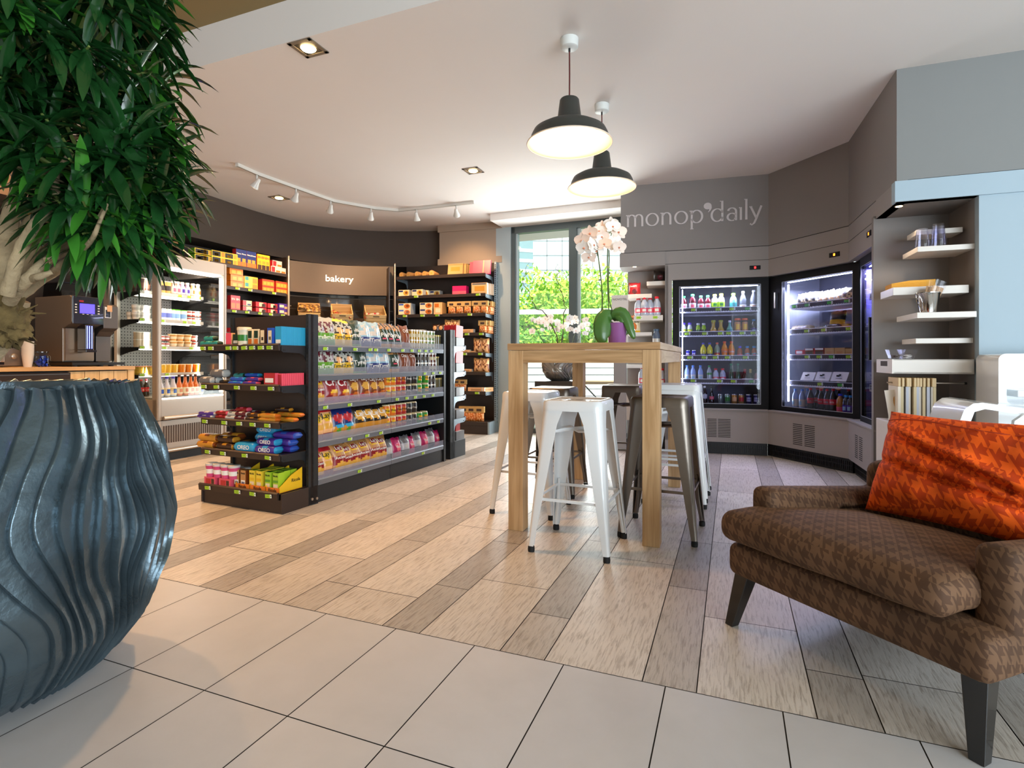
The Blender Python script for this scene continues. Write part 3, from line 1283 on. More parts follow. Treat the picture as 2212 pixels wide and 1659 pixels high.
mb.box(.0, .03, OD - .28, OD - .24, .5, OH - .13, M('cream_strip', '#cfc6b8', .5))
mb.build('canopy', oc, angle=0)
mb = MB()
mb.box(.035, OW - .03, .05, .16, OH - .135, OH - .12, CHL)
mb.build('canopy_light', oc, angle=0)
mb = MB()
mb.box(OW - .06, OW - .038, .02, .045, .62, OH - .15, CHL)
mb.build('tube_light', oc, angle=0)
mb = MB()
mb.box(.03, OW - .03, OD - .06, OD - .04, .5, OH - .1, CHI)
for i in range(22):
    for j in range(40):
        x, z = .06 + i * .03, .62 + j * .031
        mb.add([(x, OD - .0605, z), (x + .01, OD - .0605, z), (x + .01, OD - .0605, z + .01), (x, OD - .0605, z + .01)], [(0, 1, 2, 3)], BLK)
mb.box(.03, OW - .03, .05, OD - .05, .585, .60, CHI)
mb.build('back_wall', oc, angle=0)
for x in (.008, OW - .012):
    mb = MB()
    mb.box(x, x + .005, .06, OD - .1, .585, OH - .12, CHG)
    mb.build('side_glass', oc, angle=0)
mb = MB()
mb.box(.05, OW - .05, .0, .005, .585, .69, CHG)
mb.box(.05, OW - .05, -.002, .008, .585, .60, CHL)
mb.build('front_guard', oc, angle=0)
OZ = [1.627, 1.36, 1.092, .826]
ocards = [[336, 390, 410, 432], [308, 352, 400, 420], [308, 356, 414], [308, 362]]
for z, cs in zip(OZ, ocards):
    mb = MB()
    mb.box(.035, OW - .04, .30, OD - .06, z - .018, z - .010, CHB)
    mb.box(.035, OW - .04, .298, .308, z - .028, z + .004, M('pale_chiller_rail', '#a8a298', .4))
    s = mb.build('shelf', oc, angle=0)
    for x in (.03, OW - .045):
        b = MB()
        b.prism([(.31, z - .01), (.31, z - .04), (.45, z - .06), (.6, z - .10), (.76, z - .19), (.78, z - .19), (.78, z - .01)], x, x + .006, BLK, 'x')
        b.build('shelf_bracket', s, angle=0)
    mb = MB()
    mb.box(.05, OW - .05, .33, .35, z - .034, z - .022, CHL)
    mb.box(.05, OW - .05, .50, .52, z - .034, z - .022, CHL)
    mb.build('shelf_light', s, angle=0)
    cards(s, FO, cs, z - .012, .296, .85)
area('chiller_light', FO.w(OW / 2, .12, OH - .15), (0, 0, FO.a), .6, .1, 2.5, (1.0, 0.9, 0.78))
for x_ in (.10, .66):  # added strips, no tubes here, to brighten the back wall
    l = area('chiller_light', FO.w(x_, .29, 1.25), (0, 0, 0), .012, 1.2, 3.5, (1.0, 0.93, 0.84))
    l.rotation_euler = (FO.y + FO.x * (.3 if x_ < .4 else -.3)).to_track_quat('-Z', 'Y').to_euler()
# ------------------------------------------------------------------ goods: sample things that are copied
def flat(name, c, rough=.45, **k):
    return M(name, c, rough, **k)


CW = flat('print_white', '#f1ede4')
CK = flat('print_black', '#1b1a18')
PK = dict(red='#8c1418', red2='#b8232a', dark='#241d1a', tan='#c08a50', brown='#7a3b16', org='#c9691c', yel='#e6b81e', yel2='#f0cf3a', grn='#5d9a23',
          grn2='#2f7d2b', dgr='#1d3422', navy='#1b2a6b', blue='#2d56b8', lbl='#8fb6c9', cyan='#2f9fd0', mag='#b3175b', grey='#6a6a6c', lgr='#c8c4bc',
          chip='#d9a23e', gold='#c98a2a', crm='#e8d6b0', clr='#aeb0a6', pink='#e2556a', pur='#4a2c8e', wine='#5b1426', teal='#2d8a86', kraft='#c29a5e',
          orange='#e8791c', choc='#3f2519', silver='#b9bcc0', amber='#b06a1a', lime='#a6cc2e', peach='#e9b07a')


def P(k, rough=.35):
    return M('wrap_' + k + ('' if rough == .35 else '_matt'), PK[k], rough, coat=.25 if rough == .35 else 0)


def bag_surface(w, h, t, seed, pinch=.12):
    def th(u, v):
        e = max(0.0, math.sin(PI * min(max((v - .03) / .94, 0), 1))) ** .55 * max(0.0, 1 - abs(2 * u - 1) ** 2.6) ** .7
        return t * e

    def pt(u, v, side):
        wr = noise.noise(Vector((u * 4 + seed, v * 5, seed * 1.7)))
        wr2 = noise.noise(Vector((u * 11 + seed, v * 3, seed * 2.7 + 3)))
        ww = w * (1 - pinch * math.sin(PI * v) ** 2 * .4 + pinch * .25)
        th_ = th(u, v)
        y = -side * (th_ + .22 * t * wr * (th_ / t) + .10 * t * wr2 * (th_ / t + .15))
        x = (u - .5) * ww
        return Vector((x, y, h * v + .012 * wr * (v > .9)))
    return pt


def make_bag(key, w, h, t, colour, letters=(), seed=1.0, name='crisp_bag', cat='crisp bag', nu=14, nv=18, back=None):
    """colour(u, v) -> material; letters: (text, u, v, size, material)"""
    pt = bag_surface(w, h, t, seed)
    mb = MB()
    mb.grid(lambda u, v: pt(u, v, 1), nu, nv, None, True, mfn=colour)
    mb.grid(lambda u, v: pt(1 - u, v, -1), nu, nv, None, True, mfn=lambda u, v: back or colour(1 - u, v))
    # crimped end seals
    o = mb.build(name, None, angle=70)
    o['category'] = cat
    for (s, u, v, sz, m) in letters:
        def warp(c, u=u, v=v):
            uu = min(max(u + c.x / w, .02), .98)
            vv = min(max(v + c.y / h, .02), .98)
            p = pt(uu, vv, 1)
            return Vector((p.x, p.y - .0018 - c.z, p.z))
        text(s, sz, m, o, (0, 0, 0), (0, 0, 0), 0.0004, warp=warp, bold=sz * .012)
    return proto(o)


def bands(*a):
    """(v_upto, material) pairs from the bottom"""
    def f(u, v):
        for (q, m) in a:
            if v <= q:
                return m
        return a[-1][1]
    return f


def ell(base, *es):
    """ellipses (cu, cv, ru, rv, material) over a base function"""
    def f(u, v):
        for (cu, cv, ru, rv, m) in es:
            if ((u - cu) / ru) ** 2 + ((v - cv) / rv) ** 2 < 1:
                return m
        return base(u, v)
    return f


def crisps(base, m1, m2, v0, v1, seed=3.0, amt=.0):
    def f(u, v):
        if v0 < v < v1:
            n = noise.noise(Vector((u * 6 + seed, v * 8, seed)))
            return m1 if n > amt else m2
        return base(u, v)
    return f


BG = {}
BG['ty_green'] = make_bag('a', .155, .21, .035, crisps(bands((.08, P('clr')), (.42, P('grn')), (1, P('clr'))), P('clr'), P('wine'), .45, .86, 2, -.05), [("Tyrrell's", .5, .30, .042, CW)], 1.3)
BG['ty_yellow'] = make_bag('b', .145, .21, .035, ell(crisps(bands((.06, P('clr')), (.46, P('yel')), (.9, P('dark')), (1, P('yel2'))), P('dark'), P('clr'), .5, .9, 5, .05), (.5, .56, .24, .10, P('peach'))), [("Tyrrell's", .5, .33, .036, CK)], 2.3)
BG['ty_blue'] = make_bag('c', .150, .21, .035, crisps(bands((.05, P('blue')), (.40, P('navy')), (1, P('lbl'))), P('lbl'), P('lgr'), .42, .86, 8, 0), [("Tyrrell's", .5, .28, .038, CW)], 3.3)
BG['ty_dark'] = make_bag('d', .160, .21, .035, ell(bands((.10, P('grn')), (1, P('dgr'))), (.6, .6, .2, .05, P('clr'))), [("Tyrrell's", .5, .42, .044, CW)], 4.3)
BG['pop_dark'] = make_bag('e', .145, .21, .035, ell(crisps(bands((.16, P('gold')), (.72, P('dgr')), (1, P('tan'))), P('tan'), P('dark'), .74, 1, 1, 0), (.42, .36, .13, .035, P('pink'))), [("Popc", .5, .5, .045, CW)], 5.3)
BG['rust'] = make_bag('f', .135, .22, .04, bands((1, P('brown'))), [("Oza", .45, .72, .042, CW)], 6.3)
BG['cru'] = make_bag('g', .155, .22, .045, ell(bands((.1, P('mag')), (.22, P('red2')), (1, P('red'))), (.62, .38, .35, .06, P('yel')), (.66, .30, .36, .07, P('org'))), [("Cru", .5, .68, .075, CW)], 7.3)
BG['lay_brown'] = make_bag('h', .140, .21, .04, ell(bands((.1, P('red')), (.3, P('red2')), (1, P('brown'))), (.5, .52, .33, .15, P('chip')), (.6, .24, .3, .1, P('org'))), [("Lay's", .5, .80, .045, CW)], 8.3)
BG['lay_red'] = make_bag('i', .150, .235, .045, ell(bands((.24, P('red')), (.82, P('peach')), (1, P('red2'))), (.5, .66, .3, .13, P('yel')), (.5, .42, .42, .1, P('chip'))), [("Lay's", .48, .72, .052, CK)], 9.3)
BG['lay_black'] = make_bag('j', .155, .215, .045, ell(bands((.40, P('gold')), (1, P('dark'))), (.5, .66, .36, .19, P('chip')), (.5, .70, .32, .15, P('dark'))), [("Lay's", .5, .70, .054, CW)], 10.3)
BG['anci'] = make_bag('k', .150, .22, .045, ell(bands((.1, P('red')), (.30, P('tan')), (.55, P('red')), (.72, P('tan')), (1, P('tan'))), (.45, .8, .26, .1, P('red')), (.45, .74, .3, .08, P('yel')), (.5, .24, .36, .13, P('chip'))), [("Lay's", .45, .82, .036, CW), ("Ancienne", .5, .50, .030, CW)], 11.3)
BG['mixblue'] = make_bag('l', .150, .215, .045, ell(bands((.38, P('gold')), (1, P('navy'))), (.5, .66, .34, .15, P('red2')), (.55, .40, .32, .06, P('cyan')), (.45, .24, .14, .09, P('grn'))), [], 12.3)
BG['magenta'] = make_bag('m', .125, .165, .035, ell(bands((1, P('mag'))), (.5, .5, .25, .2, P('pink'))), [("Vico", .5, .52, .034, CW)], 13.3)
BG['smoke'] = make_bag('n', .120, .17, .035, ell(bands((.3, P('dark')), (.62, P('silver')), (1, P('grey'))), (.5, .45, .3, .1, P('lgr'))), [], 14.3)
BG['redsack'] = make_bag('o', .120, .135, .04, ell(bands((1, P('red2'))), (.5, .3, .22, .18, P('wine')), (.5, .28, .12, .1, P('tan'))), [("SWEET", .38, .68, .024, CW)], 15.3, nu=10, nv=12)
BG['darksack'] = make_bag('p', .130, .12, .04, ell(bands((1, P('dark'))), (.5, .4, .25, .2, P('wine'))), [], 16.3, nu=10, nv=12)
BG['popgold'] = make_bag('q', .120, .20, .04, ell(bands((.1, P('yel')), (.7, P('crm')), (1, P('org'))), (.4, .35, .35, .2, P('org'))), [("POP", .45, .78, .036, CK), ("CORN", .5, .6, .032, CK)], 17.3)

# flow-wrapped bars and biscuit packs lying on the shelf
def make_pack(key, l, w, h, m, m2, letter=None, name='snack_bar', cat='snack bar', seed=1.0, lm=None):
    mb = MB()

    def f(u, v):
        a = 2 * PI * v
        e = max(0.0, 1 - abs(2 * u - 1) ** 8) ** .5
        k = .18 + .82 * e
        r = 1 / max(abs(math.cos(a)) ** 4 + abs(math.sin(a)) ** 4, 1e-6) ** .25
        n = noise.noise(Vector((u * 9 + seed, v * 4, seed))) * .10
        zz = math.sin(a) * r * h / 2 * e * (1 + n)
        return Vector(((u - .5) * l, math.cos(a) * r * w / 2 * (.85 + .15 * k) * (1 + n * .3), h / 2 + zz))
    mb.grid(f, 16, 14, None, True, mfn=lambda u, v: m2 if (u < .07 or u > .93 or (.35 < u < .65 and .06 < v < .44 and m2 is not m)) else m, closed_u=False)
    o = mb.build(name, None, angle=70)
    o['category'] = cat
    if letter:
        text(letter, min(h * .8, .034), lm or CW, o, (0, -w / 2 - .002, h * .5), (PI / 2, 0, 0), .0005, bold=.0005)
    return proto(o)


def make_box(key, w, d, h, front, top=None, side=None, deco=(), letters=(), name='biscuit_box', cat='biscuit box'):
    mb = MB()
    mb.box(-w / 2, w / 2, -d / 2, d / 2, 0, h, side or front, fm={'front': front, 'top': top or side or front, 'back': side or front, 'right': side or front, 'left': side or front})
    for (x0, x1, z0, z1, m) in deco:
        mb.add([(x0 * w, -d / 2 - .0006, z0 * h), (x1 * w, -d / 2 - .0006, z0 * h), (x1 * w, -d / 2 - .0006, z1 * h), (x0 * w, -d / 2 - .0006, z1 * h)], [(0, 1, 2, 3)], m)
    o = mb.build(name, None, angle=0)
    o['category'] = cat
    for (s, x, z, sz, m) in letters:
        text(s, sz, m, o, (x * w, -d / 2 - .0012, z * h), (PI / 2, 0, 0), .0004, bold=sz * .01)
    return proto(o)


def disc(mb, cx, y, cz, rx, rz, m, n=16):
    mb.add([(cx + rx * math.cos(2 * PI * i / n), y, cz + rz * math.sin(2 * PI * i / n)) for i in range(n)], [tuple(range(n))], m)


def make_food_box(key, w, d, h, face, pic, side, lbl, name='biscuit_box', cat='biscuit box', letter=None):
    """printed carton with a round picture of the food"""
    mb = MB()
    mb.box(-w / 2, w / 2, -d / 2, d / 2, 0, h, side, fm={'front': face})
    disc(mb, w * .2, -d / 2 - .0006, h * .5, w * .25, h * .4, pic)
    disc(mb, w * .24, -d / 2 - .0009, h * .55, w * .12, h * .2, P('brown'))
    mb.add([(-.46 * w, -d / 2 - .0006, .66 * h), (-.08 * w, -d / 2 - .0006, .66 * h), (-.08 * w, -d / 2 - .0006, .92 * h), (-.46 * w, -d / 2 - .0006, .92 * h)], [(0, 1, 2, 3)], lbl)
    o = mb.build(name, None, angle=0)
    o['category'] = cat
    return proto(o)


# bottles, cans, jars, cups
def glassy(name, c, rough=.08, a=1.0):
    return M(name, c, rough, coat=.6, trans=0.0, alpha=a)


def make_bottle(key, prof, body, cap, label=None, lab_z=None, name='drink_bottle', cat='bottle', n=16, letter=None, lettercol=None, capprof=None, liquid=None, deco=None):
    """prof: list (r, z) shoulders up to the neck; cap sits on the last point"""
    mb = MB()
    mb.lathe([(prof[0][0] * .9, 0)] + prof, body, n)
    o = mb.build(name, None, angle=50)
    o['category'] = cat
    r, z = prof[-1]
    if cap:
        mb = MB()
        cp = capprof or [(r * 1.18, -.001), (r * 1.18, .016), (r * 1.0, .019)]
        mb.lathe([(a, z + b) for a, b in cp], cap, 14)
        mb.build('cap', o, angle=50)
    if label:
        z0, z1 = lab_z

        def rad(zz):
            for (a, b) in zip(prof, prof[1:]):
                if a[1] <= zz <= b[1]:
                    return a[0] + (b[0] - a[0]) * (zz - a[1]) / max(b[1] - a[1], 1e-6)
            return prof[0][0]
        zs = sorted(set([z0, z1] + [p[1] for p in prof if z0 < p[1] < z1]))
        mb = MB()
        mb.lathe([(rad(q) + .0008, q) for q in zs], label, n, cap=False)
        lb = mb.build('label', o, angle=50)
        if deco:
            mb = MB()
            rr = rad((z0 + z1) / 2) + .0018
            mb.add([(rr * math.sin(t), -rr * math.cos(t), (z0 + z1) / 2 + s) for t in (-.5, -.25, 0, .25, .5) for s in (-(z1 - z0) * .28, (z1 - z0) * .28)],
                   [(2 * i, 2 * i + 2, 2 * i + 3, 2 * i + 1) for i in range(4)], deco)
            mb.build('label_picture', lb, angle=50)
        if letter:
            rr = rad((z0 + z1) / 2) + .0014
            text(letter, (z1 - z0) * .55, lettercol or CW, lb, (0, 0, (z0 + z1) / 2), (0, 0, 0), .0003,
                 warp=lambda c, rr=rr: Vector((rr * math.sin(c.x / rr), -rr * math.cos(c.x / rr), c.y)), bold=.0004)
    return proto(o)


def make_can(key, r, h, m, lid, name='drink_can', deco=None, letter=None, cat='drink can', lc=None, rim=None):
    mb = MB()
    rim = rim or M('can_aluminium', '#c9ccd0', .25, .9)
    mb.lathe([(r * .82, 0), (r, .006), (r, h - .010), (r * .86, h - .002), (r * .86, h)], m, 18, segm=[rim, m, rim, rim])
    o = mb.build(name, None, angle=50)
    o['category'] = cat
    if deco:
        mb = MB()
        rr = r + .0008
        mb.add([(rr * math.sin(t), -rr * math.cos(t), h * .5 + s) for t in (-.8, -.4, 0, .4, .8) for s in (-h * .2, h * .2)],
               [(2 * i, 2 * i + 2, 2 * i + 3, 2 * i + 1) for i in range(4)], deco)
        mb.build('label', o, angle=50)
    if letter:
        rr = r + .0014
        text(letter, h * .24, lc or CW, o, (0, 0, h * .5), (0, 0, 0), .0003,
             warp=lambda c, rr=rr: Vector((rr * math.sin(c.x / rr), -rr * math.cos(c.x / rr), c.y)), bold=.0004)
    return proto(o)


def make_tub(key, r0, r1, h, m, lid, name='food_tub', cat='tub', deco=None, lidh=.006, band=None):
    mb = MB()
    if band:
        mb.lathe([(r0, 0), (r0 + (r1 - r0) * .3, h * .3), (r0 + (r1 - r0) * .7, h * .7), (r1, h)], m, 18, segm=[m, band, m])
    else:
        mb.lathe([(r0, 0), (r1, h)], m, 18)
    o = mb.build(name, None, angle=50)
    o['category'] = cat
    if lid:
        mb = MB()
        mb.lathe([(r1 * 1.06, h), (r1 * 1.06, h + lidh), (r1 * .9, h + lidh + .002)], lid, 18)
        mb.build('lid', o, angle=50)
    return proto(o)


GLS_W = M('clear_plastic_water', '#cfd8e6', .05, trans=.85, ior=1.2, coat=.4)
B = {}
pj = [(.030, .004), (.032, .05), (.032, .10), (.028, .125), (.016, .142), (.015, .152)]
B['cranberry'] = make_bottle('', pj, glassy('juice_cranberry', '#5a1420'), M('cap_green', '#1fb04a', .4), P('lgr'), (.02, .085), deco=P('pink'), name='juice_bottle', cat='juice bottle')
B['lemon'] = make_bottle('', pj, glassy('juice_lemon', '#b8c29a'), M('cap_yellow', '#e6dc2a', .4), P('lime'), (.045, .09), deco=P('grn2'), name='juice_bottle', cat='juice bottle')
B['mint'] = make_bottle('', pj, glassy('juice_mint', '#7fc2a4'), M('cap_lime', '#8fd420', .4), P('teal'), (.015, .08), name='juice_bottle', cat='juice bottle')
pt_ = [(.030, .004), (.033, .06), (.033, .115), (.024, .150), (.0135, .175), (.013, .188)]
B['clear'] = make_bottle('', pt_, glassy('drink_clear', '#70757c'), M('cap_white', '#e9ecf2', .4), CW, (.008, .065), deco=P('amber'), name='juice_bottle', cat='juice bottle')
ps = [(.024, .004), (.025, .06), (.025, .09), (.017, .108), (.015, .118)]
B['yogdrink'] = make_bottle('', ps, glassy('drink_milky', '#c9cfc4'), M('cap_violet', '#5a3fc0', .4), P('lime'), (.02, .07), deco=P('yel2'), name='juice_bottle', cat='juice bottle')
B['green'] = make_bottle('', ps, glassy('smoothie_green', '#93bd2c'), M('cap_grey', '#b9bdbd', .4), P('dgr'), (.02, .065), deco=P('grn'), name='juice_bottle', cat='juice bottle')
B['mustard'] = make_bottle('', [(.030, .004), (.032, .05), (.031, .065), (.018, .092), (.017, .115), (.019, .14)], glassy('sauce_gold', '#b79b3c'), M('cap_olive', '#a5a83a', .4), P('gold'), (.02, .055), deco=P('lgr'), name='juice_bottle', cat='juice bottle')
B['aloe'] = make_bottle('', [(.030, .004), (.032, .05), (.030, .07), (.014, .1), (.012, .135)], glassy('aloe_green', '#6db39c'), M('cap_white', '#e9ecf2', .4), P('teal'), (.01, .06), name='juice_bottle', cat='juice bottle')
B['tea'] = make_bottle('', [(.024, .004), (.026, .03), (.029, .08), (.026, .115), (.024, .14)], glassy('iced_tea', '#3b2a26'), M('cap_orange', '#e0602c', .4), P('tan'), (.035, .125), deco=P('yel'), name='juice_bottle', cat='juice bottle')
B['cola_blue'] = make_bottle('', pj, glassy('drink_dark', '#1a1626'), M('cap_sky', '#2f8fd0', .4), P('pur'), (.01, .075), deco=P('lbl'), name='juice_bottle', cat='juice bottle')
po = [(.026, .004), (.030, .03), (.028, .05), (.032, .10), (.024, .135), (.013, .155), (.013, .165)]
B['yellowball'] = make_bottle('', [(.028, .004), (.030, .06), (.030, .07), (.034, .10), (.026, .135), (.012, .15), (.012, .165)], glassy('drink_yellow', '#cfc52a'), M('cap_indigo', '#4a4fa8', .4), P('navy'), (.008, .062), deco=P('lgr'), name='soda_bottle', cat='soda bottle')
B['peachtea'] = make_bottle('', [(.028, .004), (.030, .05), (.030, .12), (.022, .145), (.012, .16), (.012, .17)], glassy('drink_sage', '#8a9a7c'), M('cap_coral', '#d9694a', .4), P('red2'), (.01, .075), deco=P('yel'), name='soda_bottle', cat='soda bottle')
B['orange'] = make_bottle('', po, glassy('drink_orange', '#d98a14'), M('cap_orange', '#e0602c', .4), P('orange'), (.055, .105), letter='Fanta', lettercol=CW, name='soda_bottle', cat='soda bottle')
B['amberj'] = make_bottle('', ps, glassy('drink_amber', '#a5501c'), M('cap_violet', '#5a3fc0', .4), P('pink'), (.01, .055), name='juice_bottle', cat='juice bottle')
B['blueamber'] = make_bottle('', ps, glassy('drink_amber2', '#b5602a'), M('cap_sky', '#2f8fd0', .4), P('lbl'), (.01, .065), deco=P('pink'), name='juice_bottle', cat='juice bottle')
pw = [(.031, .004), (.033, .02), (.031, .07), (.033, .12), (.028, .15), (.013, .185), (.013, .195)]
B['water'] = make_bottle('', pw, glassy('water_blue', '#8fa6cf'), M('cap_blue', '#4f86d8', .4), P('lgr'), (.02, .10), deco=P('lbl'), name='water_bottle', cat='water bottle')
B['watergreen'] = make_bottle('', pw, glassy('water_grey', '#9aa5a4'), M('cap_green2', '#1f9a4a', .4), P('grn2'), (.10, .125), name='water_bottle', cat='water bottle')
pe = [(.034, .004), (.037, .02), (.034, .05), (.037, .08), (.033, .12), (.017, .15), (.017, .158)]
B['evian'] = make_bottle('', pe, glassy('water_pale', '#b4bccb'), M('cap_red', '#d02030', .4), P('pink'), (.03, .075), deco=CW, name='water_bottle', cat='water bottle')
pg = [(.032, .004), (.034, .05), (.032, .09), (.018, .14), (.012, .18), (.013, .205)]
B['greenglass'] = make_bottle('', pg, glassy('green_glass', '#17553f', .05), M('cap_emerald', '#128a5c', .4), P('dark'), (.012, .05), name='water_bottle', cat='water bottle')
pwn = [(.023, .004), (.025, .03), (.025, .07), (.011, .095), (.010, .125)]
B['wine'] = make_bottle('', pwn, glassy('red_wine_glass', '#1a0e14', .05), M('foil_red', '#a0182c', .3), CW, (.012, .045), name='wine_bottle', cat='wine bottle', capprof=[(.012, -.03), (.0125, .006), (.011, .008)])
B['wine2'] = make_bottle('', pwn, glassy('white_wine_glass', '#2a3a1a', .05), M('foil_gold', '#c8b060', .3), CW, (.012, .045), name='wine_bottle', cat='wine bottle', capprof=[(.012, -.03), (.0125, .006), (.011, .008)])
B['rose'] = make_bottle('', pwn, glassy('rose_wine_glass', '#8a4a5a', .05), M('foil_dark', '#3a2028', .3), P('mag'), (.012, .045), name='wine_bottle', cat='wine bottle', capprof=[(.012, -.03), (.0125, .006), (.011, .008)])
pc = [(.029, .004), (.031, .02), (.027, .05), (.031, .10), (.026, .14), (.012, .178), (.012, .19)]
B['cola'] = make_bottle('', pc, glassy('cola_dark', '#1a0d0b', .05), M('cap_red', '#d02030', .4), M('label_cola_red', '#c8142a', .4), (.06, .112), letter='Cola', name='soda_bottle', cat='soda bottle')
B['colawhite'] = make_bottle('', pc, glassy('cola_dark', '#1a0d0b', .05), M('cap_white', '#e9ecf2', .4), P('silver'), (.06, .112), name='soda_bottle', cat='soda bottle')
B['colaglass'] = make_bottle('', [(.027, .004), (.029, .03), (.024, .05), (.028, .09), (.014, .14), (.011, .18)], glassy('cola_dark', '#1a0d0b', .05), M('cap_black', '#15151a', .4), P('pink'), (.05, .085), letter='Cola', name='soda_bottle', cat='soda bottle')
B['smooth'] = make_bottle('', [(.026, .004), (.027, .06), (.026, .085), (.018, .105), (.017, .115)], glassy('smoothie_pink', '#dba08c'), M('cap_cream', '#e8d8cc', .4), P('crm'), (.02, .08), deco=P('pink'), name='smoothie_bottle', cat='smoothie bottle')
B['smoothp'] = make_bottle('', [(.026, .004), (.027, .06), (.026, .085), (.018, .105), (.017, .115)], glassy('smoothie_mauve', '#b892a8'), M('cap_cream', '#e8d8cc', .4), P('lgr'), (.02, .08), deco=P('pur'), name='smoothie_bottle', cat='smoothie bottle')
B['smoothy'] = make_bottle('', [(.026, .004), (.027, .06), (.026, .085), (.018, .105), (.017, .115)], glassy('smoothie_apricot', '#dfae70'), M('cap_cream', '#e8d8cc', .4), P('crm'), (.02, .08), deco=P('org'), name='smoothie_bottle', cat='smoothie bottle')
B['tonic'] = make_bottle('', [(.024, .004), (.026, .03), (.025, .085), (.012, .12), (.010, .155)], glassy('soda_orange_glass', '#c46a30', .05), M('cap_brown', '#4a2c20', .4), P('crm'), (.02, .07), deco=P('org'), name='soda_bottle', cat='soda bottle')
B['limon'] = make_bottle('', [(.026, .004), (.028, .03), (.027, .085), (.014, .12), (.012, .15)], glassy('soda_clear_glass', '#b9bcc8', .05), M('cap_violetblue', '#3f3fae', .4), P('crm'), (.015, .075), deco=P('blue'), name='soda_bottle', cat='soda bottle')
B['bluepet'] = make_bottle('', [(.035, .004), (.036, .03), (.033, .06), (.036, .11), (.024, .14), (.022, .15)], glassy('water_slate', '#5c6a80'), M('cap_slate', '#4a6078', .4), P('lgr'), (.03, .08), name='water_bottle', cat='water bottle')
B['blackcap'] = make_bottle('', pj, glassy('juice_amber', '#b0701c'), M('cap_royal', '#2f3fc0', .4), P('pink'), (.01, .05), name='juice_bottle', cat='juice bottle')
CN = {}
CN['energy'] = make_can('', .026, .115, M('can_royal_blue', '#2424a8', .25, .5), None, deco=M('can_silver_patch', '#a8a6cc', .3, .4), letter='Bull', lc=M('can_red_print', '#c01830', .4))
CN['silver'] = make_can('', .032, .115, M('can_silver_body', '#8d9690', .25, .7), None)
CN['greens'] = make_can('', .032, .115, M('can_green_silver', '#8fae98', .25, .6), None, deco=P('grn2'))
CN['gold'] = make_can('', .032, .115, M('can_gold', '#b9823c', .3, .5), None, deco=P('peach'))
CN['amber'] = make_can('', .032, .115, M('can_amber', '#b58a50', .3, .5), None, deco=P('red2'))
CN['navy'] = make_can('', .032, .115, M('can_navy', '#1c1c5a', .25, .5), None, deco=M('can_silver_patch', '#a8a6cc', .3, .4), letter='1664', lc=M('can_blue_print', '#2a3aa0', .4))
for k, a, b in (('or', '#d9741c', 'yel'), ('rd', '#a81c20', 'org'), ('bk', '#241f1c', 'lgr'), ('gr', '#2e8f2a', 'yel')):
    CN['tube_' + k] = make_can('', .037, .098, M('tube_print_' + k, a, .35), None, name='crisp_tube', deco=P(b) if k != 'bk' else None, letter='Pringles', cat='crisp tube', lc=CK if k != 'bk' else CW, rim=M('tube_rim_cream', '#d8cba0', .4))
JR = {}
for k, a in (('ol', '#8a8420'), ('yl', '#b08a1c'), ('gn', '#5c7a2a'), ('bk', '#221a18'), ('rd', '#5a2414')):
    JR[k] = make_tub('', .029, .029, .072, M('jar_fill_' + k, a, .1, coat=.8), M('jar_lid', '#d8d2c4', .3, .4), name='glass_jar', cat='jar', lidh=.012, band=M('jar_label_' + k, '#c9c3a2' if k != 'bk' else '#4a443a', .5))
JR['tall'] = make_tub('', .026, .026, .125, M('jar_fill_tall', '#5c552c', .1, coat=.8), M('jar_lid_gold', '#b8a860', .3, .4), name='glass_jar', cat='jar', lidh=.012)
TB = {}
TB['coffee'] = make_tub('', .026, .036, .118, M('cup_coffee_brown', '#4a3026', .4), M('lid_foam_cream', '#d5c4b2', .5), name='coffee_cup', cat='coffee drink', band=M('cup_choc', '#6b4636', .4))
TB['coffeey'] = make_tub('', .026, .036, .118, M('cup_apricot', '#d7994e', .4), M('lid_foam_cream', '#d5c4b2', .5), name='coffee_cup', cat='coffee drink', band=M('cup_print_dark', '#3a2c28', .4))
TB['yog'] = make_tub('', .030, .038, .062, CW, M('foil_lid', '#dcd8d0', .3, .3), name='yogurt_pot', cat='yogurt pot', band=P('lgr'))
TB['yogb'] = make_tub('', .036, .036, .115, CW, M('foil_lid', '#dcd8d0', .3, .3), name='yogurt_pot', cat='yogurt pot', band=M('pot_blue_print', '#6a7ac8', .4))
TB['yogg'] = make_tub('', .032, .034, .115, CW, M('lid_lime', '#63c820', .4), name='yogurt_pot', cat='yogurt pot', band=M('pot_sky_print', '#8ab4e0', .4))
TB['jam'] = make_tub('', .028, .032, .055, M('pot_red', '#b04a3a', .3), M('foil_lid', '#dcd8d0', .3, .3), name='dessert_pot', cat='dessert pot', band=CW)
TB['tan'] = make_tub('', .032, .033, .068, M('pot_beige', '#c0b29c', .4), M('foil_lid', '#dcd8d0', .3, .3), name='dessert_pot', cat='dessert pot')
TB['caramel'] = make_tub('', .030, .043, .062, M('pot_caramel', '#d8a05a', .25, coat=.3), M('lid_warm_film', '#ead2a8', .2), name='dessert_pot', cat='dessert pot', band=P('crm'))
TB['fruit'] = make_tub('', .032, .040, .092, M('fruit_orange', '#e0861c', .15, coat=.7), M('lid_clear_orange', '#f0c890', .15), name='fruit_cup', cat='fruit cup')
TB['fruity'] = make_tub('', .032, .040, .092, M('fruit_yellow', '#e8b83a', .15, coat=.7), M('lid_clear_orange', '#f0c890', .15), name='fruit_cup', cat='fruit cup')
TB['salad'] = make_tub('', .050, .060, .075, M('fruit_salad_mix', '#d9b23a', .2, coat=.7, var=(30, .6)), M('lid_clear_red', '#d88a6a', .15), name='fruit_cup', cat='fruit cup')
TB['gumtub'] = make_tub('', .030, .036, .075, M('gum_pink', '#d24a7a', .3), M('gum_lid', '#cfcac4', .3), name='gum_tub', cat='gum tub', lidh=.014, band=CW)
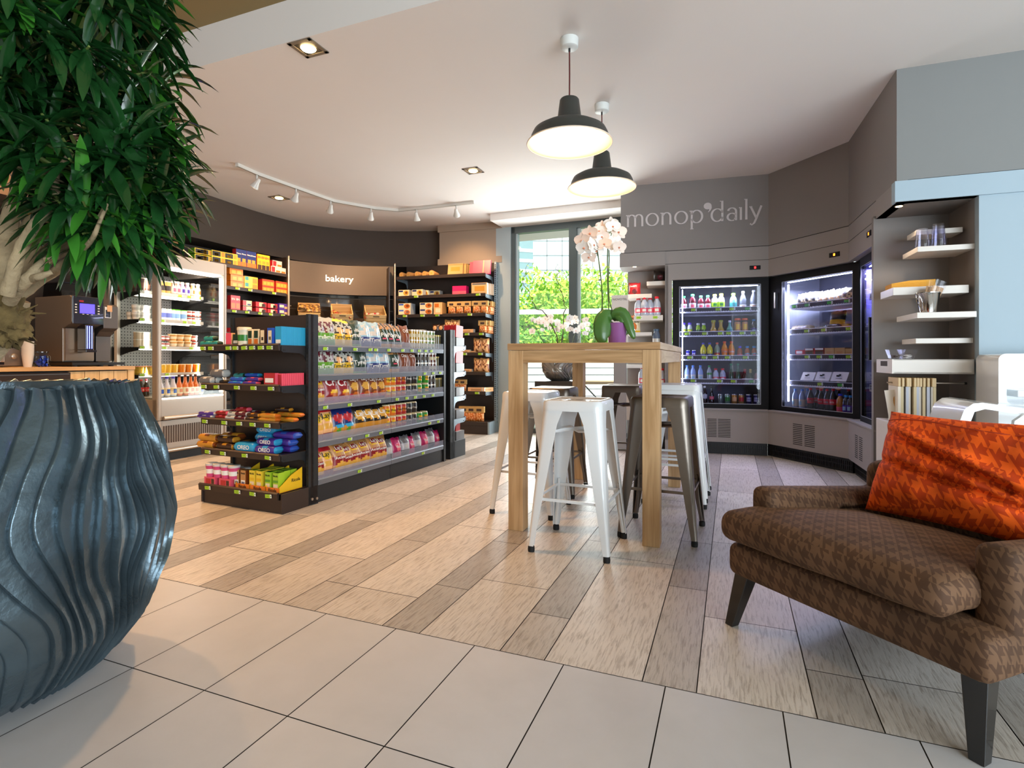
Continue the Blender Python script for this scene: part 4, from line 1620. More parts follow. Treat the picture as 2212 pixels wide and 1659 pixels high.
TB['gumw'] = make_tub('', .030, .034, .080, M('gum_white', '#d8d2bd', .4), M('gum_lid_cream', '#e2d6b8', .4), name='gum_tub', cat='gum tub', lidh=.014, band=P('grn2'))


# ------------------------------------------------------------------ laying goods out in rows
def lie(F, px, y, z, prot, label, rz=0.0, rx=0.0, ry=0.0, s=1.0, group=None, x=None, cat=None):
    return place(prot, F.T(F.xp(px, y) if x is None else x, y, z, rz, rx, ry, s), label, group, cat)


def row(F, items, y, z, where, group, lean=0.0, jit=0.03, start=0, frm='from the near post', s=1.0):
    """items: (photo column, sample, description[, scale[, depth shift]]) from one end of the shelf"""
    n = {}
    out = []
    for it in items:
        px, pr, desc = it[:3]
        sc_ = it[3] if len(it) > 3 else 1.0
        dy = it[4] if len(it) > 4 else 0.0
        dz = it[5] if len(it) > 5 else 0.0
        n[desc] = n.get(desc, 0) + 1
        out.append((px, pr, desc, sc_, dy, dz, n[desc]))
    for (px, pr, desc, sc_, dy, dz, k) in out:
        only = n[desc] == 1
        lab = ('only ' if only else ORD[k - 1] + ' ') + desc + (' ' if only else ' ' + frm + ' ') + where
        rz = RND.uniform(-jit, jit)
        # push back so that a leaning pack's foot stays behind the shelf edge
        lie(F, px, y + dy, z + dz, pr, lab, rz, lean, 0, s * sc_, group)
# ------------------------------------------------------------------ gondola: crisps, tubes and jars
LN = -.20
g_ = 'goods on the gondola shelves'
W1 = 'on gondola top shelf'
tg, ty, tb, td, pd, ru_ = BG['ty_green'], BG['ty_yellow'], BG['ty_blue'], BG['ty_dark'], BG['pop_dark'], BG['rust']
row(FG, [(690, tg, 'green bottomed crisp bag'), (709, tg, 'green bottomed crisp bag'), (733, ty, 'yellow bottomed crisp bag'), (751, ty, 'yellow bottomed crisp bag', .96),
         (766, td, 'dark crisp bag'), (789, tb, 'navy and ice blue crisp bag'), (812, tb, 'navy and ice blue crisp bag'), (829, pd, 'dark popcorn bag', 1.0),
         (843, pd, 'dark popcorn bag'), (858, pd, 'dark popcorn bag', .95), (877, ru_, 'rust orange crisp bag', .95)], .045, 1.052, W1, g_, LN)
row(FG, [(684, tg, 'green bottomed crisp bag'), (706, tg, 'green bottomed crisp bag'), (729, ty, 'yellow bottomed crisp bag', .93), (751, ty, 'yellow bottomed crisp bag', .96),
         (777, td, 'dark green crisp bag', 1.0), (808, tb, 'navy and ice blue crisp bag', 1.02), (828, tb, 'navy and ice blue crisp bag', 1.02), (851, pd, 'dark popcorn bag'),
         (871, ru_, 'rust orange crisp bag', .9), (889, ru_, 'rust orange crisp bag', .9)], .042, .851, 'on gondola second shelf', g_, -.12)
cr, lb_, lr, lk_, an, mx_ = BG['cru'], BG['lay_brown'], BG['lay_red'], BG['lay_black'], BG['anci'], BG['mixblue']
row(FG, [(686, an, 'tan crisp bag', .95), (714, cr, 'deep red crisp bag'), (740, cr, 'deep red crisp bag', .95), (764, lb_, 'brown crisp bag'), (788, lb_, 'brown crisp bag'),
         (806, lb_, 'brown crisp bag', .95), (822, lb_, 'brown crisp bag', .95)], .045, .651, 'on gondola third shelf', g_, -.16)
row(FG, [(685, lr, 'pale crisp bag with red foot', .95), (705, lr, 'pale crisp bag with red foot'), (729, mx_, 'royal blue snack bag'), (750, mx_, 'royal blue snack bag'), (776, lk_, 'black crisp bag'),
         (795, lk_, 'black crisp bag'), (810, lk_, 'black crisp bag', .95), (826, lk_, 'black crisp bag')], .045, .402, 'on gondola fourth shelf', g_, -.16)
mg, sk = BG['magenta'], BG['smoke']
row(FG, [(686, an, 'tan and red crisp bag', .9), (706, lr, 'red footed crisp bag', .9), (733, an, 'tan and red crisp bag'), (750, an, 'tan and red crisp bag', .9), (766, an, 'tan and red crisp bag', .95), (786, an, 'tan and red crisp bag', .95),
         (809, an, 'tan and red crisp bag'), (824, an, 'tan and red crisp bag', .95), (840, sk, 'grey snack bag', .95), (857, mg, 'magenta snack bag'), (877, sk, 'grey snack bag', .98),
         (888, mg, 'magenta snack bag', .9), (902, sk, 'grey snack bag'), (917, mg, 'magenta snack bag'), (932, sk, 'grey snack bag', 1.05), (943, mg, 'magenta snack bag', .92)],
    .045, .150, 'on gondola bottom shelf', g_, -.18)


def stacks(F, cols, y, z, dz, where, group, frm='from the near post', lv=2, s=1.0):
    for lev in range(lv):
        row(F, [(px, pr, ('upper ' if lev else 'lower ') + d) for (px, pr, d) in cols], y, z + lev * dz, where, group, 0, .05, frm=frm, s=s)


tubes = [('or', 'orange crisp tube'), ('or', 'orange crisp tube'), ('rd', 'red crisp tube'), ('rd', 'red crisp tube'), ('bk', 'black crisp tube'), ('bk', 'black crisp tube'), ('gr', 'green crisp tube'), ('gr', 'green crisp tube')]
xs = [834, 845, 857, 867, 879, 892, 902, 917]
stacks(FG, [(x, CN['tube_' + k], d) for x, (k, d) in zip(xs[:8], tubes[:8])], .05, .651, .099, 'on gondola third shelf', g_)
xs = [832, 845, 858, 868, 880, 891]
stacks(FG, [(x, CN['tube_' + k], d) for x, (k, d) in zip(xs, tubes[:6])], .05, .402, .099, 'on gondola fourth shelf', g_)
row(FG, [(903, CN['tube_gr'], 'green crisp tube'), (915, CN['tube_gr'], 'green crisp tube')], .05, .402, 'on gondola fourth shelf', g_)
row(FG, [(927, BG['darksack'], 'small dark bag lying', .7), (942, BG['darksack'], 'small dark bag lying', .7)], .10, .402, 'on gondola fourth shelf', g_, -1.0)
js = [('yl', 'amber jar'), ('yl', 'amber jar'), ('ol', 'olive jar'), ('ol', 'olive jar'), ('gn', 'green jar'), ('gn', 'green jar')]
stacks(FG, [(x, JR[k], d) for x, (k, d) in zip([889, 900, 909, 917, 925, 932], js)], .05, 1.053, .085, 'on gondola top shelf', g_)
row(FG, [(937, JR['tall'], 'tall dark jar'), (946, JR['tall'], 'tall dark jar')], .05, 1.053, 'on gondola top shelf', g_)
js = [('bk', 'black jar'), ('bk', 'black jar'), ('bk', 'black jar'), ('rd', 'rust jar'), ('rd', 'rust jar')]
stacks(FG, [(x, JR[k], d) for x, (k, d) in zip([903, 912, 920, 928, 935], js)], .05, .852, .085, 'on gondola second shelf', g_)
row(FG, [(942, JR['tall'], 'tall olive jar')], .05, .852, 'on gondola second shelf', g_)
stacks(FG, [(x, JR['bk'], 'black jar') for x in (925, 933)], .05, .652, .085, 'on gondola third shelf', g_)
row(FG, [(941, JR['tall'], 'tall olive jar'), (949, JR['tall'], 'tall olive jar')], .05, .652, 'on gondola third shelf', g_)

# ------------------------------------------------------------------ near end rack: sweets
ge = 'sweets on the near end rack'
cp = 'from the far corner'
BX = {}
BX['gumslim'] = make_box('', .052, .0088, .118, P('cyan'), P('cyan'), P('cyan'), [(-.4, .4, .1, .3, CW)], name='gum_packet', cat='gum packet')
BX['gumred'] = make_box('', .060, .013, .078, P('pink'), P('red2'), P('pink'), [(-.4, .4, .1, .9, P('red2'))], name='gum_packet', cat='gum packet')
BX['carton'] = make_box('', .042, .03, .105, P('crm'), P('crm'), P('crm'), [(-.4, .4, .45, .9, P('dgr')), (-.4, .4, .05, .4, P('org'))], name='sweet_carton', cat='sweet carton')
BX['cartonk'] = make_box('', .042, .03, .105, P('choc'), P('choc'), P('choc'), [(-.38, .38, .15, .92, P('crm')), (-.2, .2, .3, .5, P('dark'))], name='sweet_carton', cat='sweet carton')
BX['cartonb'] = make_box('', .045, .03, .110, P('blue'), P('blue'), P('blue'), [(-.34, .34, .12, .85, P('crm')), (-.2, .2, .3, .5, P('dark'))], name='sweet_carton', cat='sweet carton')
BX['small'] = make_box('', .05, .03, .075, P('dgr'), P('grn2'), P('dgr'), [(-.4, .4, .2, .45, P('lgr'))], name='sweet_carton', cat='sweet carton')
BX['smallp'] = make_box('', .05, .03, .085, P('pink'), P('pink'), P('peach'), [], name='sweet_carton', cat='sweet carton')
PKR = {}
PKR['mint'] = make_pack('', .10, .045, .035, P('teal'), P('dgr'), None, 'mint_pack', 'mint pack', 2)
PKR['slate'] = make_pack('', .12, .06, .05, P('grey'), P('lgr'), None, 'snack_bar', 'snack bar', 3)
PKR['blue'] = make_pack('', .13, .04, .026, P('blue'), P('cyan'), None, 'snack_bar', 'snack bar', 4)
PKR['mauve'] = make_pack('', .13, .04, .026, P('pur'), P('pink'), None, 'snack_bar', 'snack bar', 5)
PKR['violet'] = make_pack('', .15, .05, .024, P('pur'), P('lgr'), None, 'snack_bar', 'snack bar', 6)
PKR['red'] = make_pack('', .11, .045, .03, P('red'), P('pink'), None, 'snack_bar', 'snack bar', 7)
PKR['white'] = make_pack('', .11, .045, .028, P('lgr'), P('grey'), None, 'snack_bar', 'snack bar', 8)
PKR['wine'] = make_pack('', .11, .045, .03, P('wine'), P('lgr'), None, 'snack_bar', 'snack bar', 9)
PKR['choc'] = make_pack('', .12, .045, .028, P('choc'), P('gold'), None, 'snack_bar', 'snack bar', 10)
PKR['gold'] = make_pack('', .14, .045, .028, P('gold'), P('org'), None, 'snack_bar', 'snack bar', 11)
PKR['caramel'] = make_pack('', .18, .07, .05, P('gold'), P('brown'), None, 'biscuit_pack', 'biscuit pack', 12)
PKR['choc2'] = make_pack('', .18, .07, .05, P('choc'), P('gold'), None, 'biscuit_pack', 'biscuit pack', 13)
PKR['oreo'] = make_pack('', .17, .075, .058, P('cyan'), P('cyan'), 'OREO', 'biscuit_pack', 'biscuit pack', 14)
PKR['oreov'] = make_pack('', .17, .075, .050, P('pur'), P('cyan'), 'OREO', 'biscuit_pack', 'biscuit pack', 15)
PKR['milk'] = make_pack('', .19, .08, .045, P('pur'), P('blue'), None, 'biscuit_pack', 'biscuit pack', 16)
W = 'on end rack top shelf'
row(FN, [(448, PKR['mint'], 'teal mint pack'), (466, PKR['mint'], 'teal mint pack'), (456, PKR['mint'], 'stacked teal mint pack', 1, .02, .034), (498, BX['smallp'], 'pink sweet carton'), (513, BX['small'], 'dark green sweet carton'),
         (528, TB['gumw'], 'white gum tub', 1.25), (544, BX['carton'], 'cream and orange carton'), (557, BX['carton'], 'cream and orange carton'), (571, BX['cartonk'], 'chocolate brown carton'),
         (587, BX['cartonb'], 'blue carton')], .03, 1.056, W, ge, frm=cp)
for i in range(20):
    place(BX['gumslim'], FN.T(.672, .028 + .0102 * i, 1.056, 0, 0, 0), ORD[i] + ' slim blue gum packet from the blue carton on end rack', 'slim blue gum packets')
row(FN, [(450, PKR['slate'], 'grey snack bar'), (462, PKR['slate'], 'grey snack bar', 1.0, .03), (476, PKR['slate'], 'stacked grey snack bar', 1.1, .03, .045), (492, PKR['choc'], 'dark snack bar', 1, .05, .0),
         (512, PKR['blue'], 'blue snack bar', 1, 0, 0), (516, PKR['blue'], 'stacked blue snack bar', 1, .01, .026), (544, PKR['mauve'], 'mauve snack bar'), (550, PKR['mauve'], 'stacked mauve snack bar', 1, .01, .026),
         (548, PKR['blue'], 'raised blue snack bar', 1, .06, .05), (520, PKR['mint'], 'teal mint pack', 1, .07, .04)], .03, .799, 'on end rack second shelf', ge, frm=cp)
pp = make_box('', .10, .03, .085, P('red2'), P('red2'), P('pink'), [(-.4, .35, .25, .6, CW)], name='sweet_carton', cat='sweet carton')
lie(FN, 586, .02, .799, pp, 'red printed sweet carton beside pink gum packets on end rack', s=.95, group=ge)
for i in range(12):
    place(BX['gumred'], FN.T(.668, .035 + .0155 * i, .799, 0), ORD[i] + ' slim pink gum packet from red carton on end rack', 'slim pink gum packets')
R6 = random.Random(5)
W = 'on end rack third shelf'
row(FN, [(448, PKR['violet'], 'violet snack bar', 1.1), (452, PKR['violet'], 'stacked violet snack bar', 1.05, 0, .022), (482, PKR['red'], 'red snack bar'), (483, PKR['red'], 'stacked red snack bar', 1, .0, .028), (500, PKR['white'], 'white snack bar'),
         (503, PKR['white'], 'stacked white snack bar', 1, .01, .026), (523, PKR['wine'], 'wine red snack bar'), (525, PKR['wine'], 'stacked wine red snack bar', 1, .0, .028), (527, PKR['red'], 'topmost red snack bar', 1, .02, .056), (549, PKR['choc'], 'chocolate brown snack bar'), (551, PKR['choc'], 'stacked chocolate brown snack bar', 1, 0, .026),
         (583, PKR['gold'], 'gold snack bar', 1.1), (584, PKR['gold'], 'stacked gold snack bar', 1.1, 0, .026)], .035, .566, W, ge, jit=.08, frm=cp)
for i, k in enumerate(('violet', 'red', 'white', 'wine', 'choc', 'choc', 'gold', 'gold')):
    for lv in range(2):
        nm = {'violet': 'violet', 'red': 'red', 'white': 'white', 'wine': 'wine red', 'choc': 'brown', 'gold': 'gold'}[k]
        place(PKR[k], FN.T(.07 + i * .087, .10 + .05 * lv, .566 + .026 * lv, R6.uniform(-.15, .15)),
              ('upper ' if lv else 'lower ') + nm + ' snack bar in back row, ' + ORD[i] + ' from far corner, third shelf', ge)
for lv in range(2):
    place(PKR['choc'], FN.T(.53 + .03 * lv, .18, .592 + .026 * lv, .1), ('upper' if lv else 'lower') + ' dark bar at the back of the third shelf', ge)
W = 'on end rack fourth shelf'
row(FN, [(452, PKR['caramel'], 'golden biscuit pack', 1.0), (456, PKR['caramel'], 'stacked golden biscuit pack', 1, .01, .046), (492, PKR['choc2'], 'brown biscuit pack', .9), (494, PKR['choc2'], 'stacked brown biscuit pack', .9, .01, .046),
         (537, PKR['oreo'], 'sky blue biscuit pack', 1.1), (581, PKR['oreov'], 'violet printed biscuit pack', 1.05), (583, PKR['oreov'], 'stacked violet printed biscuit pack', 1.0, .01, .05)], .045, .363, W, ge, jit=.06, frm=cp)
for i, (x, y, z, k, d) in enumerate([(.12, .15, 0, 'choc2', 'brown'), (.25, .16, 0, 'choc2', 'second brown'), (.12, .15, .048, 'caramel', 'golden'), (.42, .14, 0, 'oreo', 'sky blue'), (.60, .14, 0, 'milk', 'violet'), (.45, .14, .056, 'oreo', 'raised sky blue'),
                                   (.47, .14, .11, 'oreo', 'topmost sky blue'), (.62, .12, .046, 'milk', 'raised violet'), (.64, .13, .09, 'milk', 'topmost violet')]):
    place(PKR[k], FN.T(x, y, .363 + z, R6.uniform(-.1, .1)), d + ' biscuit pack at the back of end rack fourth shelf', ge)
W = 'on end rack base'
gp = make_box('', .10, .06, .052, P('pink'), P('pink'), P('pink'), [(-.35, .1, .2, .8, P('red2')), (.15, .4, .2, .8, P('choc'))], name='gum_box', cat='gum box')
row(FN, [(462, gp, 'pink gum box', 1.05), (494, gp, 'pink gum box', 1.05)], .025, .125, W, ge, jit=0, frm=cp)
row(FN, [(457, TB['gumtub'], 'pink gum tub'), (473, TB['gumtub'], 'pink gum tub'), (490, TB['gumtub'], 'pink gum tub'), (506, TB['gumtub'], 'pink gum tub')], .02, .180, W, ge, jit=0, frm=cp)
row(FN, [(467, TB['gumtub'], 'back row gum tub', 1, 0, 0), (483, TB['gumtub'], 'back row gum tub'), (500, TB['gumtub'], 'back row gum tub'), (514, TB['gumtub'], 'back row gum tub'), (529, TB['gumtub'], 'back row gum tub')], .10, .150, W, ge, jit=0, frm=cp)
gp2 = make_box('', .046, .05, .098, P('tan'), P('tan'), P('brown'), [(-.4, .4, .05, .35, CW), (-.3, .3, .1, .25, P('navy'))], [('Ricola', 0, .8, .015, CK)], name='lozenge_box', cat='lozenge box')
gy = make_box('', .046, .05, .105, P('yel2'), P('lime'), P('yel2'), [(-.4, .4, .05, .32, P('crm')), (-.45, .45, .4, .55, P('yel'))], [('Ricola', 0, .8, .0155, CK)], name='lozenge_box', cat='lozenge box')
gg = make_box('', .046, .05, .105, P('lime'), P('grn'), P('lime'), [(-.4, .4, .05, .32, P('crm')), (-.45, .45, .4, .55, P('grn'))], [('Ricola', 0, .8, .0155, CK)], name='lozenge_box', cat='lozenge box')
row(FN, [(518, gp2, 'brown lozenge box'), (532, gp2, 'brown lozenge box'), (551, gy, 'yellow lozenge box'), (566, gy, 'yellow lozenge box'), (585, gg, 'lime lozenge box'), (602, gg, 'lime lozenge box')], .04, .145, W, ge, jit=0, frm=cp)
for k, (a, pr, d) in enumerate(((.50, gg, 'lime'), (.55, gg, 'lime'), (.39, gy, 'yellow'), (.44, gy, 'yellow'))):
    for j in range(2):
        place(pr, FN.T([.595, .645, .485, .535][k], .10 + .055 * j, .145), ORD[j] + ' ' + d + ' lozenge box behind the ' + ('inner' if k % 2 == 0 else 'outer') + ' front ' + d + ' box', ge)
for (a, b, d) in ((.315, .43, 'under brown boxes'), (.44, .555, 'under yellow boxes'), (.562, .69, 'under lime boxes')):
    x0, x1 = FN.xp({.315: 510, .44: 541, .562: 575}[a], .01), FN.xp({.43: 540, .555: 574, .69: 611}[b], .01)
    t = thing('display_tray', 'orange yellow lozenge display tray ' + d + ' on end rack base', 'display tray', FN.w(x0, .005, .126), FN.a)
    mb = MB()
    wd = min(x1, .70) - x0
    mb.box(0, wd, 0, .003, 0, .032, P('orange', .5))
    mb.box(0, wd, 0, .19, 0, .003, P('orange', .5))
    mb.prism([(0, 0), (.19, 0), (.19, .135), (.10, .10), (0, .034)], wd - .003, wd, P('yel', .5), 'x')
    mb.prism([(0, 0), (.19, 0), (.19, .135), (.10, .10), (0, .034)], 0, .003, P('yel', .5), 'x')
    mb.build('tray_card', t, angle=0)
    text('Ricola', .028, CK, t, (wd / 2, -.001, .016), (PI / 2, 0, 0), .0004, bold=.0004)
    if a > .5:
        text('Ricola', .030, CK, t, (wd + .001, .135, .062), (PI / 2, 0, PI / 2), .0004, bold=.0004)
# far end rack stubs seen past the gondola
wb = make_box('', .06, .16, .085, P('lgr'), P('lgr'), P('grey'), [], name='snack_box', cat='snack box')
rb = make_box('', .03, .14, .12, P('red'), P('crm'), P('red2'), [(-.2, .2, .1, .9, P('peach'))], name='snack_box', cat='snack box')
for lvl, (z, k, lbn) in enumerate(((1.095, 0, 'top'), (.84, 0, 'second'), (.60, 1, 'third'), (.38, 1, 'fourth'), (.165, 2, 'bottom'))):
    for j in range(3):
        place(wb, FE.T(.04 + .065 * j, .09, z), ORD[j] + ' white box from the corner on far end rack, ' + lbn + ' shelf', 'white boxes on the far end rack')
    if k == 0:
        for j in range(4):
            place(rb, FE.T(.03 + .036 * j, .10, z + .086, 0, .06), ORD[j] + ' red packet standing on white boxes, far end rack ' + lbn + ' shelf', 'red packets on the far end rack')
    if k == 2:
        for j in range(2):
            place(rb, FE.T(.04 + .06 * j, .10, z + .086, 0, 0, 0, .6), ORD[j] + ' small red packet on far end rack bottom shelf', 'red packets on the far end rack')

# ------------------------------------------------------------------ wall bay beside the column: biscuits
gr = 'biscuits on the column side bay'
fc_ = 'from the silver post'
FB = {}
FB['cookie'] = make_food_box('', .155, .10, .085, P('crm'), P('chip'), P('lgr'), P('navy'))
FB['bread'] = make_food_box('', .18, .14, .08, P('crm'), P('org'), P('silver'), P('blue'))
FB['breadr'] = make_food_box('', .18, .14, .08, P('crm'), P('org'), P('lgr'), P('navy'))
FB['shell'] = make_box('', .12, .14, .155, P('peach'), P('kraft'), P('tan'), [(-.4, .1, .6, .9, P('org')), (-.3, .3, .15, .5, P('crm'))])
FB['kraftbig'] = make_box('', .21, .035, .155, P('kraft'), P('kraft'), P('tan'), [(-.46, .46, .06, .09, P('brown')), (-.46, .46, .9, .93, P('brown')), (-.3, .3, .35, .7, P('gold'))])
FB['crate'] = make_box('', .21, .035, .145, P('peach'), P('tan'), P('lgr'), [(-.45, .45, .82, .97, P('grey')), (-.3, .35, .25, .7, P('gold'))])
FB['pinkbox'] = make_box('', .23, .03, .175, P('pink'), P('pink'), P('mag'), [(.08, .13, 0, 1, P('peach'))], name='gift_box', cat='gift box')
FB['magbox'] = make_box('', .19, .10, .11, P('mag'), P('mag'), P('mag'), [(-.5, .5, 0, .4, P('pink')), (-.02, .02, 0, .4, P('gold'))], name='gift_box', cat='gift box')
FB['long'] = make_box('', .215, .06, .055, P('peach'), P('crm'), P('lgr'), [(-.3, .3, .3, .7, P('tan'))])
FB['flatb'] = make_box('', .17, .11, .04, P('lgr'), P('lgr'), P('lgr'), [(-.45, -.1, .2, .8, P('navy'))])
mb = MB()


def make_clip_bag(key, seed, name='biscuit_bag'):
    """clear biscuit bag folded under a printed card header"""
    o = make_bag('', .105, .125, .035, crisps(bands((1, P('crm'))), P('org'), P('crm'), .05, .8, seed, -.1), [], seed, name, 'biscuit bag', 8, 9)
    return o


cb = MB()
pt0 = bag_surface(.10, .115, .033, 3.1)
f_ = crisps(bands((1, P('crm'))), P('org'), P('peach'), .02, .95, 4, -.05)
cb.grid(lambda u, v: pt0(u, v, 1), 8, 9, None, True, mfn=f_)
cb.grid(lambda u, v: pt0(1 - u, v, -1), 8, 9, None, True, mfn=f_)
o = cb.build('biscuit_bag', None, angle=60)
o['category'] = 'biscuit bag'
mb = MB()
mb.box(-.055, .055, -.022, .022, .10, .165, P('kraft', .6))
mb.box(-.028, .028, -.0235, -.022, .115, .142, P('choc'))
mb.build('card_header', o, angle=0)
FB['bon'] = proto(o)
FB['roll'] = None
mb = MB()
mb.lathe([(.034, 0), (.036, .004), (.036, .19), (.034, .194)], P('tan', .5), 20, mat=T(0, 0, .036, 0, -PI / 2))
disc(mb, 0, -.0008, .036, .026, .026, P('kraft', .5))
disc(mb, 0, -.0012, .036, .012, .012, P('gold', .5))
o = mb.build('biscuit_roll', None, angle=40)
o['category'] = 'biscuit roll'
FB['roll'] = proto(o)
FB['sachet'] = make_bag('', .12, .18, .04, crisps(bands((1, P('tan'))), P('brown'), P('peach'), .05, .9, 7, .05), [], 21.0, 'biscuit_bag', 'biscuit bag', 9, 10)
FB['darkbag'] = make_bag('', .11, .13, .04, ell(bands((.15, P('tan')), (1, P('choc'))), (.4, .6, .25, .2, P('peach'))), [], 22.0, 'biscuit_bag', 'biscuit bag', 9, 10)
row(RU, [(867, FB['roll'], 'round tan biscuit roll'), (882, FB['roll'], 'round tan biscuit roll'), (900, FB['roll'], 'round tan biscuit roll'), (916, FB['roll'], 'round tan biscuit roll'), (932, FB['roll'], 'round tan biscuit roll', 1.12)],
    .03, 2.062, 'on column bay top shelf', gr, jit=.25, frm=fc_)
lie(RU, 984, .06, 2.062, FB['kraftbig'], 'front tan printed box leaning on column bay top shelf', 0, -.15, 0, 1.0, gr)
for j in range(3):
    place(FB['kraftbig'], RU.T(RU.xp(984, .06) + .03 + .008 * j, .105 + .04 * j, 2.062, 0, -.1), ORD[j] + ' tan box behind the front printed box on top shelf', gr)
lie(RU, 1040, .06, 2.062, FB['pinkbox'], 'pink gift box with gold ribbon leaning on top shelf', 0, -.2, .0, 1.05, gr)
place(FB['pinkbox'], RU.T(RU.xp(1032, .1), .11, 2.062, 0, -.15, 0, 1.0), 'pink gift box behind the ribboned box on top shelf', gr)
row(RU, [(876, FB['cookie'], 'cookie carton'), (905, FB['cookie'], 'cookie carton'), (995, FB['magbox'], 'magenta gift box'), (1036, FB['crate'], 'peach printed box')], .05, 1.805, 'on column bay second shelf', gr, jit=0, frm=fc_)
for j in range(4):
    place(FB['crate'], RU.T(RU.xp(1036, .06) + .012 * j, .10 + .04 * j, 1.805), ORD[j] + ' peach box behind the front one, second shelf', gr)
for j in range(3):
    place(FB['cookie'], RU.T(RU.xp(910, .06), .165 + .0 * j, 1.805 + 0 * j) if j == 0 else RU.T(RU.xp(876, .06), .165, 1.805) if j == 1 else RU.T(RU.xp(940, .2), .23, 1.805),
          ['cookie carton behind the one farther from the post, second shelf', 'cookie carton behind the one nearer the post, second shelf', 'cookie carton alone at the back of second shelf'][j], gr)
for lv in range(2):
    d = 'upper' if lv else 'lower'
    row(RU, [(879, FB['bread'], d + ' blue label toast carton'), (925, FB['breadr'], d + ' pale toast carton')], .09, 1.552 + lv * .081, 'on column bay third shelf', gr, jit=0, frm=fc_)
row(RU, [(951, FB['shell'], 'tall peach carton'), (976, FB['bon'], 'card topped biscuit bag'), (993, FB['bon'], 'card topped biscuit bag'), (1010, FB['bon'], 'card topped biscuit bag'), (1029, FB['bon'], 'card topped biscuit bag'),
         (1046, FB['bon'], 'card topped biscuit bag')], .05, 1.552, 'on column bay third shelf', gr, jit=.05, frm=fc_)
for j in range(3):
    place(FB['bon'], RU.T(RU.xp(1056, .15) - .0, .14 + .06 * j, 1.552), ORD[j] + ' card topped biscuit bag at the back, third shelf', gr)
row(RU, [(887, FB['flatb'], 'flat pale carton'), (905, FB['flatb'], 'flat pale carton', 1, .02, .02), (921, FB['flatb'], 'flat pale carton'), (943, FB['darkbag'], 'brown biscuit bag'), (956, FB['darkbag'], 'brown biscuit bag'),
         (970, FB['sachet'], 'tan biscuit bag'), (984, FB['sachet'], 'tan biscuit bag'), (1008, FB['long'], 'long peach carton'), (1043, FB['bon'], 'card topped biscuit bag')],
    .06, 1.299, 'on column bay fourth shelf', gr, jit=.05, frm=fc_)
for j in range(3):
    place(FB['bon'], RU.T(RU.xp(1052, .12), .11 + .06 * j, 1.299), ORD[j] + ' card topped biscuit bag at the back, fourth shelf', gr)
row(RU, [(1003, FB['long'], 'short kraft carton', .8), (1021, FB['long'], 'short kraft carton', .5), (1033, FB['sachet'], 'tan biscuit bag', 1.05), (1047, FB['sachet'], 'tan biscuit bag', 1.05)],
    .06, 1.043, 'on column bay fifth shelf', gr, jit=.03, frm=fc_)
row(RU, [(1007, FB['long'], 'orange peach carton', .8), (1033, FB['sachet'], 'tan biscuit bag', 1.0), (1047, FB['sachet'], 'tan biscuit bag', 1.0)], .05, .794, 'on column bay sixth shelf', gr, jit=.03, frm=fc_)
row(RU, [(987, FB['bon'], 'card topped biscuit bag', .95, .05), (1000, FB['bon'], 'card topped biscuit bag', .95, .03), (1030, FB['long'], 'long patterned carton', 1.05, 0, 0)], .05, .542, 'on column bay seventh shelf', gr, jit=.03, frm=fc_)
place(FB['long'], RU.T(RU.xp(1048, .07), .12, .542, 1.2), 'pale carton end at the back of the seventh shelf', gr)
row(RU, [(1003, FB['bon'], 'card topped biscuit bag', 1.2), (1019, FB['bon'], 'card topped biscuit bag', 1.2), (1036, FB['bon'], 'card topped biscuit bag', 1.2)], .05, .155, 'on column bay base shelf', gr, jit=.02, frm=fc_)

# ------------------------------------------------------------------ wall bay beside the chiller
gl = 'boxes on the chiller side bay'
fp = 'from the chiller'
LB = {}
LB['green'] = make_box('', .155, .12, .062, P('yel2'), P('grn'), P('grn'), [(-.45, .15, .1, .9, P('dark')), (-.3, .0, .2, .6, P('yel')), (.2, .45, .1, .9, P('gold'))])
LB['prince'] = make_box('', .07, .06, .20, P('navy'), P('navy'), P('red2'), [(-.45, .45, .02, .3, P('org')), (-.3, .3, .3, .5, P('gold'))], [('Prince', 0, .75, .022, CW)])
LB['bn'] = make_box('', .065, .06, .19, P('yel'), P('grn'), P('org'), [(-.4, .4, .05, .35, P('choc')), (-.35, .35, .4, .6, P('gold'))], [('BN', 0, .8, .04, P('red2'))])
LB['whitered'] = make_box('', .14, .10, .075, P('lgr'), P('lgr'), P('red2'), [(-.45, -.1, .1, .9, P('red2')), (.0, .45, .1, .4, P('org'))])
LB['orange'] = make_box('', .17, .12, .07, P('orange'), P('orange'), P('orange'), [(-.35, -.05, .15, .7, P('chip')), (.05, .35, .15, .7, P('chip'))])
LB['yellow'] = make_box('', .18, .12, .075, P('yel'), P('yel'), P('yel'), [(-.45, -.2, .4, .95, P('teal')), (.1, .45, .05, .8, P('gold'))])
LB['redor'] = make_box('', .17, .12, .072, P('orange'), P('red2'), P('red2'), [(-.5, .5, .75, .95, P('red2')), (-.4, -.15, .1, .6, P('chip')), (-.1, .15, .1, .6, P('chip')), (.2, .42, .1, .6, P('chip'))])
LB['bnr'] = make_box('', .06, .06, .17, P('red2'), P('grn'), P('red'), [(-.4, .4, .15, .5, P('org'))], [('BN', 0, .75, .034, CW)])
LB['pepito'] = make_box('', .14, .10, .072, P('crm'), P('lgr'), P('red2'), [(-.5, -.12, .05, .95, P('red2')), (.0, .4, .1, .4, P('navy'))])
LB['granola'] = make_box('', .15, .10, .06, P('red2'), P('red2'), P('red2'), [(-.2, .2, .1, .9, P('crm')), (.05, .4, .1, .7, P('choc'))])
LB['purple'] = make_box('', .165, .12, .07, P('pur'), P('pur'), P('pur'), [(.0, .45, .1, .5, P('peach')), (-.45, -.05, .3, .75, P('crm'))])
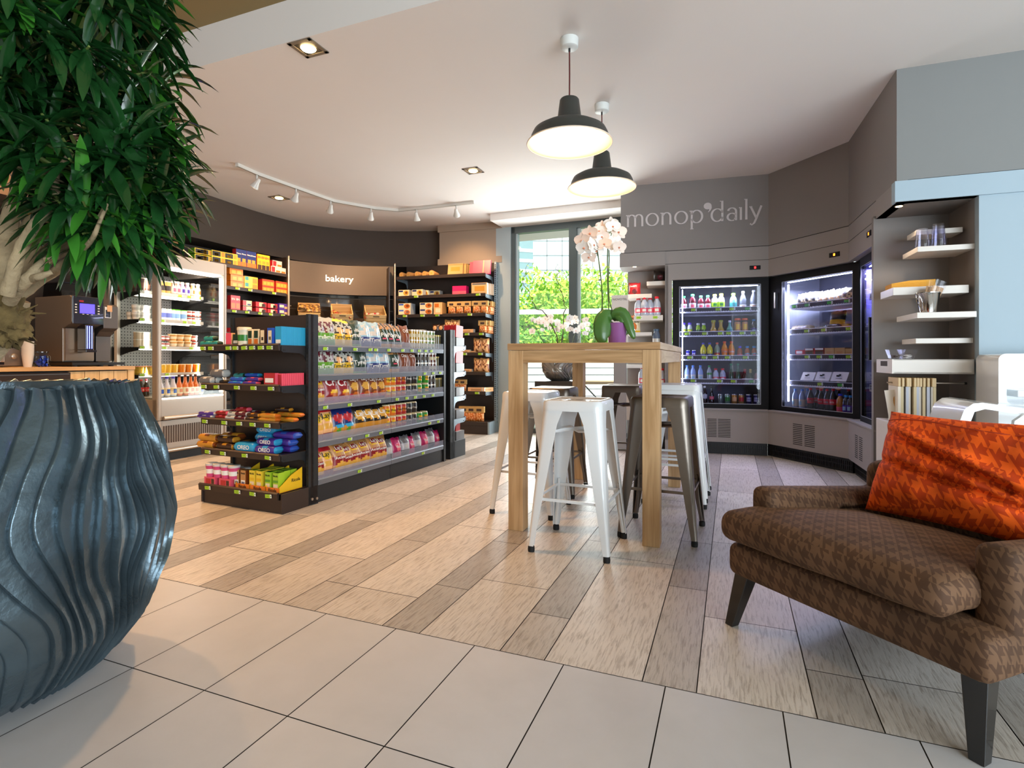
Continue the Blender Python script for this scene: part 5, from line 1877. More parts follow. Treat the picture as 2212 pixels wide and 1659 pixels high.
for lv in range(2):
    d = 'upper' if lv else 'lower'
    row(LU, [(427, LB['green'], d + ' green and yellow box', .9), (439, LB['green'], d + ' green and yellow box', .9), (464, LB['green'], d + ' green and yellow box', 1.05), (491, LB['green'], d + ' green and yellow box', 1.05)], .075, 2.022 + lv * .066, 'on chiller bay top shelf', gl, jit=0, frm=fp)
    row(LU, [(505, LB['orange'], d + ' orange biscuit box'), (535, LB['yellow'], d + ' yellow biscuit box'), (572, LB['redor'], d + ' red topped biscuit box'), (601, LB['redor'], d + ' red topped biscuit box')], .075, 1.778 + lv * .0735, 'on chiller bay second shelf', gl, jit=0, frm=fp)
    row(LU, [(529, LB['pepito'], d + ' red and cream box', .85), (558, LB['granola'], d + ' red biscuit box'), (583, LB['granola'], d + ' red biscuit box', .95), (607, LB['purple'], d + ' purple biscuit box')], .075, 1.517 + lv * .0735 * .93, 'on chiller bay third shelf', gl, jit=0, frm=fp)
row(LU, [(512, LB['prince'], 'navy biscuit box'), (523, LB['prince'], 'navy biscuit box'), (535, LB['prince'], 'navy biscuit box'), (544, LB['prince'], 'navy biscuit box'), (557, LB['bn'], 'yellow biscuit box'), (566, LB['bn'], 'yellow biscuit box'),
         (574, LB['bn'], 'yellow biscuit box'), (590, LB['whitered'], 'red and white biscuit box', 1.0), (602, LB['whitered'], 'red and white biscuit box', .95, .0, .0)], .05, 2.022, 'on chiller bay top shelf', gl, jit=.02, frm=fp)
place(LB['whitered'], LU.T(LU.xp(594, .06), .07, 2.022 + .076), 'raised red and white biscuit box, chiller bay top shelf', gl)
row(LU, [(500, LB['bnr'], 'tall red biscuit box'), (510, LB['bnr'], 'tall red biscuit box')], .05, 1.517, 'on chiller bay third shelf', gl, jit=0, frm=fp)
row(LU, [(508, LB['granola'], 'red and pink box', 1.0), (545, LB['purple'], 'dark violet box'), (580, LB['purple'], 'dark violet box')], .05, 1.26, 'on chiller bay fourth shelf', gl, jit=0, frm=fp)
place(LB['orange'], LU.T(LU.xp(503, .075), .075, 1.778 + .147), 'topmost orange biscuit box, chiller bay second shelf', gl)

# ------------------------------------------------------------------ bakery crates
CRW = wood('pale_crate_pine', '#d9b47c', '#c39a60', 0, .8)
pastry = make_pack('', .10, .06, .045, M('gloss_brown_wrap', '#6b4a24', .15, coat=.8), M('gloss_gold_wrap', '#a9803c', .15, coat=.8), None, 'wrapped_pastry', 'pastry', 31)
pastryr = make_pack('', .11, .07, .045, M('gloss_red_wrap', '#8a3a26', .15, coat=.8), M('gloss_gold_wrap', '#a9803c', .15, coat=.8), None, 'wrapped_pastry', 'pastry', 32)
pastryw = make_pack('', .12, .05, .03, M('gloss_white_wrap', '#d0b8a4', .2, coat=.6), P('red2'), None, 'wrapped_pastry', 'pastry', 33)
for k, (px, lab, pr, n) in enumerate(((668, 'pine crate heaped with dark wrapped pastries, nearest the chiller bay', pastry, 10), (739, 'pine crate of red wrapped pastries in the middle of the slanted shelf', pastryr, 4),
                                      (811, 'pine crate of white wrapped pastries nearest the column bay', pastryw, 5))):
    cw_ = .265
    x = BU.xp(px, .03)
    base = BU.T(x, .0, 1.418, 0, math.radians(26))
    t = thing('wooden_crate', lab, 'crate')
    t.matrix_world = base
    mb = MB()
    mb.box(-cw_ / 2, cw_ / 2, 0, .27, 0, .012, CRW)
    mb.build('bottom_board', t, angle=0)
    for i in range(3):
        z = .004 + i * .047
        mb = MB()
        mb.box(-cw_ / 2, cw_ / 2, 0, .012, z, z + .042, CRW)
        if i == 2:
            mb.box(-.04, .04, -.001, .0, z + .012, z + .024, BLK)
        mb.build('front_slat', t, angle=0)
    for sx in (-1, 1):
        mb = MB()
        xx = cw_ / 2 * sx
        mb.prism([(0, 0), (.27, 0), (.27, .16), (0, .135)], min(xx, xx - .012 * sx), max(xx, xx - .012 * sx), CRW, 'x')
        mb.build('side_board', t, angle=0)
    mb = MB()
    mb.box(-cw_ / 2, cw_ / 2, .258, .27, 0, .175, CRW)
    mb.build('back_board', t, angle=0)
    RR = random.Random(k)
    dsc = ['dark', 'red', 'white'][k]
    for i in range(n):
        ix, iy, iz = i % 3, (i // 3) % 3, i // 9
        place(pr, base @ T(-.085 + ix * .085, .05 + iy * .075, .07 + .045 * iz + RR.uniform(0, .02) + (.05 if k == 0 else 0), RR.uniform(-.8, .8), RR.uniform(-.3, .3), RR.uniform(-.3, .3)),
              '%s glossy wrapped pastry, %s counted across its crate' % (dsc, ORD[i]), 'wrapped pastries')

# ------------------------------------------------------------------ open chiller goods
gc = 'chilled goods in the open chiller'
fl = 'from the glass side'
Y0 = .335
row(FO, [(252, TB['coffee'], 'dark coffee cup', 1, .20), (262, TB['coffee'], 'dark coffee cup', 1, .12), (278, TB['coffee'], 'dark coffee cup', 1, .12), (293, TB['coffee'], 'dark coffee cup', 1, .05), (306, TB['coffee'], 'dark coffee cup', 1.05), (317, TB['coffee'], 'dark coffee cup', 1.05),
         (350, TB['coffeey'], 'apricot coffee cup', 1.05), (361, TB['coffeey'], 'apricot coffee cup', 1.05), (374, B['smooth'], 'pink smoothie bottle', 1.1), (383, B['smooth'], 'pink smoothie bottle', 1.1), (393, B['smoothp'], 'mauve smoothie bottle', 1.1),
         (404, B['smoothp'], 'mauve smoothie bottle', 1.1), (416, B['smoothy'], 'apricot smoothie bottle', 1.1), (427, B['smoothy'], 'apricot smoothie bottle', 1.1)], Y0, 1.617, 'on chiller top shelf', gc, jit=0, frm=fl)
for lv in range(2):
    d = 'upper' if lv else 'lower'
    row(FO, [(294, TB['yog'], d + ' white yogurt pot'), (304, TB['yog'], d + ' white yogurt pot'), (316, TB['yog'], d + ' white yogurt pot'), (408, TB['jam'], d + ' red dessert pot', .9), (418, TB['jam'], d + ' red dessert pot', .9), (428, TB['jam'], d + ' red dessert pot', .9)], Y0, 1.350 + lv * .067 * (1 if True else 1), 'on chiller second shelf', gc, jit=0, frm=fl)
    row(FO, [(297, TB['tan'], d + ' beige dessert pot'), (306, TB['tan'], d + ' beige dessert pot'), (317, TB['tan'], d + ' beige dessert pot'), (373, TB['caramel'], d + ' caramel dessert pot'), (388, TB['caramel'], d + ' caramel dessert pot'), (404, TB['caramel'], d + ' caramel dessert pot'),
             (419, TB['jam'], d + ' small red dessert pot'), (350, TB['jam'], d + ' small dark dessert pot', .8), (360, TB['jam'], d + ' small dark dessert pot', .8)], Y0, 1.082 + lv * .071, 'on chiller third shelf', gc, jit=0, frm=fl)
row(FO, [(283, TB['yog'], 'lone white yogurt pot', 1, .08), (351, TB['yogb'], 'blue printed yogurt pot'), (362, TB['yogb'], 'blue printed yogurt pot'), (371, TB['yogg'], 'green lidded yogurt pot'), (382, TB['yogg'], 'green lidded yogurt pot'), (396, TB['yogg'], 'green lidded yogurt pot')], Y0, 1.35, 'on chiller second shelf', gc, jit=0, frm=fl)
row(FO, [(300, TB['salad'], 'mixed fruit cup', 1.0, .03), (318, TB['salad'], 'mixed fruit cup'), (351, TB['fruity'], 'yellow fruit cup'), (362, TB['fruity'], 'yellow fruit cup'), (376, TB['fruity'], 'yellow fruit cup'), (392, TB['fruit'], 'orange fruit cup'), (407, TB['fruit'], 'orange fruit cup'), (424, TB['fruit'], 'orange fruit cup')], Y0, .816, 'on chiller fourth shelf', gc, jit=0, frm=fl)
YB = .10
row(FO, [(346, B['limon'], 'violet capped soda bottle', 1.15), (360, B['limon'], 'violet capped soda bottle', 1.15), (374, B['limon'], 'violet capped soda bottle', 1.15), (387, B['tonic'], 'orange soda bottle', 1.2), (400, B['tonic'], 'orange soda bottle', 1.2), (412, B['tonic'], 'orange soda bottle', 1.2),
         (422, B['tonic'], 'orange soda bottle', 1.2), (433, B['limon'], 'end violet capped soda bottle'), (444, B['cola'], 'red capped cola bottle', .85), (455, B['cola'], 'red capped cola bottle', .85)], YB, .605, 'in chiller well', gc, jit=0, frm=fl)
row(FO, [(294, B['cola'], 'dark soda bottle', .8), (305, B['cola'], 'dark soda bottle', .8), (316, B['cola'], 'dark soda bottle', .8)], .30, .605, 'behind the chiller side glass', gc, jit=0, frm=fl)

# ------------------------------------------------------------------ juice fridge
gf = 'drinks in the juice fridge'
ff = 'from the table side'
YF = .155
row(F1, [(1477, B['cranberry'], 'green capped red juice bottle'), (1496, B['cranberry'], 'green capped red juice bottle', 1.1), (1514, B['cranberry'], 'green capped red juice bottle'), (1529, B['cranberry'], 'green capped red juice bottle'), (1544, B['lemon'], 'yellow capped lemon bottle', 1.05),
         (1558, B['lemon'], 'yellow capped lemon bottle', 1.08), (1584, B['mint'], 'lime capped mint bottle', 1.08), (1605, B['clear'], 'white capped clear bottle', .98), (1628, B['clear'], 'white capped clear bottle', 1.02)], YF, fz[0] - .044, 'on juice fridge top shelf', gf, jit=0, frm=ff)
row(F1, [(1477, B['yogdrink'], 'violet capped milky bottle'), (1490, B['yogdrink'], 'violet capped milky bottle'), (1508, B['green'], 'green smoothie bottle', .95), (1520, B['green'], 'green smoothie bottle', .95), (1541, B['mustard'], 'golden necked bottle', 1.0), (1557, B['mustard'], 'golden necked bottle'),
         (1576, B['aloe'], 'pale green necked bottle'), (1593, B['tea'], 'orange capped tea bottle', 1.1), (1609, B['tea'], 'orange capped tea bottle', 1.1), (1628, B['cola_blue'], 'blue capped dark bottle', .95)], YF, fz[1] - .044, 'on juice fridge second shelf', gf, jit=0, frm=ff)
row(F1, [(1486, CN['energy'], 'blue and silver drink can', .85), (1499, CN['energy'], 'blue and silver drink can', .85), (1519, B['yellowball'], 'yellow soda bottle', .95), (1533, B['yellowball'], 'yellow soda bottle', .95), (1549, B['peachtea'], 'sage and red soda bottle', .93), (1565, B['orange'], 'orange soda bottle', 1.02),
         (1580, B['orange'], 'orange soda bottle', 1.02), (1598, B['amberj'], 'violet capped amber bottle', 1.0), (1614, B['blueamber'], 'blue capped amber bottle', 1.0), (1629, B['blueamber'], 'blue capped amber bottle', 1.0)], YF, fz[2] - .044, 'on juice fridge third shelf', gf, jit=0, frm=ff)
row(F1, [(1484, B['water'], 'blue capped water bottle', .85), (1497, B['water'], 'blue capped water bottle', .85), (1513, B['water'], 'blue capped water bottle', .85), (1532, B['watergreen'], 'green capped water bottle', .84), (1546, B['evian'], 'red capped water bottle', .85), (1561, B['evian'], 'red capped water bottle', .85),
         (1579, B['greenglass'], 'green glass bottle', .9), (1594, B['greenglass'], 'green glass bottle', .9), (1609, B['wine'], 'small red wine bottle', 1.1), (1621, B['wine2'], 'small white wine bottle', 1.1), (1634, B['rose'], 'small rose wine bottle', 1.1)], YF, fz[3] - .044, 'on juice fridge fourth shelf', gf, jit=0, frm=ff)
row(F1, [(1492, B['cola'], 'red capped cola bottle', .9), (1507, B['cola'], 'red capped cola bottle', .9), (1522, B['colawhite'], 'white capped cola bottle', .88), (1537, B['colaglass'], 'black capped cola bottle', .9), (1556, CN['silver'], 'silver drink can', .88), (1571, CN['greens'], 'green and silver drink can', .9),
         (1586, CN['gold'], 'gold drink can', .9), (1601, CN['amber'], 'amber drink can', .9), (1617, CN['navy'], 'navy beer can', .9), (1633, CN['navy'], 'navy beer can', .9)], YF, zg0 - .008, 'on juice fridge floor', gf, jit=0, frm=ff)

# ------------------------------------------------------------------ sandwich fridge
gs = 'food in the sandwich fridge'
fh = 'from the hinge lights'
wrapm = make_bag('', .10, .13, .05, crisps(bands((1, P('lgr'))), P('crm'), P('grey'), .05, .95, 9, 0), [], 41.0, 'wrapped_roll', 'wrapped roll', 9, 10)
wrapt = make_bag('', .09, .12, .04, crisps(bands((1, P('crm'))), P('peach'), P('lgr'), .05, .95, 2, 0), [], 42.0, 'wrapped_roll', 'wrapped roll', 9, 10)
sub = make_pack('', .20, .07, .07, M('film_wrapped_bread', '#cbb79a', .2, coat=.7, var=(60, .5)), P('crm'), None, 'wrapped_sandwich', 'sandwich', 43)
subd = make_pack('', .16, .07, .06, M('film_dark_bread', '#4a3428', .2, coat=.7, var=(50, .5)), P('choc'), None, 'wrapped_sandwich', 'sandwich', 44)
suby = make_pack('', .18, .06, .045, M('film_yellow_bread', '#c9a25a', .2, coat=.7, var=(50, .4)), P('yel'), None, 'wrapped_sandwich', 'sandwich', 45)
bkb = make_bag('', .14, .11, .04, ell(bands((.25, P('yel')), (.4, P('dark')), (1, P('dark'))), (.5, .6, .2, .2, P('choc'))), [], 46.0, 'salad_pouch', 'salad pouch', 9, 10)
tri = make_box('', .095, .07, .10, P('brown'), P('lgr'), P('red2'), [(-.45, .45, .82, .98, CW), (-.4, .4, .1, .7, P('choc')), (-.5, -.4, 0, 1, P('red2'))], name='sandwich_box', cat='sandwich box')
trk = make_box('', .10, .07, .10, P('kraft'), P('kraft'), P('tan'), [(-.3, .3, .2, .7, P('tan'))], name='sandwich_box', cat='sandwich box')
trr = make_box('', .10, .07, .09, P('red2'), P('lgr'), P('red2'), [(-.4, .3, .6, .9, CW)], name='sandwich_box', cat='sandwich box')
mb = MB()
mb.prism([(-.06, 0), (.06, 0), (.06, .05), (-.06, .05)], -.075, .075, P('dark'), 'x')
mb.prism([(-.06, .05), (.06, .05), (.02, .13), (-.02, .13)], -.075, .075, CW, 'x')
mb.box(-.014, .014, -.062, -.06, .09, .105, CK)
mb.mats
o = mb.build('salad_box', None, angle=0)
o['category'] = 'salad box'
mb = MB()
disc(mb, 0, -.0612, .012, .045, .035, P('peach'))
mb.build('window_food', o, angle=0)
mb = MB()
nrm = Vector((0, -.08, .04)).normalized()
mb.add([(-.012, -.041, .096), (.012, -.041, .096), (.012, -.034, .112), (-.012, -.034, .112)], [(0, 1, 2, 3)], CK)
mb.add([(-.03, -.052, .074), (.03, -.052, .074), (.03, -.050, .078), (-.03, -.050, .078)], [(0, 1, 2, 3)], P('grey'))
mb.build('print', o, angle=0)
slb = proto(o)
row(F2, [(1735, wrapm, 'film wrapped green roll', 1.05), (1751, wrapm, 'film wrapped green roll', 1.1), (1766, wrapm, 'film wrapped green roll', 1.05), (1780, wrapt, 'film wrapped pale roll', 1.1), (1793, wrapt, 'film wrapped pale roll', 1.15), (1806, wrapt, 'film wrapped pale roll', 1.1),
         (1819, wrapt, 'film wrapped pale roll', 1.15), (1832, wrapm, 'end film wrapped roll', 1.05)], .16, f2z[0] - .044, 'on sandwich fridge top shelf', gs, jit=.15, frm=fh)
row(F2, [(1735, sub, 'speckled film wrapped sandwich', 1.15), (1779, subd, 'dark wrapped sandwich', 1.0), (1800, subd, 'dark wrapped sandwich', .9, 0, .02), (1825, suby, 'yellow edged sandwich', 1.1), (1818, suby, 'back yellow edged sandwich', 1, .06, .03)], .17, f2z[1] - .044, 'on sandwich fridge second shelf', gs, jit=.08, frm=fh)
lie(F2, 1808, .24, f2z[1] + .03, bkb, 'black and yellow salad pouch lying on dark sandwiches', 0, -.2, 0, 1.1, gs)
row(F2, [(1733, trr, 'red sandwich box', .95), (1753, tri, 'brown and red sandwich box'), (1775, tri, 'brown and red sandwich box', 1.02), (1798, trk, 'kraft sandwich box', 1.0), (1820, trk, 'kraft sandwich box'), (1838, trk, 'kraft sandwich box', .9)], .16, f2z[2] - .044, 'on sandwich fridge third shelf', gs, jit=.1, frm=fh)
row(F2, [(1752, slb, 'white lidded salad box', .95), (1785, slb, 'white lidded salad box', 1.0), (1821, slb, 'white lidded salad box', 1.02)], .18, f2z[3] - .044, 'on sandwich fridge fourth shelf', gs, jit=.02, frm=fh)
row(F2, [(1718, B['water'], 'blue capped water bottle', .85), (1733, B['water'], 'blue capped water bottle', .85), (1751, B['cola'], 'red labelled cola bottle', .95), (1774, B['cola'], 'red labelled cola bottle', .95), (1787, B['cola'], 'red labelled cola bottle', .95), (1800, B['cola'], 'red labelled cola bottle', .97),
         (1815, B['blackcap'], 'blue capped amber bottle', .95), (1828, B['cola_blue'], 'sky blue capped dark bottle', .9), (1838, B['cola_blue'], 'sky blue capped dark bottle', .9)], .14, zh0 - .008, 'on sandwich fridge floor', gs, jit=0, frm=fh)
row(F2, [(1745, B['water'], 'back row water bottle', .85), (1766, B['cola'], 'back row cola bottle', .95), (1812, B['cola'], 'back row cola bottle', .97), (1833, B['cola'], 'back row cola bottle', .97)], .23, zh0 - .008, 'on sandwich fridge floor', gs, jit=0, frm=fh)
row(F3, [(1874, slb, 'violet lit salad box', 1.0)], .2, f2z[3] - .044, 'in the third fridge', gs, frm=fh)
row(F3, [(1868, B['cola'], 'violet lit cola bottle', .9), (1878, B['evian'], 'violet lit water bottle', .9)], .16, zh0 - .008, 'in the third fridge', gs, frm=fh)
row(F3, [(1872, wrapt, 'violet lit wrapped roll', 1.1)], .16, f2z[0] - .044, 'in the third fridge', gs, frm=fh)
# ------------------------------------------------------------------ high oak table
OAKV = wood('oak_upright_grain', '#c9a478', '#a98356', 2, 1.0, .5)
OAKX = wood('oak_along_front', '#c29c70', '#9d784e', 0, 1.0, .5)
OAKY = wood('oak_along_side', '#cdb594', '#b39670', 1, 1.0, .5)
OAKT = wood('oak_top_grain', '#b89064', '#94704a', 0, 1.2, .45)
TF = line_frame((-0.021, 3.113), (0.757, 2.813))
tb_ = thing('high_table', 'tall square legged oak table with orchids, ringed by metal stools', 'table', TF.o, TF.a)
TW = .8338
TD = 1.50
TH = 1.056
mb = MB()
mb.box(-.004, TW + .004, -.004, TD + .004, TH - .037, TH, OAKT, fm={'right': OAKY, 'left': OAKY})
mb.build('table_top', tb_, angle=0, bevel=.002)
for (x, y) in ((0, 0), (TW - .088, 0), (0, TD - .088), (TW - .088, TD - .088)):
    mb = MB()
    mb.box(x, x + .088, y, y + .088, 0, TH - .039, OAKV)
    mb.build('leg', tb_, angle=0, bevel=.002)
for (x0, x1, y0, y1, m) in ((.088, TW - .088, .002, .03, OAKX), (.088, TW - .088, TD - .03, TD - .002, OAKX), (.002, .03, .088, TD - .088, OAKY), (TW - .03, TW - .002, .088, TD - .088, OAKY)):
    mb = MB()
    mb.box(x0, x1, y0, y1, TH - .108, TH - .039, m)
    mb.build('apron', tb_, angle=0)

# ------------------------------------------------------------------ metal stools
WLQ = M('white_lacquered_steel', '#dfe1e2', .28, 0.0, coat=.5)
GUN = M('gunmetal_steel', '#7a7168', .36, .9, bump=(60, .05))
RUB = M('black_rubber_foot', '#141414', .7)


def stool_proto(m, nm):
    root = bpy.data.objects.new('metal_stool', None)
    col.objects.link(root)
    root['category'] = 'stool'
    H, a, f = .762, .150, .205
    # seat: square pressed pan with rounded corners, grip slot and turned down skirt
    def rsq(h, r, z, n=6):
        pts = []
        for (cx, cy, a0) in ((h - r, h - r, 0), (-(h - r), h - r, PI / 2), (-(h - r), -(h - r), PI), (h - r, -(h - r), 1.5 * PI)):
            for i in range(n + 1):
                t = a0 + (PI / 2) * i / n
                pts.append((cx + r * math.cos(t), cy + r * math.sin(t), z))
        return pts
    mb = MB()
    rings = [rsq(a + .006, .045, H - .055), rsq(a + .004, .042, H - .015), rsq(a - .003, .038, H - .003), rsq(a - .012, .032, H), rsq(a - .022, .028, H - .001), rsq(a - .032, .022, H - .006), rsq(.05, .01, H - .008)]
    vs, fs = [], []
    for r in rings:
        vs += r
    n = len(rings[0])
    for k in range(len(rings) - 1):
        for i in range(n):
            j = (i + 1) % n
            fs.append((k * n + i, k * n + j, (k + 1) * n + j, (k + 1) * n + i))
    q = (len(rings) - 1) * n
    fs.append(tuple(range(q, q + n)))
    # inner face of the skirt
    inner = rsq(a + .003, .042, H - .055)
    inner2 = rsq(a, .040, H - .012)
    o = len(vs)
    vs += inner + inner2
    for i in range(n):
        j = (i + 1) % n
        fs.append((i, o + i, o + j, j))
        fs.append((o + i, o + n + i, o + n + j, o + j))
    fs.append(tuple(o + n + i for i in range(n - 1, -1, -1)))
    mb.add(vs, fs, m, True)
    for i in (-1, 0, 1):
        mb.box(-.018 + i * .045, .018 + i * .045, -.007, .007, H - .0078, H - .0072, CK)
    mb.build('seat', root, angle=35)
    # legs
    for sx in (-1, 1):
        for sy in (-1, 1):
            mb = MB()
            vs, fs = [], []
            K = 9
            cross = None
            for k in range(K + 1):
                t = k / K
                z = H - .045 - (H - .045 - .03) * t
                cx = (a + .003) + (f - a) * t
                w = .098 * (1 - t) + .030 * t if t > .05 else .115
                r = .040 * (1 - t) + .013 * t
                P_ = [(cx - w, cx - .0)]
                sec = [(cx - w, cx)]
                for i in range(6):
                    an = PI / 2 * (1 - i / 5)
                    sec.append((cx - r + r * math.cos(an), cx - r + r * math.sin(an)))
                sec.append((cx, cx - w))
                thk = .0035
                inn = [(x - thk * (1 if i > 3 else .0) - (thk if i > 0 else 0) * .5, y - thk * (1 if i < 4 else .0) - (thk if i < 7 else 0) * .5) for i, (x, y) in enumerate(sec)]
                cross = len(sec)
                vs += [(sx * x, sy * y, z) for x, y in sec] + [(sx * x, sy * y, z) for x, y in inn]
            n2 = cross * 2
            flip = sx * sy < 0
            for k in range(K):
                for i in range(cross - 1):
                    A = (k * n2 + i, k * n2 + i + 1, (k + 1) * n2 + i + 1, (k + 1) * n2 + i)
                    Bf = (k * n2 + cross + i, (k + 1) * n2 + cross + i, (k + 1) * n2 + cross + i + 1, k * n2 + cross + i + 1)
                    fs += [A if not flip else tuple(reversed(A)), Bf if not flip else tuple(reversed(Bf))]
                for i in (0, cross - 1):
                    A = (k * n2 + i, (k + 1) * n2 + i, (k + 1) * n2 + cross + i, k * n2 + cross + i)
                    fs.append(A if (i == 0) != flip else tuple(reversed(A)))
            mb.add(vs, fs, m, True)
            # pressed rib in the corner of the leg, tapering tubular ankle
            c1 = (sx * (f - .013), sy * (f - .013))
            mb.tube([(sx * .168, sy * .168, .30), (sx * .176, sy * .176, .16), (c1[0], c1[1], .035)], [.006, .012, .015], m, 10)
            lg = mb.build('leg', root, angle=35)
            mb = MB()
            mb.lathe([(.0165, 0), (.0175, .012), (.0165, .026)], RUB, 14, (c1[0] + sx * .001, c1[1] + sy * .001, 0))
            mb.build('rubber_foot', lg, angle=40)
    # rungs
    zr = .265
    cr_ = a + (f - a) * (1 - (zr - .03) / (H - .075))
    for k in range(4):
        mb = MB()
        mb.box(-(cr_ - .012), cr_ - .012, cr_ - .014, cr_ - .004, zr - .007, zr + .007, m)
        q = mb.build('rung', root, angle=0)
        q.rotation_euler = (0, 0, k * PI / 2)
    mb = MB()
    zx = .60
    for s in (-1, 1):
        mb.tube([(-.14, -.14 * s, zx - .01), (-.07, -.07 * s, zx + .004), (0, 0, zx + .008 * s), (.07, .07 * s, zx + .004), (.14, .14 * s, zx - .01)], [.004, .010, .010, .010, .004], m, 6)
    mb.build('cross_brace', root, angle=40)
    return proto(root)


SW = stool_proto(WLQ, 'w')
SG = stool_proto(GUN, 'g')
sg = 'metal stools around the high table'
for (pr, x, y, r, lab) in ((SW, .351, 2.868, -23.5, 'white metal stool standing at the near short end of the high table'),
                           (SG, .848, 3.093, -24.6, 'gunmetal stool tucked under the table beside its near corner leg, facing the armchair'),
                           (SW, 1.14, 3.80, -23.0, 'white metal stool carrying a second white stool on the fridge side of the table'),
                           (SW, 1.152, 3.815, -23.0, 'white metal stool stacked on another white one on the fridge side of the table'),
                           (SG, .90, 4.42, -21.0, 'gunmetal stool at the far short end of the table, before the window'),
                           (SW, .127, 3.555, -22.0, 'white metal stool on the gondola side of the table'),
                           (SG, .31, 4.06, -21.5, 'dark gunmetal stool on the gondola side, behind the white one')):
    place(pr, T(x, y, .035 if 'stacked' in lab else 0, math.radians(r)), lab, sg)

# ------------------------------------------------------------------ pendant lamps
SHD = M('charcoal_enamel', '#3b3c38', .42, .1)
SHI = M('white_enamel_inside', '#f0dcc6', .5)
CRD = M('dark_red_cord', '#5a1c1a', .7)
BLB = M('warm_bulb', '#ffffff', .5, emit='#ffd9a8', es=3.0)


def pendant(px, py, lab):
    X, Y = on_plane(px, py, CEIL)
    r = thing('pendant_lamp', lab, 'pendant lamp', (X, Y, CEIL), 0, 'enamel pendants over the high table')
    mb = MB()
    mb.lathe([(.044, -.055), (.05, -.05), (.052, -.001)], M('white_ceiling_rose', '#d9dbd6', .45), 28)
    mb.build('ceiling_rose', r)
    mb = MB()
    mb.tube([(0, 0, -.055), (.001, 0, -.2), (0, 0, -.345)], .0042, CRD, 8)
    mb.lathe([(.006, -.075), (.006, -.055)], CK, 10)
    mb.build('cord', r)
    zr = -.60
    out = [(.050, -.345), (.055, -.352), (.070, -.468), (.082, -.476), (.105, -.486), (.165, -.505), (.205, -.528), (.219, -.556), (.228, -.590), (.242, zr)]
    inn = [(.242, zr), (.238, zr), (.224, -.586), (.214, -.558), (.200, -.533), (.162, -.512), (.105, -.494), (.078, -.484), (.064, -.466), (.050, -.36), (.0, -.355)]
    prof = [(.001, -.342)] + out + inn[1:]
    mb = MB()
    segm = [SHD] * (len(out)) + [SHI] * (len(inn) - 1)
    mb.lathe(prof, SHD, 48, cap=False, segm=segm)
    mb.tube([(.242 * math.cos(t), .242 * math.sin(t), zr) for t in [2 * PI * i / 48 for i in range(49)]], .0035, SHI, 6)
    mb.build('lamp_shade', r, angle=50)
    mb = MB()
    mb.lathe([(.014, -.44), (.02, -.455), (.032, -.49), (.030, -.505), (.015, -.52), (.001, -.523)], BLB, 16)
    mb.build('bulb', r)
    point_light((X, Y, CEIL - .56), 7.0, (1, .60, .30), .04, 'pendant_light')


pendant(1230, 84, 'nearer charcoal enamel pendant lamp on a dark red cord, nearer the camera')
pendant(1300, 226, 'charcoal enamel pendant lamp hanging behind the bigger looking one')

# ------------------------------------------------------------------ track lighting and recessed lights
WHM = M('white_metal_fitting', '#d8d4cc', .4, .1)
HOT = M('lamp_glow_warm', '#ffffff', .5, emit='#ffdc9c', es=25.0)
HOT2 = M('lamp_face_edge_glow', '#ffffff', .5, emit='#ffe0b0', es=4.0)
DKM = M('recess_dark_metal', '#8a7f70', .4, .4)
tr = [on_plane(px, py, CEIL - .015) for px, py in ((512, 356), (557, 376), (658, 412), (720, 434), (810, 450), (861, 454.5), (948, 445.5), (1024, 437))]
trk = thing('ceiling_track', 'white bent ceiling track rail carrying six spotlights above the wall bays', 'track')
for i in range(len(tr) - 1):
    a, b = Vector(tr[i]), Vector(tr[i + 1])
    fr = line_frame(tr[i], tr[i + 1])
    mb = MB()
    L = (b - a).length
    mb.box(-.004, L + .004, -.017, .017, CEIL - .03, CEIL, WHM)
    mb.box(.0, L, -.005, .005, CEIL - .0305, CEIL - .03, DKM)
    o = mb.build('rail_section', trk, angle=0)
    o.location = (a.x, a.y, 0)
    o.rotation_euler = (0, 0, fr.a)


def track_spot(px, py, target, lab, power=18):
    # a point under the rail along the sight line of the lamp head
    best = None
    for i in range(len(tr) - 1):
        for k in range(21):
            q = Vector(tr[i]).lerp(Vector(tr[i + 1]), k / 20)
            e = abs(q.x / q.y - (px - 1106) / FPX)
            if best is None or e < best[0]:
                best = (e, q)
    q = best[1]
    r = thing('spotlight', lab, 'spotlight', (q.x, q.y, CEIL - .03), 0, 'spotlights on the ceiling track')
    mb = MB()
    mb.lathe([(.010, -.055), (.010, 0), (.018, 0)], WHM, 10)
    mb.build('stem', r)
    d = (Vector(target) - Vector((q.x, q.y, CEIL - .1))).normalized()
    M_ = d.to_track_quat('-Z', 'Y').to_matrix().to_4x4()
    M_ = Matrix.Translation((0, 0, -.075)) @ M_
    mb = MB()
    mb.lathe([(.014, .045), (.020, .03), (.024, 0), (.040, -.045), (.041, -.055)], WHM, 20, mat=M_)
    h = mb.build('lamp_head', r)
    mb = MB()
    mb.lathe([(.036, -.0535), (.036, -.056)], HOT2, 18, mat=M_)
    mb.build('lamp_face', h)
    p = Vector((q.x, q.y, CEIL - .105)) + d * .07
    warm_spot(p, target, power, 75, .8, (1, .62, .32), .03, 'track_spot_light')


track_spot(554, 403, (-3.6, 5.6, 1.2), 'track spotlight over the open chiller', 44)
track_spot(640, 435, (-3.0, 6.6, 1.6), 'track spotlight over the biscuit box bay, next to the chiller one', 44)
track_spot(714, 450, (-2.6, 7.2, 1.7), 'track spotlight over the silver post of the bakery bay', 40)
track_spot(802, 465, (-2.0, 7.4, 1.8), 'track spotlight aimed at the bakery panel', 48)
track_spot(900, 467, (-1.1, 7.2, 1.6), 'track spotlight over the biscuit rolls', 40)
track_spot(987, 460, (-.6, 7.3, 2.0), 'track spotlight nearest the window column', 40)


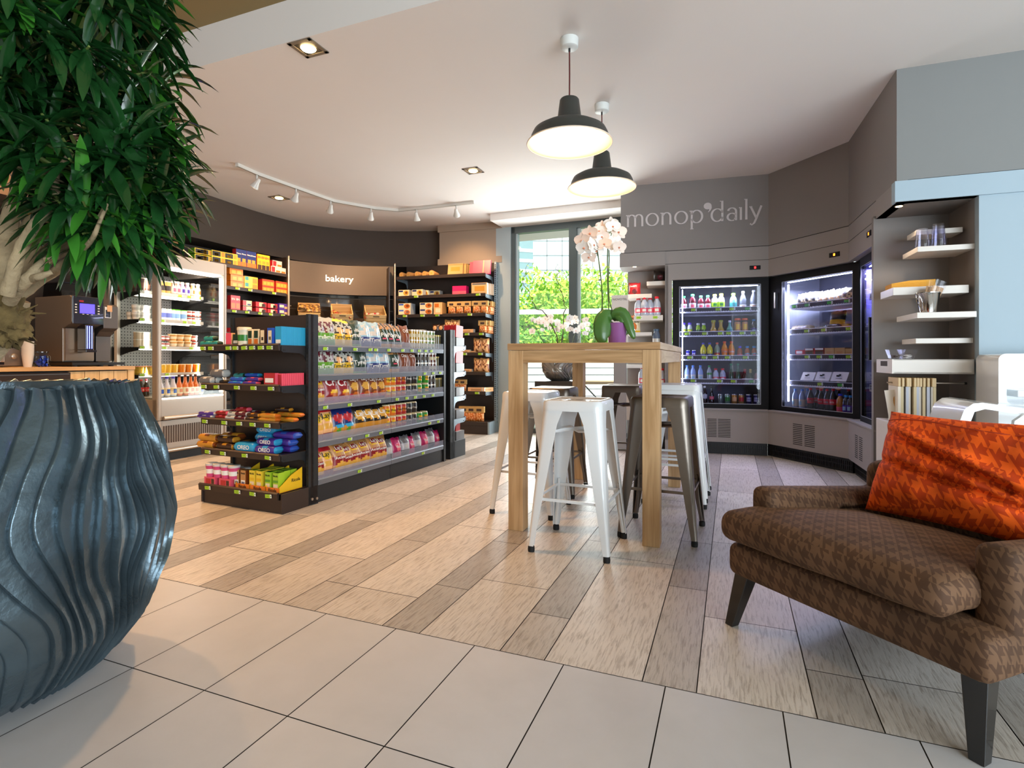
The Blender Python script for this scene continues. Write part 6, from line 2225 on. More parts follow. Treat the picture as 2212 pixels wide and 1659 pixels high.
def downlight(px, py, lab, power, size=.165):
    X, Y = on_plane(px, py, CEIL)
    r = thing('recessed_downlight', lab, 'downlight', (X, Y, CEIL), UV.a, 'square recessed downlights')
    h = size / 2
    mb = MB()
    for (a, b, c, d) in ((-h, h, -h, -h + .022), (-h, h, h - .022, h), (-h, -h + .022, -h, h), (h - .022, h, -h, h)):
        mb.box(a, b, c, d, -.006, .0, DKM)
    mb.build('frame', r, angle=0)
    mb = MB()
    k = h - .022
    mb.box(-k, k, -k, k, -.0016, -.001, M('recess_black', '#2c2620', .6))
    mb.box(-k, k, -k, -k + .004, -.0025, -.0016, HOT2)  # glowing edges: lamplight on the recess sides put in as emission
    mb.box(k - .004, k, -k, k, -.0025, -.0016, HOT2)
    mb.build('recess', r, angle=0)
    mb = MB()
    mb.lathe([(.044, -.006), (.038, -.012), (.001, -.016)], HOT, 20, (0, 0, 0))
    mb.build('lamp', r, angle=60)
    warm_spot((X, Y, CEIL - .03), (X, Y, 0), power, 105, .7, (1, .54, .22), .05, 'ceiling_spot_light')


downlight(666, 103, 'large looking square recessed downlight beside the ceiling step', 110)
downlight(1022, 368, 'square recessed downlight before the window column', 45)
downlight(603, 427, 'square recessed downlight between track and curved wall', 70)
# added warm spots without fittings, to brighten the floor and coffee corner
for (x, y, e) in ((-2.8, 3.4, 130), (-1.9, 4.9, 60), (-3.9, 4.2, 70)):
    warm_spot((x, y, CEIL - .03), (x, y, 0), e, 110, .7, (1, .54, .22), .05, 'ceiling_spot_light')

# ------------------------------------------------------------------ lettering on the grey wall
def stroke_letters():
    """flared roman lowercase strokes drawn with a broad nib: thick stems, thin joins"""
    def arc(cx, cy, rx, ry, a0, a1, n=18):
        return [(cx + rx * math.cos(math.radians(a0 + (a1 - a0) * i / n)), cy + ry * math.sin(math.radians(a0 + (a1 - a0) * i / n))) for i in range(n + 1)]
    G = {}
    st = lambda x, y0, y1: [(x, y0), (x, y1)]
    G['m'] = ([st(.0, 0, 1.0), [(-.16, .98), (0, .93)], [(.0, .72)] + arc(.30, .66, .28, .32, 150, 0) + [(.58, .0)], [(.58, .72)] + arc(.88, .66, .28, .32, 150, 0) + [(1.16, 0)]], 1.50)
    G['o'] = ([arc(.46, .5, .46, .5, 0, 360, 36)], 1.28)
    G['n'] = ([st(.0, 0, 1.0), [(-.16, .98), (0, .93)], [(.0, .72)] + arc(.32, .64, .30, .34, 150, 0) + [(.62, 0)]], 1.00)
    G['p'] = ([st(.0, -.48, 1.0), [(-.16, .98), (0, .93)], [(-.12, -.48), (.14, -.48)], arc(.38, .5, .42, .5, 160, -160, 32)], 1.10)
    G['d'] = ([st(.80, 0, 1.62), [(.62, 1.60), (.80, 1.58)], arc(.42, .5, .42, .5, 20, 340, 32)], 1.18)
    G['a'] = ([[(.08, .78)] + arc(.34, .70, .30, .29, 150, 0) + [(.64, .0)], arc(.34, .28, .32, .29, 30, 300, 26), [(.50, .12), (.66, .2)]], 1.00)
    G['i'] = ([st(.0, 0, 1.0), [(-.14, .98), (0, .93)]], .40)
    G['l'] = ([st(.0, 0, 1.62), [(-.14, 1.60), (0, 1.58)]], .36)
    G['y'] = ([[(-.04, 1.0), (.36, .08)], [(.74, 1.02), (.36, .02), (.22, -.30), (.04, -.46), (-.08, -.34)], [(-.14, .98), (.08, .98)]], .9)
    return G


GLY = stroke_letters()
LTR = M('pale_wall_lettering', '#c8bfbd', .6)


def nib(poly, tk, tn, mb, y, m, dots=True):
    """sweep a stroke: width depends on its direction"""
    P_ = [Vector(p) for p in poly]
    L, R_ = [], []
    for i, p in enumerate(P_):
        d = (P_[min(i + 1, len(P_) - 1)] - P_[max(i - 1, 0)])
        if d.length < 1e-6:
            d = Vector((0, 1))
        d.normalize()
        wdt = tn + (tk - tn) * abs(d.y) ** 1.2
        if len(P_) == 2 and abs(d.y) > .95:
            wdt *= 1.0
        n = Vector((-d.y, d.x))
        L.append(p + n * wdt / 2)
        R_.append(p - n * wdt / 2)
    vs = [(q.x, y, q.y) for q in L] + [(q.x, y, q.y) for q in R_]
    k = len(L)
    mb.add(vs, [(i, k + i, k + i + 1, i + 1) for i in range(k - 1)], m)
    mb.add([(v[0], y + .003, v[2]) for v in vs], [(i + 1, k + i + 1, k + i, i) for i in range(k - 1)], m)


sgn = thing('wall_lettering', 'pale monop daily lettering on grey wall above the juice fridge', 'sign', F1.w(0, 0, 0), F1.a)
xa_, xb_ = F1.xp(1354), F1.xp(1642)
za_ = F1.zp(1354, 491)
zx_ = F1.zp(1500, 480.5)
widths = [GLY[c][1] for c in 'monop'] + [.42] + [GLY[c][1] for c in 'daily']
unit = (xb_ - xa_) / (sum(widths) - .15)
z0 = za_
x = xa_ + .1 * unit
for i, c in enumerate("monop'daily"):
    mb = MB()
    if c == "'":
        cx, cz = x + .12 * unit, z0 + 1.28 * unit
        mb.add([(cx + .30 * unit * math.cos(t), -.004, cz + .27 * unit * math.sin(t)) for t in [2 * PI * k / 24 for k in range(24)]], [tuple(range(24))], LTR)
        tail = [(cx + .30 * unit, cz), (cx + .31 * unit, cz - .18 * unit), (cx + .22 * unit, cz - .36 * unit), (cx + .04 * unit, cz - .52 * unit), (cx + .02 * unit, cz - .48 * unit), (cx + .12 * unit, cz - .33 * unit), (cx + .12 * unit, cz - .18 * unit)]
        mb.add([(a, -.0045, b) for a, b in tail], [tuple(reversed(range(len(tail))))], LTR)
        x += .42 * unit
    else:
        strokes, adv = GLY[c]
        for s in strokes:
            nib([(x + a * unit, z0 + b * unit) for a, b in s], .165 * unit, .065 * unit, mb, -.005, LTR)
        x += adv * unit
    mb.build('letter', sgn, angle=0)

# coffee corner lettering on the curved wall, mostly behind the branches
q0, q1 = Vector(pts[0]), Vector(pts[1])
dd = (q1 - q0).normalized()
wa = math.atan2(dd.y, dd.x)
WLc = Frame(q0.x, q0.y, math.degrees(wa))
ccl = thing('wall_lettering', 'white coffee corner lettering on dark wall above the coffee machine', 'sign', WLc.w(0, 0, 0), WLc.a)
zc = WLc.zp(130, 540, .77)
xcn = WLc.xp(148, .77)
text('coffee corner', .19, M('white_wall_letter', '#e8e0d2', .5, emit='#e8e0d2', es=.25), ccl, (xcn, .772, zc), (PI / 2, 0, 0), .003, align='RIGHT')
# ------------------------------------------------------------------ ridged planter and tree by the camera
PTR = M('pewter_blue_glaze', '#56656d', .26, .65, var=(6, .35), bump=(40, .2))
SLR = M('silver_ridged_glaze', '#9a958e', .35, .7, bump=(60, .08))


def ridged_pot(name, prof, nth, nz, ridges, depth, m, lab, loc, wav=1.0, seed=0.0, rimdark=None):
    root = thing(name, lab, 'planter', loc)
    ps = prof
    zs = [p[1] for p in ps]
    def rad(z):
        for a, b in zip(ps, ps[1:]):
            if a[1] <= z <= b[1] + 1e-9:
                t = (z - a[1]) / (b[1] - a[1])
                t2 = t
                return a[0] + (b[0] - a[0]) * t2
        return ps[-1][0]
    H = zs[-1]
    nth = ridges * 16

    def fn(u, v):
        # the grid follows the ridges, so every crest stays a clean flowing line
        t0 = 2 * PI * u
        z = H * v
        c, s = math.cos(t0), math.sin(t0)
        wv = noise.noise(Vector((c * 1.3 + seed, s * 1.3, z / H * 2.4))) * 4.4 * wav + noise.noise(Vector((c * 3.5 + seed, s * 3.5, z / H * 4.5))) * 1.5 * wav
        th = 2 * PI * (u - (wv + 1.6 * math.sin(v * 3.0)) / ridges)
        k = int(ridges * u + 1e-6)
        ph = (ridges * u + 1e-6) % 1.0
        hk = .65 + .35 * noise.noise(Vector((k * 1.7, v * 3.5, seed))) * 2
        saw = ((1 - ph) ** .8 if ph > .09 else ph / .09 * .93) * hk
        c, s = math.cos(th), math.sin(th)
        r = rad(z) - depth + saw * depth + noise.noise(Vector((c * 3, s * 3, z * 5 + seed))) * depth * .35
        zz = z + (depth * .8 * saw if v > .985 else 0)
        return Vector((r * c, r * s, zz))
    mb = MB()
    mb.grid(fn, nth, nz, m, True, closed_u=True)
    # inner wall of the rim
    def fi(u, v):
        th = 2 * PI * u
        r = ps[-1][0] - depth * 1.9 - .02 * v
        return Vector((r * math.cos(th), r * math.sin(th), H - .18 * v * H + (depth * .2 if v == 0 else 0)))
    mb.grid(fi, 96, 3, m, True, closed_u=True)
    top = [fn(i / nth, 1.0) for i in range(nth)]
    inn = [fi(i / nth, 0.0) for i in range(nth)]
    vs = top + inn
    mb.add(vs, [(i, (i + 1) % nth, nth + (i + 1) % nth, nth + i) for i in range(nth)], m, True)
    mb.lathe([(ps[0][0] - depth, .001), (.001, .001)], m, 32, cap=False)
    mb.build('pot_body', root, angle=60)
    mb = MB()
    mb.lathe([(ps[-1][0] - depth * 2, H - .06), (.001, H - .05)], M('dark_soil', '#2a2018', .95, bump=(80, .6)), 40, cap=False)
    mb.build('soil', root)
    return root


PX, PY = -1.57, 1.65
ridged_pot('planter', [(.26, 0), (.33, .05), (.42, .17), (.47, .32), (.487, .46), (.482, .58), (.455, .70), (.42, .79), (.375, .885)], 0, 80, 84, .024, PTR,
           'huge pewter blue planter with flowing vertical ridges beside the camera', (PX, PY, 0), 1.0, 0.3)

BARK = M('pale_twisted_bark', '#a08c6c', .8, var=(14, .35), bump=(45, .9))
MOSS = M('mossy_root_bark', '#6e5a34', .9, var=(18, .5), bump=(40, 1.0))
LEAF = M('glossy_dark_leaf', '#1a431d', .24, coat=.6, var=(7, .45))
LEAF2 = M('glossy_mid_leaf', '#3a7a26', .32, coat=.3, var=(7, .35))
LEAF3 = M('fresh_leaf', '#5a9a30', .38, coat=.2)
ptree = thing('potted_tree', 'leafy dracaena like tree with pale twisted branches in the pewter planter', 'tree', (PX, PY, .84))
RT = random.Random(21)


def at(px, py, Y):
    return Vector(((px - 1106) / FPX * Y, Y, EYE + (775 - py) / FPX * Y))


def local(p):
    return p - Vector((PX, PY, .84))


def gnarl(p, k, a=.018):
    return p + Vector((noise.noise(p * 7 + Vector((k, 0, 0))), noise.noise(p * 7 + Vector((0, k, 3))), noise.noise(p * 7 + Vector((5, 0, k))))) * a


mb = MB()
trunk = [Vector((PX - .08, PY, .80)), Vector((PX - .10, PY, .92)), at(0, 690, 1.62), at(18, 640, 1.62)]
mb.tube([local(gnarl(p, 1)) for p in trunk], [.075, .07, .065, .055], BARK, 14)
mb.build('trunk', ptree, angle=60)
# moss wrapped burl
mb = MB()
cb_ = at(8, 690, 1.60)


def burl(u, v):
    th, ph = 2 * PI * u, PI * (v - .5)
    d = Vector((math.cos(th) * math.cos(ph), math.sin(th) * math.cos(ph), math.sin(ph)))
    r = .062 * (1 + .45 * noise.noise(d * 3.1) + .25 * noise.noise(d * 9))
    return local(cb_ + Vector((d.x * r * .95, d.y * r, d.z * r * 1.15)))


mb.grid(burl, 40, 26, MOSS, True, closed_u=True)
for i in range(8):
    a = RT.uniform(0, 2 * PI)
    p = cb_ + Vector((.07 * math.cos(a), .07 * math.sin(a), RT.uniform(-.06, .06)))
    q = p + Vector((math.cos(a) * .03, math.sin(a) * .03, RT.uniform(-.03, .02)))
    mb.tube([local(p - (q - p) * .6), local(p), local(q)], [.006, .004, .001], MOSS, 5)
mb.build('moss_burl', ptree, angle=70)
BR = [
    ([(10, 640), (8, 560), (20, 470), (45, 400), (80, 330), (110, 250)], .034, 1.58),
    ([(18, 640), (35, 560), (60, 480), (100, 440), (150, 380), (190, 300)], .024, 1.66),
    ([(22, 640), (50, 580), (95, 520), (140, 470), (190, 430), (250, 380)], .026, 1.62),
    ([(20, 650), (60, 600), (110, 560), (160, 520), (200, 490), (230, 450)], .022, 1.54),
    ([(20, 655), (70, 610), (120, 585), (160, 545), (196, 480), (250, 470)], .020, 1.66),
    ([(24, 655), (60, 625), (100, 590), (140, 565), (170, 548), (178, 520)], .020, 1.60),
    ([(0, 660), (-20, 560), (-60, 470), (-80, 380), (-60, 280)], .034, 1.62),
    ([(20, 640), (48, 610), (75, 600), (108, 590)], .022, 1.52),
    ([(14, 640), (50, 520), (90, 470), (125, 440), (122, 380), (150, 330)], .022, 1.48),
    ([(8, 600), (30, 500), (28, 420), (60, 350), (40, 260), (70, 180)], .022, 1.68),
    ([(60, 480), (90, 430), (60, 380), (95, 300), (150, 220)], .015, 1.60),
    ([(120, 500), (150, 470), (200, 430), (260, 340), (300, 270)], .013, 1.62),
    ([(100, 560), (140, 540), (180, 540), (210, 500), (230, 440)], .013, 1.50),
    ([(150, 380), (180, 300), (210, 200), (260, 120)], .013, 1.66),
    ([(110, 250), (160, 160), (190, 60)], .014, 1.58),
    ([(110, 250), (60, 140), (40, 20)], .014, 1.60),
]
tips = []
for i, (pl, r, Y) in enumerate(BR):
    P0 = [at(px, py, Y + (.05 * math.sin(k * 1.7 + i) if k else 0)) for k, (px, py) in enumerate(pl)]
    sm = []
    for a in range(len(P0) - 1):
        for k in range(5):
            sm.append(P0[a].lerp(P0[a + 1], k / 5))
    sm.append(P0[-1])
    # round the corners
    for _ in range(3):
        sm = [sm[0]] + [(sm[j - 1] + sm[j] * 2 + sm[j + 1]) / 4 for j in range(1, len(sm) - 1)] + [sm[-1]]
    n_ = len(sm)
    mb = MB()
    rr = [r * .8 * (1 - .62 * k / (n_ - 1)) * (1 + .16 * noise.noise(Vector((k * .9, i, 0)))) for k in range(n_)]
    mb.tube([local(gnarl(p, i, .010)) for p in sm], rr, BARK, 10)
    mb.build('branch', ptree, angle=70)
    for k in range(int(n_ * .55), n_, 3):
        tips.append((sm[k], (sm[k] - sm[k - 2]).normalized()))

# foliage: rosettes of long drooping leaves inside a broad crown
E_ = [(Vector((-1.34, 1.62, 1.92)), Vector((.29, .34, .42))), (Vector((-1.62, 1.50, 1.92)), Vector((.32, .30, .34))), (Vector((-1.20, 1.62, 1.56)), Vector((.17, .22, .20))),
      (Vector((-1.18, 1.60, 1.38)), Vector((.10, .16, .10))), (Vector((-1.85, 1.6, 1.95)), Vector((.32, .3, .42))), (Vector((-1.36, 1.6, 2.22)), Vector((.28, .34, .3)))]
rosettes = []
tries = 0
while len(rosettes) < 400 and tries < 20000:
    tries += 1
    c, rd = RT.choice(E_)
    d = Vector((RT.gauss(0, 1), RT.gauss(0, 1), RT.gauss(0, 1))).normalized()
    k = RT.uniform(.55, 1.0) ** .5
    p = c + Vector((d.x * rd.x, d.y * rd.y, d.z * rd.z)) * k
    inside = any(sum(((p[i] - c2[i]) / r2[i]) ** 2 for i in range(3)) < .35 for c2, r2 in E_)
    if inside and RT.random() < .7:
        continue
    if min([(p - q[0]).length for q in rosettes] or [1]) < .055:
        continue
    rosettes.append((p, (d + Vector((0, 0, .5))).normalized()))
mb = MB()
mst = MB()
for (p, ax) in rosettes:
    # short stem back toward the crown's heart
    mst.tube([local(p - ax * .16 - Vector((0, 0, .03))), local(p - ax * .06), local(p + ax * .01)], [.0055, .0045, .003], M('green_twig', '#6a7a3a', .6), 5)
    n = RT.randint(9, 14)
    t0 = RT.uniform(0, 6.28)
    e1 = ax.orthogonal().normalized()
    e2 = ax.cross(e1)
    mt = LEAF if RT.random() < .72 else (LEAF2 if RT.random() < .8 else LEAF3)
    for i in range(n):
        a = t0 + i * 2.4
        el = RT.uniform(-.15, .95) * (1 - i / n * .2)
        out = (e1 * math.cos(a) + e2 * math.sin(a))
        dr = (out * math.cos(el) + ax * math.sin(el)).normalized()
        L = RT.uniform(.13, .20)
        W = L * RT.uniform(.075, .10)
        side = dr.cross(Vector((0, 0, 1)))
        if side.length < .1:
            side = e1
        side.normalize()
        droop = RT.uniform(.25, .75)
        b = p - ax * .03 * (i / n)
        vs, fs = [], []
        K = 6
        cur = Vector(b)
        dirv = dr.copy()
        for k in range(K + 1):
            t = k / K
            wd = W * (math.sin(PI * min(t * .93 + .07, 1)) ** .75) if k < K else .0005
            up = side.cross(dirv).normalized()
            vs += [local(cur - side * wd + up * wd * .35), local(cur), local(cur + side * wd + up * wd * .35)]
            dirv = (dirv + Vector((0, 0, -1)) * droop * .28).normalized()
            cur = cur + dirv * (L / K)
        for k in range(K):
            q = k * 3
            fs += [(q, q + 1, q + 4, q + 3), (q + 1, q + 2, q + 5, q + 4)]
        mb.add(vs, fs, mt, True)
fo = mb.build('foliage', ptree, angle=0)
for p_ in fo.data.polygons:
    p_.use_smooth = True
mst.build('twigs', ptree, angle=70)

# ------------------------------------------------------------------ coffee counter with machine, microwave, cups, jar
CF = Frame(-3.37, 4.90, 68.2)      # x runs away from the camera, so the counter spans negative x
PINE = wood('light_oak_board', '#d9b884', '#c7a26c', 2, .8, .5)
PINH = wood('light_oak_top', '#cfa672', '#b98f5c', 0, .8, .45)
cc_ = thing('coffee_counter', 'light oak board fronted counter carrying coffee machine and microwave', 'counter', CF.o, CF.a)
ctz = .905
mb = MB()
mb.box(-2.6, 0, -.01, .62, ctz - .03, ctz, PINH)
mb.build('worktop', cc_, angle=0)
for i in range(22):
    x = -.06 - i * .115
    if -1.02 < x < -.50:
        continue
    mb = MB()
    mb.box(x - .11, x, .006, .025, .06, ctz - .04, PINE)
    mb.build('front_board', cc_, angle=0)
mb = MB()
mb.box(-.055, 0, .0, .62, 0, ctz - .032, PINE)
mb.build('end_post', cc_, angle=0)
mb = MB()
mb.box(-2.6, -.06, .03, .60, 0, ctz - .035, CK)
mb.build('carcass', cc_, angle=0)
mb = MB()
mb.box(-1.02, -.51, .0, .02, .5, ctz - .045, BRN)
mb.box(-1.01, -.52, -.003, .0, ctz - .06, ctz - .055, ANL)
mb.build('dark_drawer', cc_, angle=0)

MCH = M('machine_champagne_steel', '#8c8279', .33, .65)
MCD = M('machine_dark_front', '#24222a', .25, .2, coat=.5)
MBL = M('machine_base_black', '#1c1a1a', .4)
SCR = M('violet_screen', '#3030d0', .3, emit='#4a3cff', es=2.2)
BLG = M('blue_light_bar', '#5058ff', .3, emit='#5c66ff', es=5.0)
HPR = glass('smoked_hopper', '#8d8680', .9, .05)
x1_, x0_ = CF.xp(222, .08), CF.xp(155, .08)
cm = thing('coffee_machine', 'champagne coloured coffee machine with violet screen on the oak counter', 'coffee machine', CF.w(x0_, .08, ctz), CF.a)
mw_ = x1_ - x0_
mh = CF.zp(155, 637, .08) - ctz
mb = MB()
# body profile in (y, z): front panel leans, alcove below
mb.prism([(.0, mh - .02), (-.0, mh - .22), (.03, mh - .24), (.12, mh - .27), (.12, .04), (.50, .04), (.50, mh), (.03, mh)], 0, mw_, MCH, 'x')
mb.build('body', cm, angle=0, bevel=.004)
mb = MB()
mb.box(.0, mw_, -.012, .0, mh - .235, mh - .005, MCD)
fp = mb.build('front_panel', cm, angle=0, bevel=.004)
mb = MB()
mb.box(mw_ * .22, mw_ * .70, -.0135, -.012, mh - .145, mh - .065, SCR)
mb.build('screen', fp, angle=0)
mb = MB()
for i in range(4):
    z = mh - .075 - i * .022
    mb.box(mw_ * .07, mw_ * .13, -.0135, -.012, z - .005, z + .004, CW)
    mb.box(mw_ * .80, mw_ * .86, -.0135, -.012, z - .005, z + .004, CW)
for i in range(3):
    mb.box(mw_ * (.3 + .14 * i), mw_ * (.36 + .14 * i), -.0135, -.012, mh - .155, mh - .151, CW)
mb.box(mw_ * .20, mw_ * .34, -.0135, -.012, mh - .052, mh - .038, P('red2'))
mb.build('button_dots', fp, angle=0)
mb = MB()
mb.box(mw_ * .36, mw_ * .62, -.03, .08, mh - .45, mh - .24, MCD)
mb.box(mw_ * .36, mw_ * .72, -.035, .08, mh - .47, mh - .45, MCD)
sp_ = mb.build('spout', cm, angle=0, bevel=.004)
mb = MB()
for t in (.40, .47, .55):
    mb.box(mw_ * t, mw_ * (t + .025), -.032, -.030, mh - .44, mh - .25, BLG)
mb.build('light_bar', sp_, angle=0)
mb = MB()
mb.box(.01, mw_ - .01, .10, .119, .05, mh - .27, M('brushed_splash_back', '#a88f78', .28, .8))
mb.build('splash_back', cm, angle=0)
mb = MB()
mb.box(-.03, mw_ + .02, -.06, .48, .012, .035, MBL)
mb.lathe([(.02, 0), (.02, .014)], MBL, 12, (.02, 0, 0))
mb.lathe([(.02, 0), (.02, .014)], MBL, 12, (mw_ - .02, 0, 0))
mb.build('drip_tray', cm, angle=0)
for (a, b) in ((.02, .5), (.52, .98)):
    mb = MB()
    mb.prism([(.14, mh), (.40, mh), (.38, mh + .115), (.16, mh + .115)], mw_ * a, mw_ * b, HPR, 'x')
    mb.box(mw_ * a + .005, mw_ * b - .005, .15, .39, mh + .001, mh + .05, M('coffee_beans', '#2e1a10', .6, bump=(120, 1.0)))
    mb.box(mw_ * a - .002, mw_ * b + .002, .155, .385, mh + .112, mh + .120, MCD)
    mb.build('bean_hopper', cm, angle=0)
# side unit with coin slot
x2_ = CF.xp(254, .10)
cu_ = thing('milk_unit', 'slim taupe side unit with card slot beside the coffee machine', 'coffee machine', CF.w(x1_ + .012, .09, ctz), CF.a)
uw = x2_ - x1_ - .014
mb = MB()
mb.prism([(.0, mh - .07), (.0, mh - .26), (.06, mh - .29), (.10, mh - .33), (.10, .04), (.48, .04), (.48, mh - .05), (.02, mh - .05)], 0, uw, M('taupe_steel', '#5f5650', .38, .5), 'x')
mb.build('body', cu_, angle=0, bevel=.004)
mb = MB()
mb.box(uw * .08, uw * .50, -.004, .0, mh - .17, mh - .075, CW)
mb.box(uw * .13, uw * .45, -.006, -.004, mh - .165, mh - .10, MCD)
mb.box(uw * .22, uw * .55, -.008, -.006, mh - .115, mh - .06, P('peach'))
mb.build('card_slot', cu_, angle=0)
mb = MB()
mb.box(-.01, uw + .02, -.06, .46, .012, .035, MBL)
mb.lathe([(.02, 0), (.02, .014)], MBL, 12, (uw * .5, 0, 0))
mb.build('drip_tray', cu_, angle=0)
# microwave: only its control end shows
xm1_ = CF.xp(50, .14)
mwv = thing('microwave', 'brushed steel microwave with two round knobs beside the planter', 'microwave', CF.w(xm1_ - .46, .14, ctz), CF.a)
mwh = CF.zp(50, 715, .14) - ctz
mb = MB()
mb.box(0, .46, 0, .34, .012, mwh, M('microwave_steel', '#9c938a', .32, .75))
mb.box(.0, .34, -.004, 0, .02, mwh - .01, MCD)
mb.build('body', mwv, angle=0, bevel=.003)
mb = MB()
mb.box(.30, .33, -.03, -.018, .04, mwh - .03, SIL)
mb.build('door_handle', mwv, angle=0, bevel=.004)
for z in (mwh * .62, mwh * .30):
    mb = MB()
    mb.lathe([(.022, 0), (.020, .014), (.012, .018)], SIL, 20, mat=T(.40, 0, z, 0, PI / 2))
    mb.box(.398, .402, -.024, -.016, z - .014, z + .014, SIL)
    mb.build('knob', mwv, angle=40)
# stack of paper cups: each cup a thing
cupp = MB()
cupp.lathe([(.026, 0), (.038, .10), (.0395, .10), (.0395, .103), (.037, .103), (.0255, .003), (.001, .003)], M('white_paper_cup', '#d5cdc2', .6), 24, cap=False)
cupo = cupp.build('paper_cup', None)
cupo['category'] = 'paper cup'
cupo = proto(cupo)
xc = CF.xp(60, .08)
for i in range(9):
    place(cupo, CF.T(xc, .08, ctz + .012 * i), ('lowest' if i == 0 else 'topmost' if i == 8 else ORD[i]) + ' white paper cup in the stack beside the microwave', 'stacked paper cups')
jar_ = thing('glass_jar', 'clear glass jar of blue capsules before the coffee machine', 'jar', CF.w(CF.xp(91, .06), .06, ctz))
mb = MB()
mb.lathe([(.048, 0), (.052, .02), (.052, .085), (.035, .105), (.038, .115)], glass('jar_glass', '#dfe6ee', 1.0), 24)
mb.build('jar_body', jar_)
mb = MB()
mb.lathe([(.041, .112), (.041, .122), (.01, .128)], glass('jar_glass', '#dfe6ee', 1.0), 24)
mb.build('lid', jar_)
cap_ = MB()
cap_.lathe([(.008, 0), (.014, .02), (.016, .021)], M('blue_capsule', '#2c4cc0', .25, .5), 12)
co = cap_.build('coffee_capsule', None)
co['category'] = 'coffee capsule'
co = proto(co)
for i in range(14):
    a = i * 2.4
    rr_ = .030 if i % 4 else .006
    place(co, T(jar_.location.x + rr_ * math.cos(a), jar_.location.y + rr_ * math.sin(a), ctz + .006 + .020 * (i // 4), a, RND.uniform(-.6, .6), RND.uniform(-.6, .6)), 'small blue coffee capsule inside the clear glass jar', 'blue capsules in the jar')

# ------------------------------------------------------------------ silver planter with small orchids on its pedestal
SP = at(1210, 800, 5.9)
ped = thing('pedestal', 'dark square plinth carrying the silver ridged planter', 'pedestal', (SP.x, SP.y, 0), UV.a)
mb = MB()
mb.box(-.20, .20, -.20, .20, 0, .62, M('dark_plinth_brown', '#3a3634', .4), fm={'right': M('plinth_lit_grey', '#8d9094', .5)})  # right faces paler: side light put into the colour
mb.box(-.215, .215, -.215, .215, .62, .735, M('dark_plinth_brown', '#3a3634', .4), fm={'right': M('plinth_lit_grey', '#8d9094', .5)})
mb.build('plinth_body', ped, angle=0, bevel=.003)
ridged_pot('planter', [(.10, 0), (.15, .03), (.195, .10), (.205, .16), (.20, .22), (.17, .29), (.14, .32)], 0, 40, 40, .014, SLR,
           'round silver planter with wavy ridges on the dark plinth by the window', (SP.x, SP.y, .735), 1.0, 4.0)
PET = M('white_orchid_petal', '#f2eee6', .5, sheen=.3)
PETP = M('blush_orchid_petal', '#f0dccd', .5, sheen=.3)
LIP = M('orchid_lip_yellow', '#d98a6a', .5)
STM = M('orchid_stem_green', '#4a5a28', .5)
STB = M('curly_willow_bark', '#4a382c', .7)
OLF = M('orchid_leaf_green', '#3f6a2c', .35, coat=.3, var=(5, .15))


def petal(mb, c, ang, L, W, m, tiltm, cup=.25):
    vs = []
    K = 5
    for k in range(K + 1):
        t = k / K
        wd = W * math.sin(PI * min(.12 + t * .84, 1)) ** .7
        for s in (-1, -.5, 0, .5, 1):
            x = s * wd / 1
            y = L * t
            z = cup * (abs(s) ** 2 * .4 * wd + t * t * L * .35)
            X = x * math.cos(ang) - y * math.sin(ang)
            Y = x * math.sin(ang) + y * math.cos(ang)
            vs.append(tiltm @ Vector((X, Y, z)) + c)
    fs = []
    for k in range(K):
        for i in range(4):
            q = k * 5 + i
            fs.append((q, q + 1, q + 6, q + 5))
    mb.add(vs, fs, m, True)


def flower(parent, c, facing, size, m):
    """moth orchid: three sepals, two broad petals, small lip"""
    fx = Vector(facing).normalized()
    z = fx
    x = Vector((0, 0, 1)).cross(z)
    if x.length < .1:
        x = Vector((1, 0, 0))
    x.normalize()
    y = z.cross(x)
    R3 = Matrix((x, y, z)).transposed()
    mb = MB()
    for a in (0, 2.2, -2.2):
        petal(mb, c, a, size * .52, size * .17, m, R3)
    for a in (1.25, -1.25):
        petal(mb, c + z * .002, a, size * .55, size * .30, m, R3)
    mb.lathe([(size * .03, 0), (size * .07, size * .05), (size * .02, size * .12)], LIP, 8, mat=Matrix.Translation(c) @ R3.to_4x4())
    return mb.build('flower', parent, angle=0)


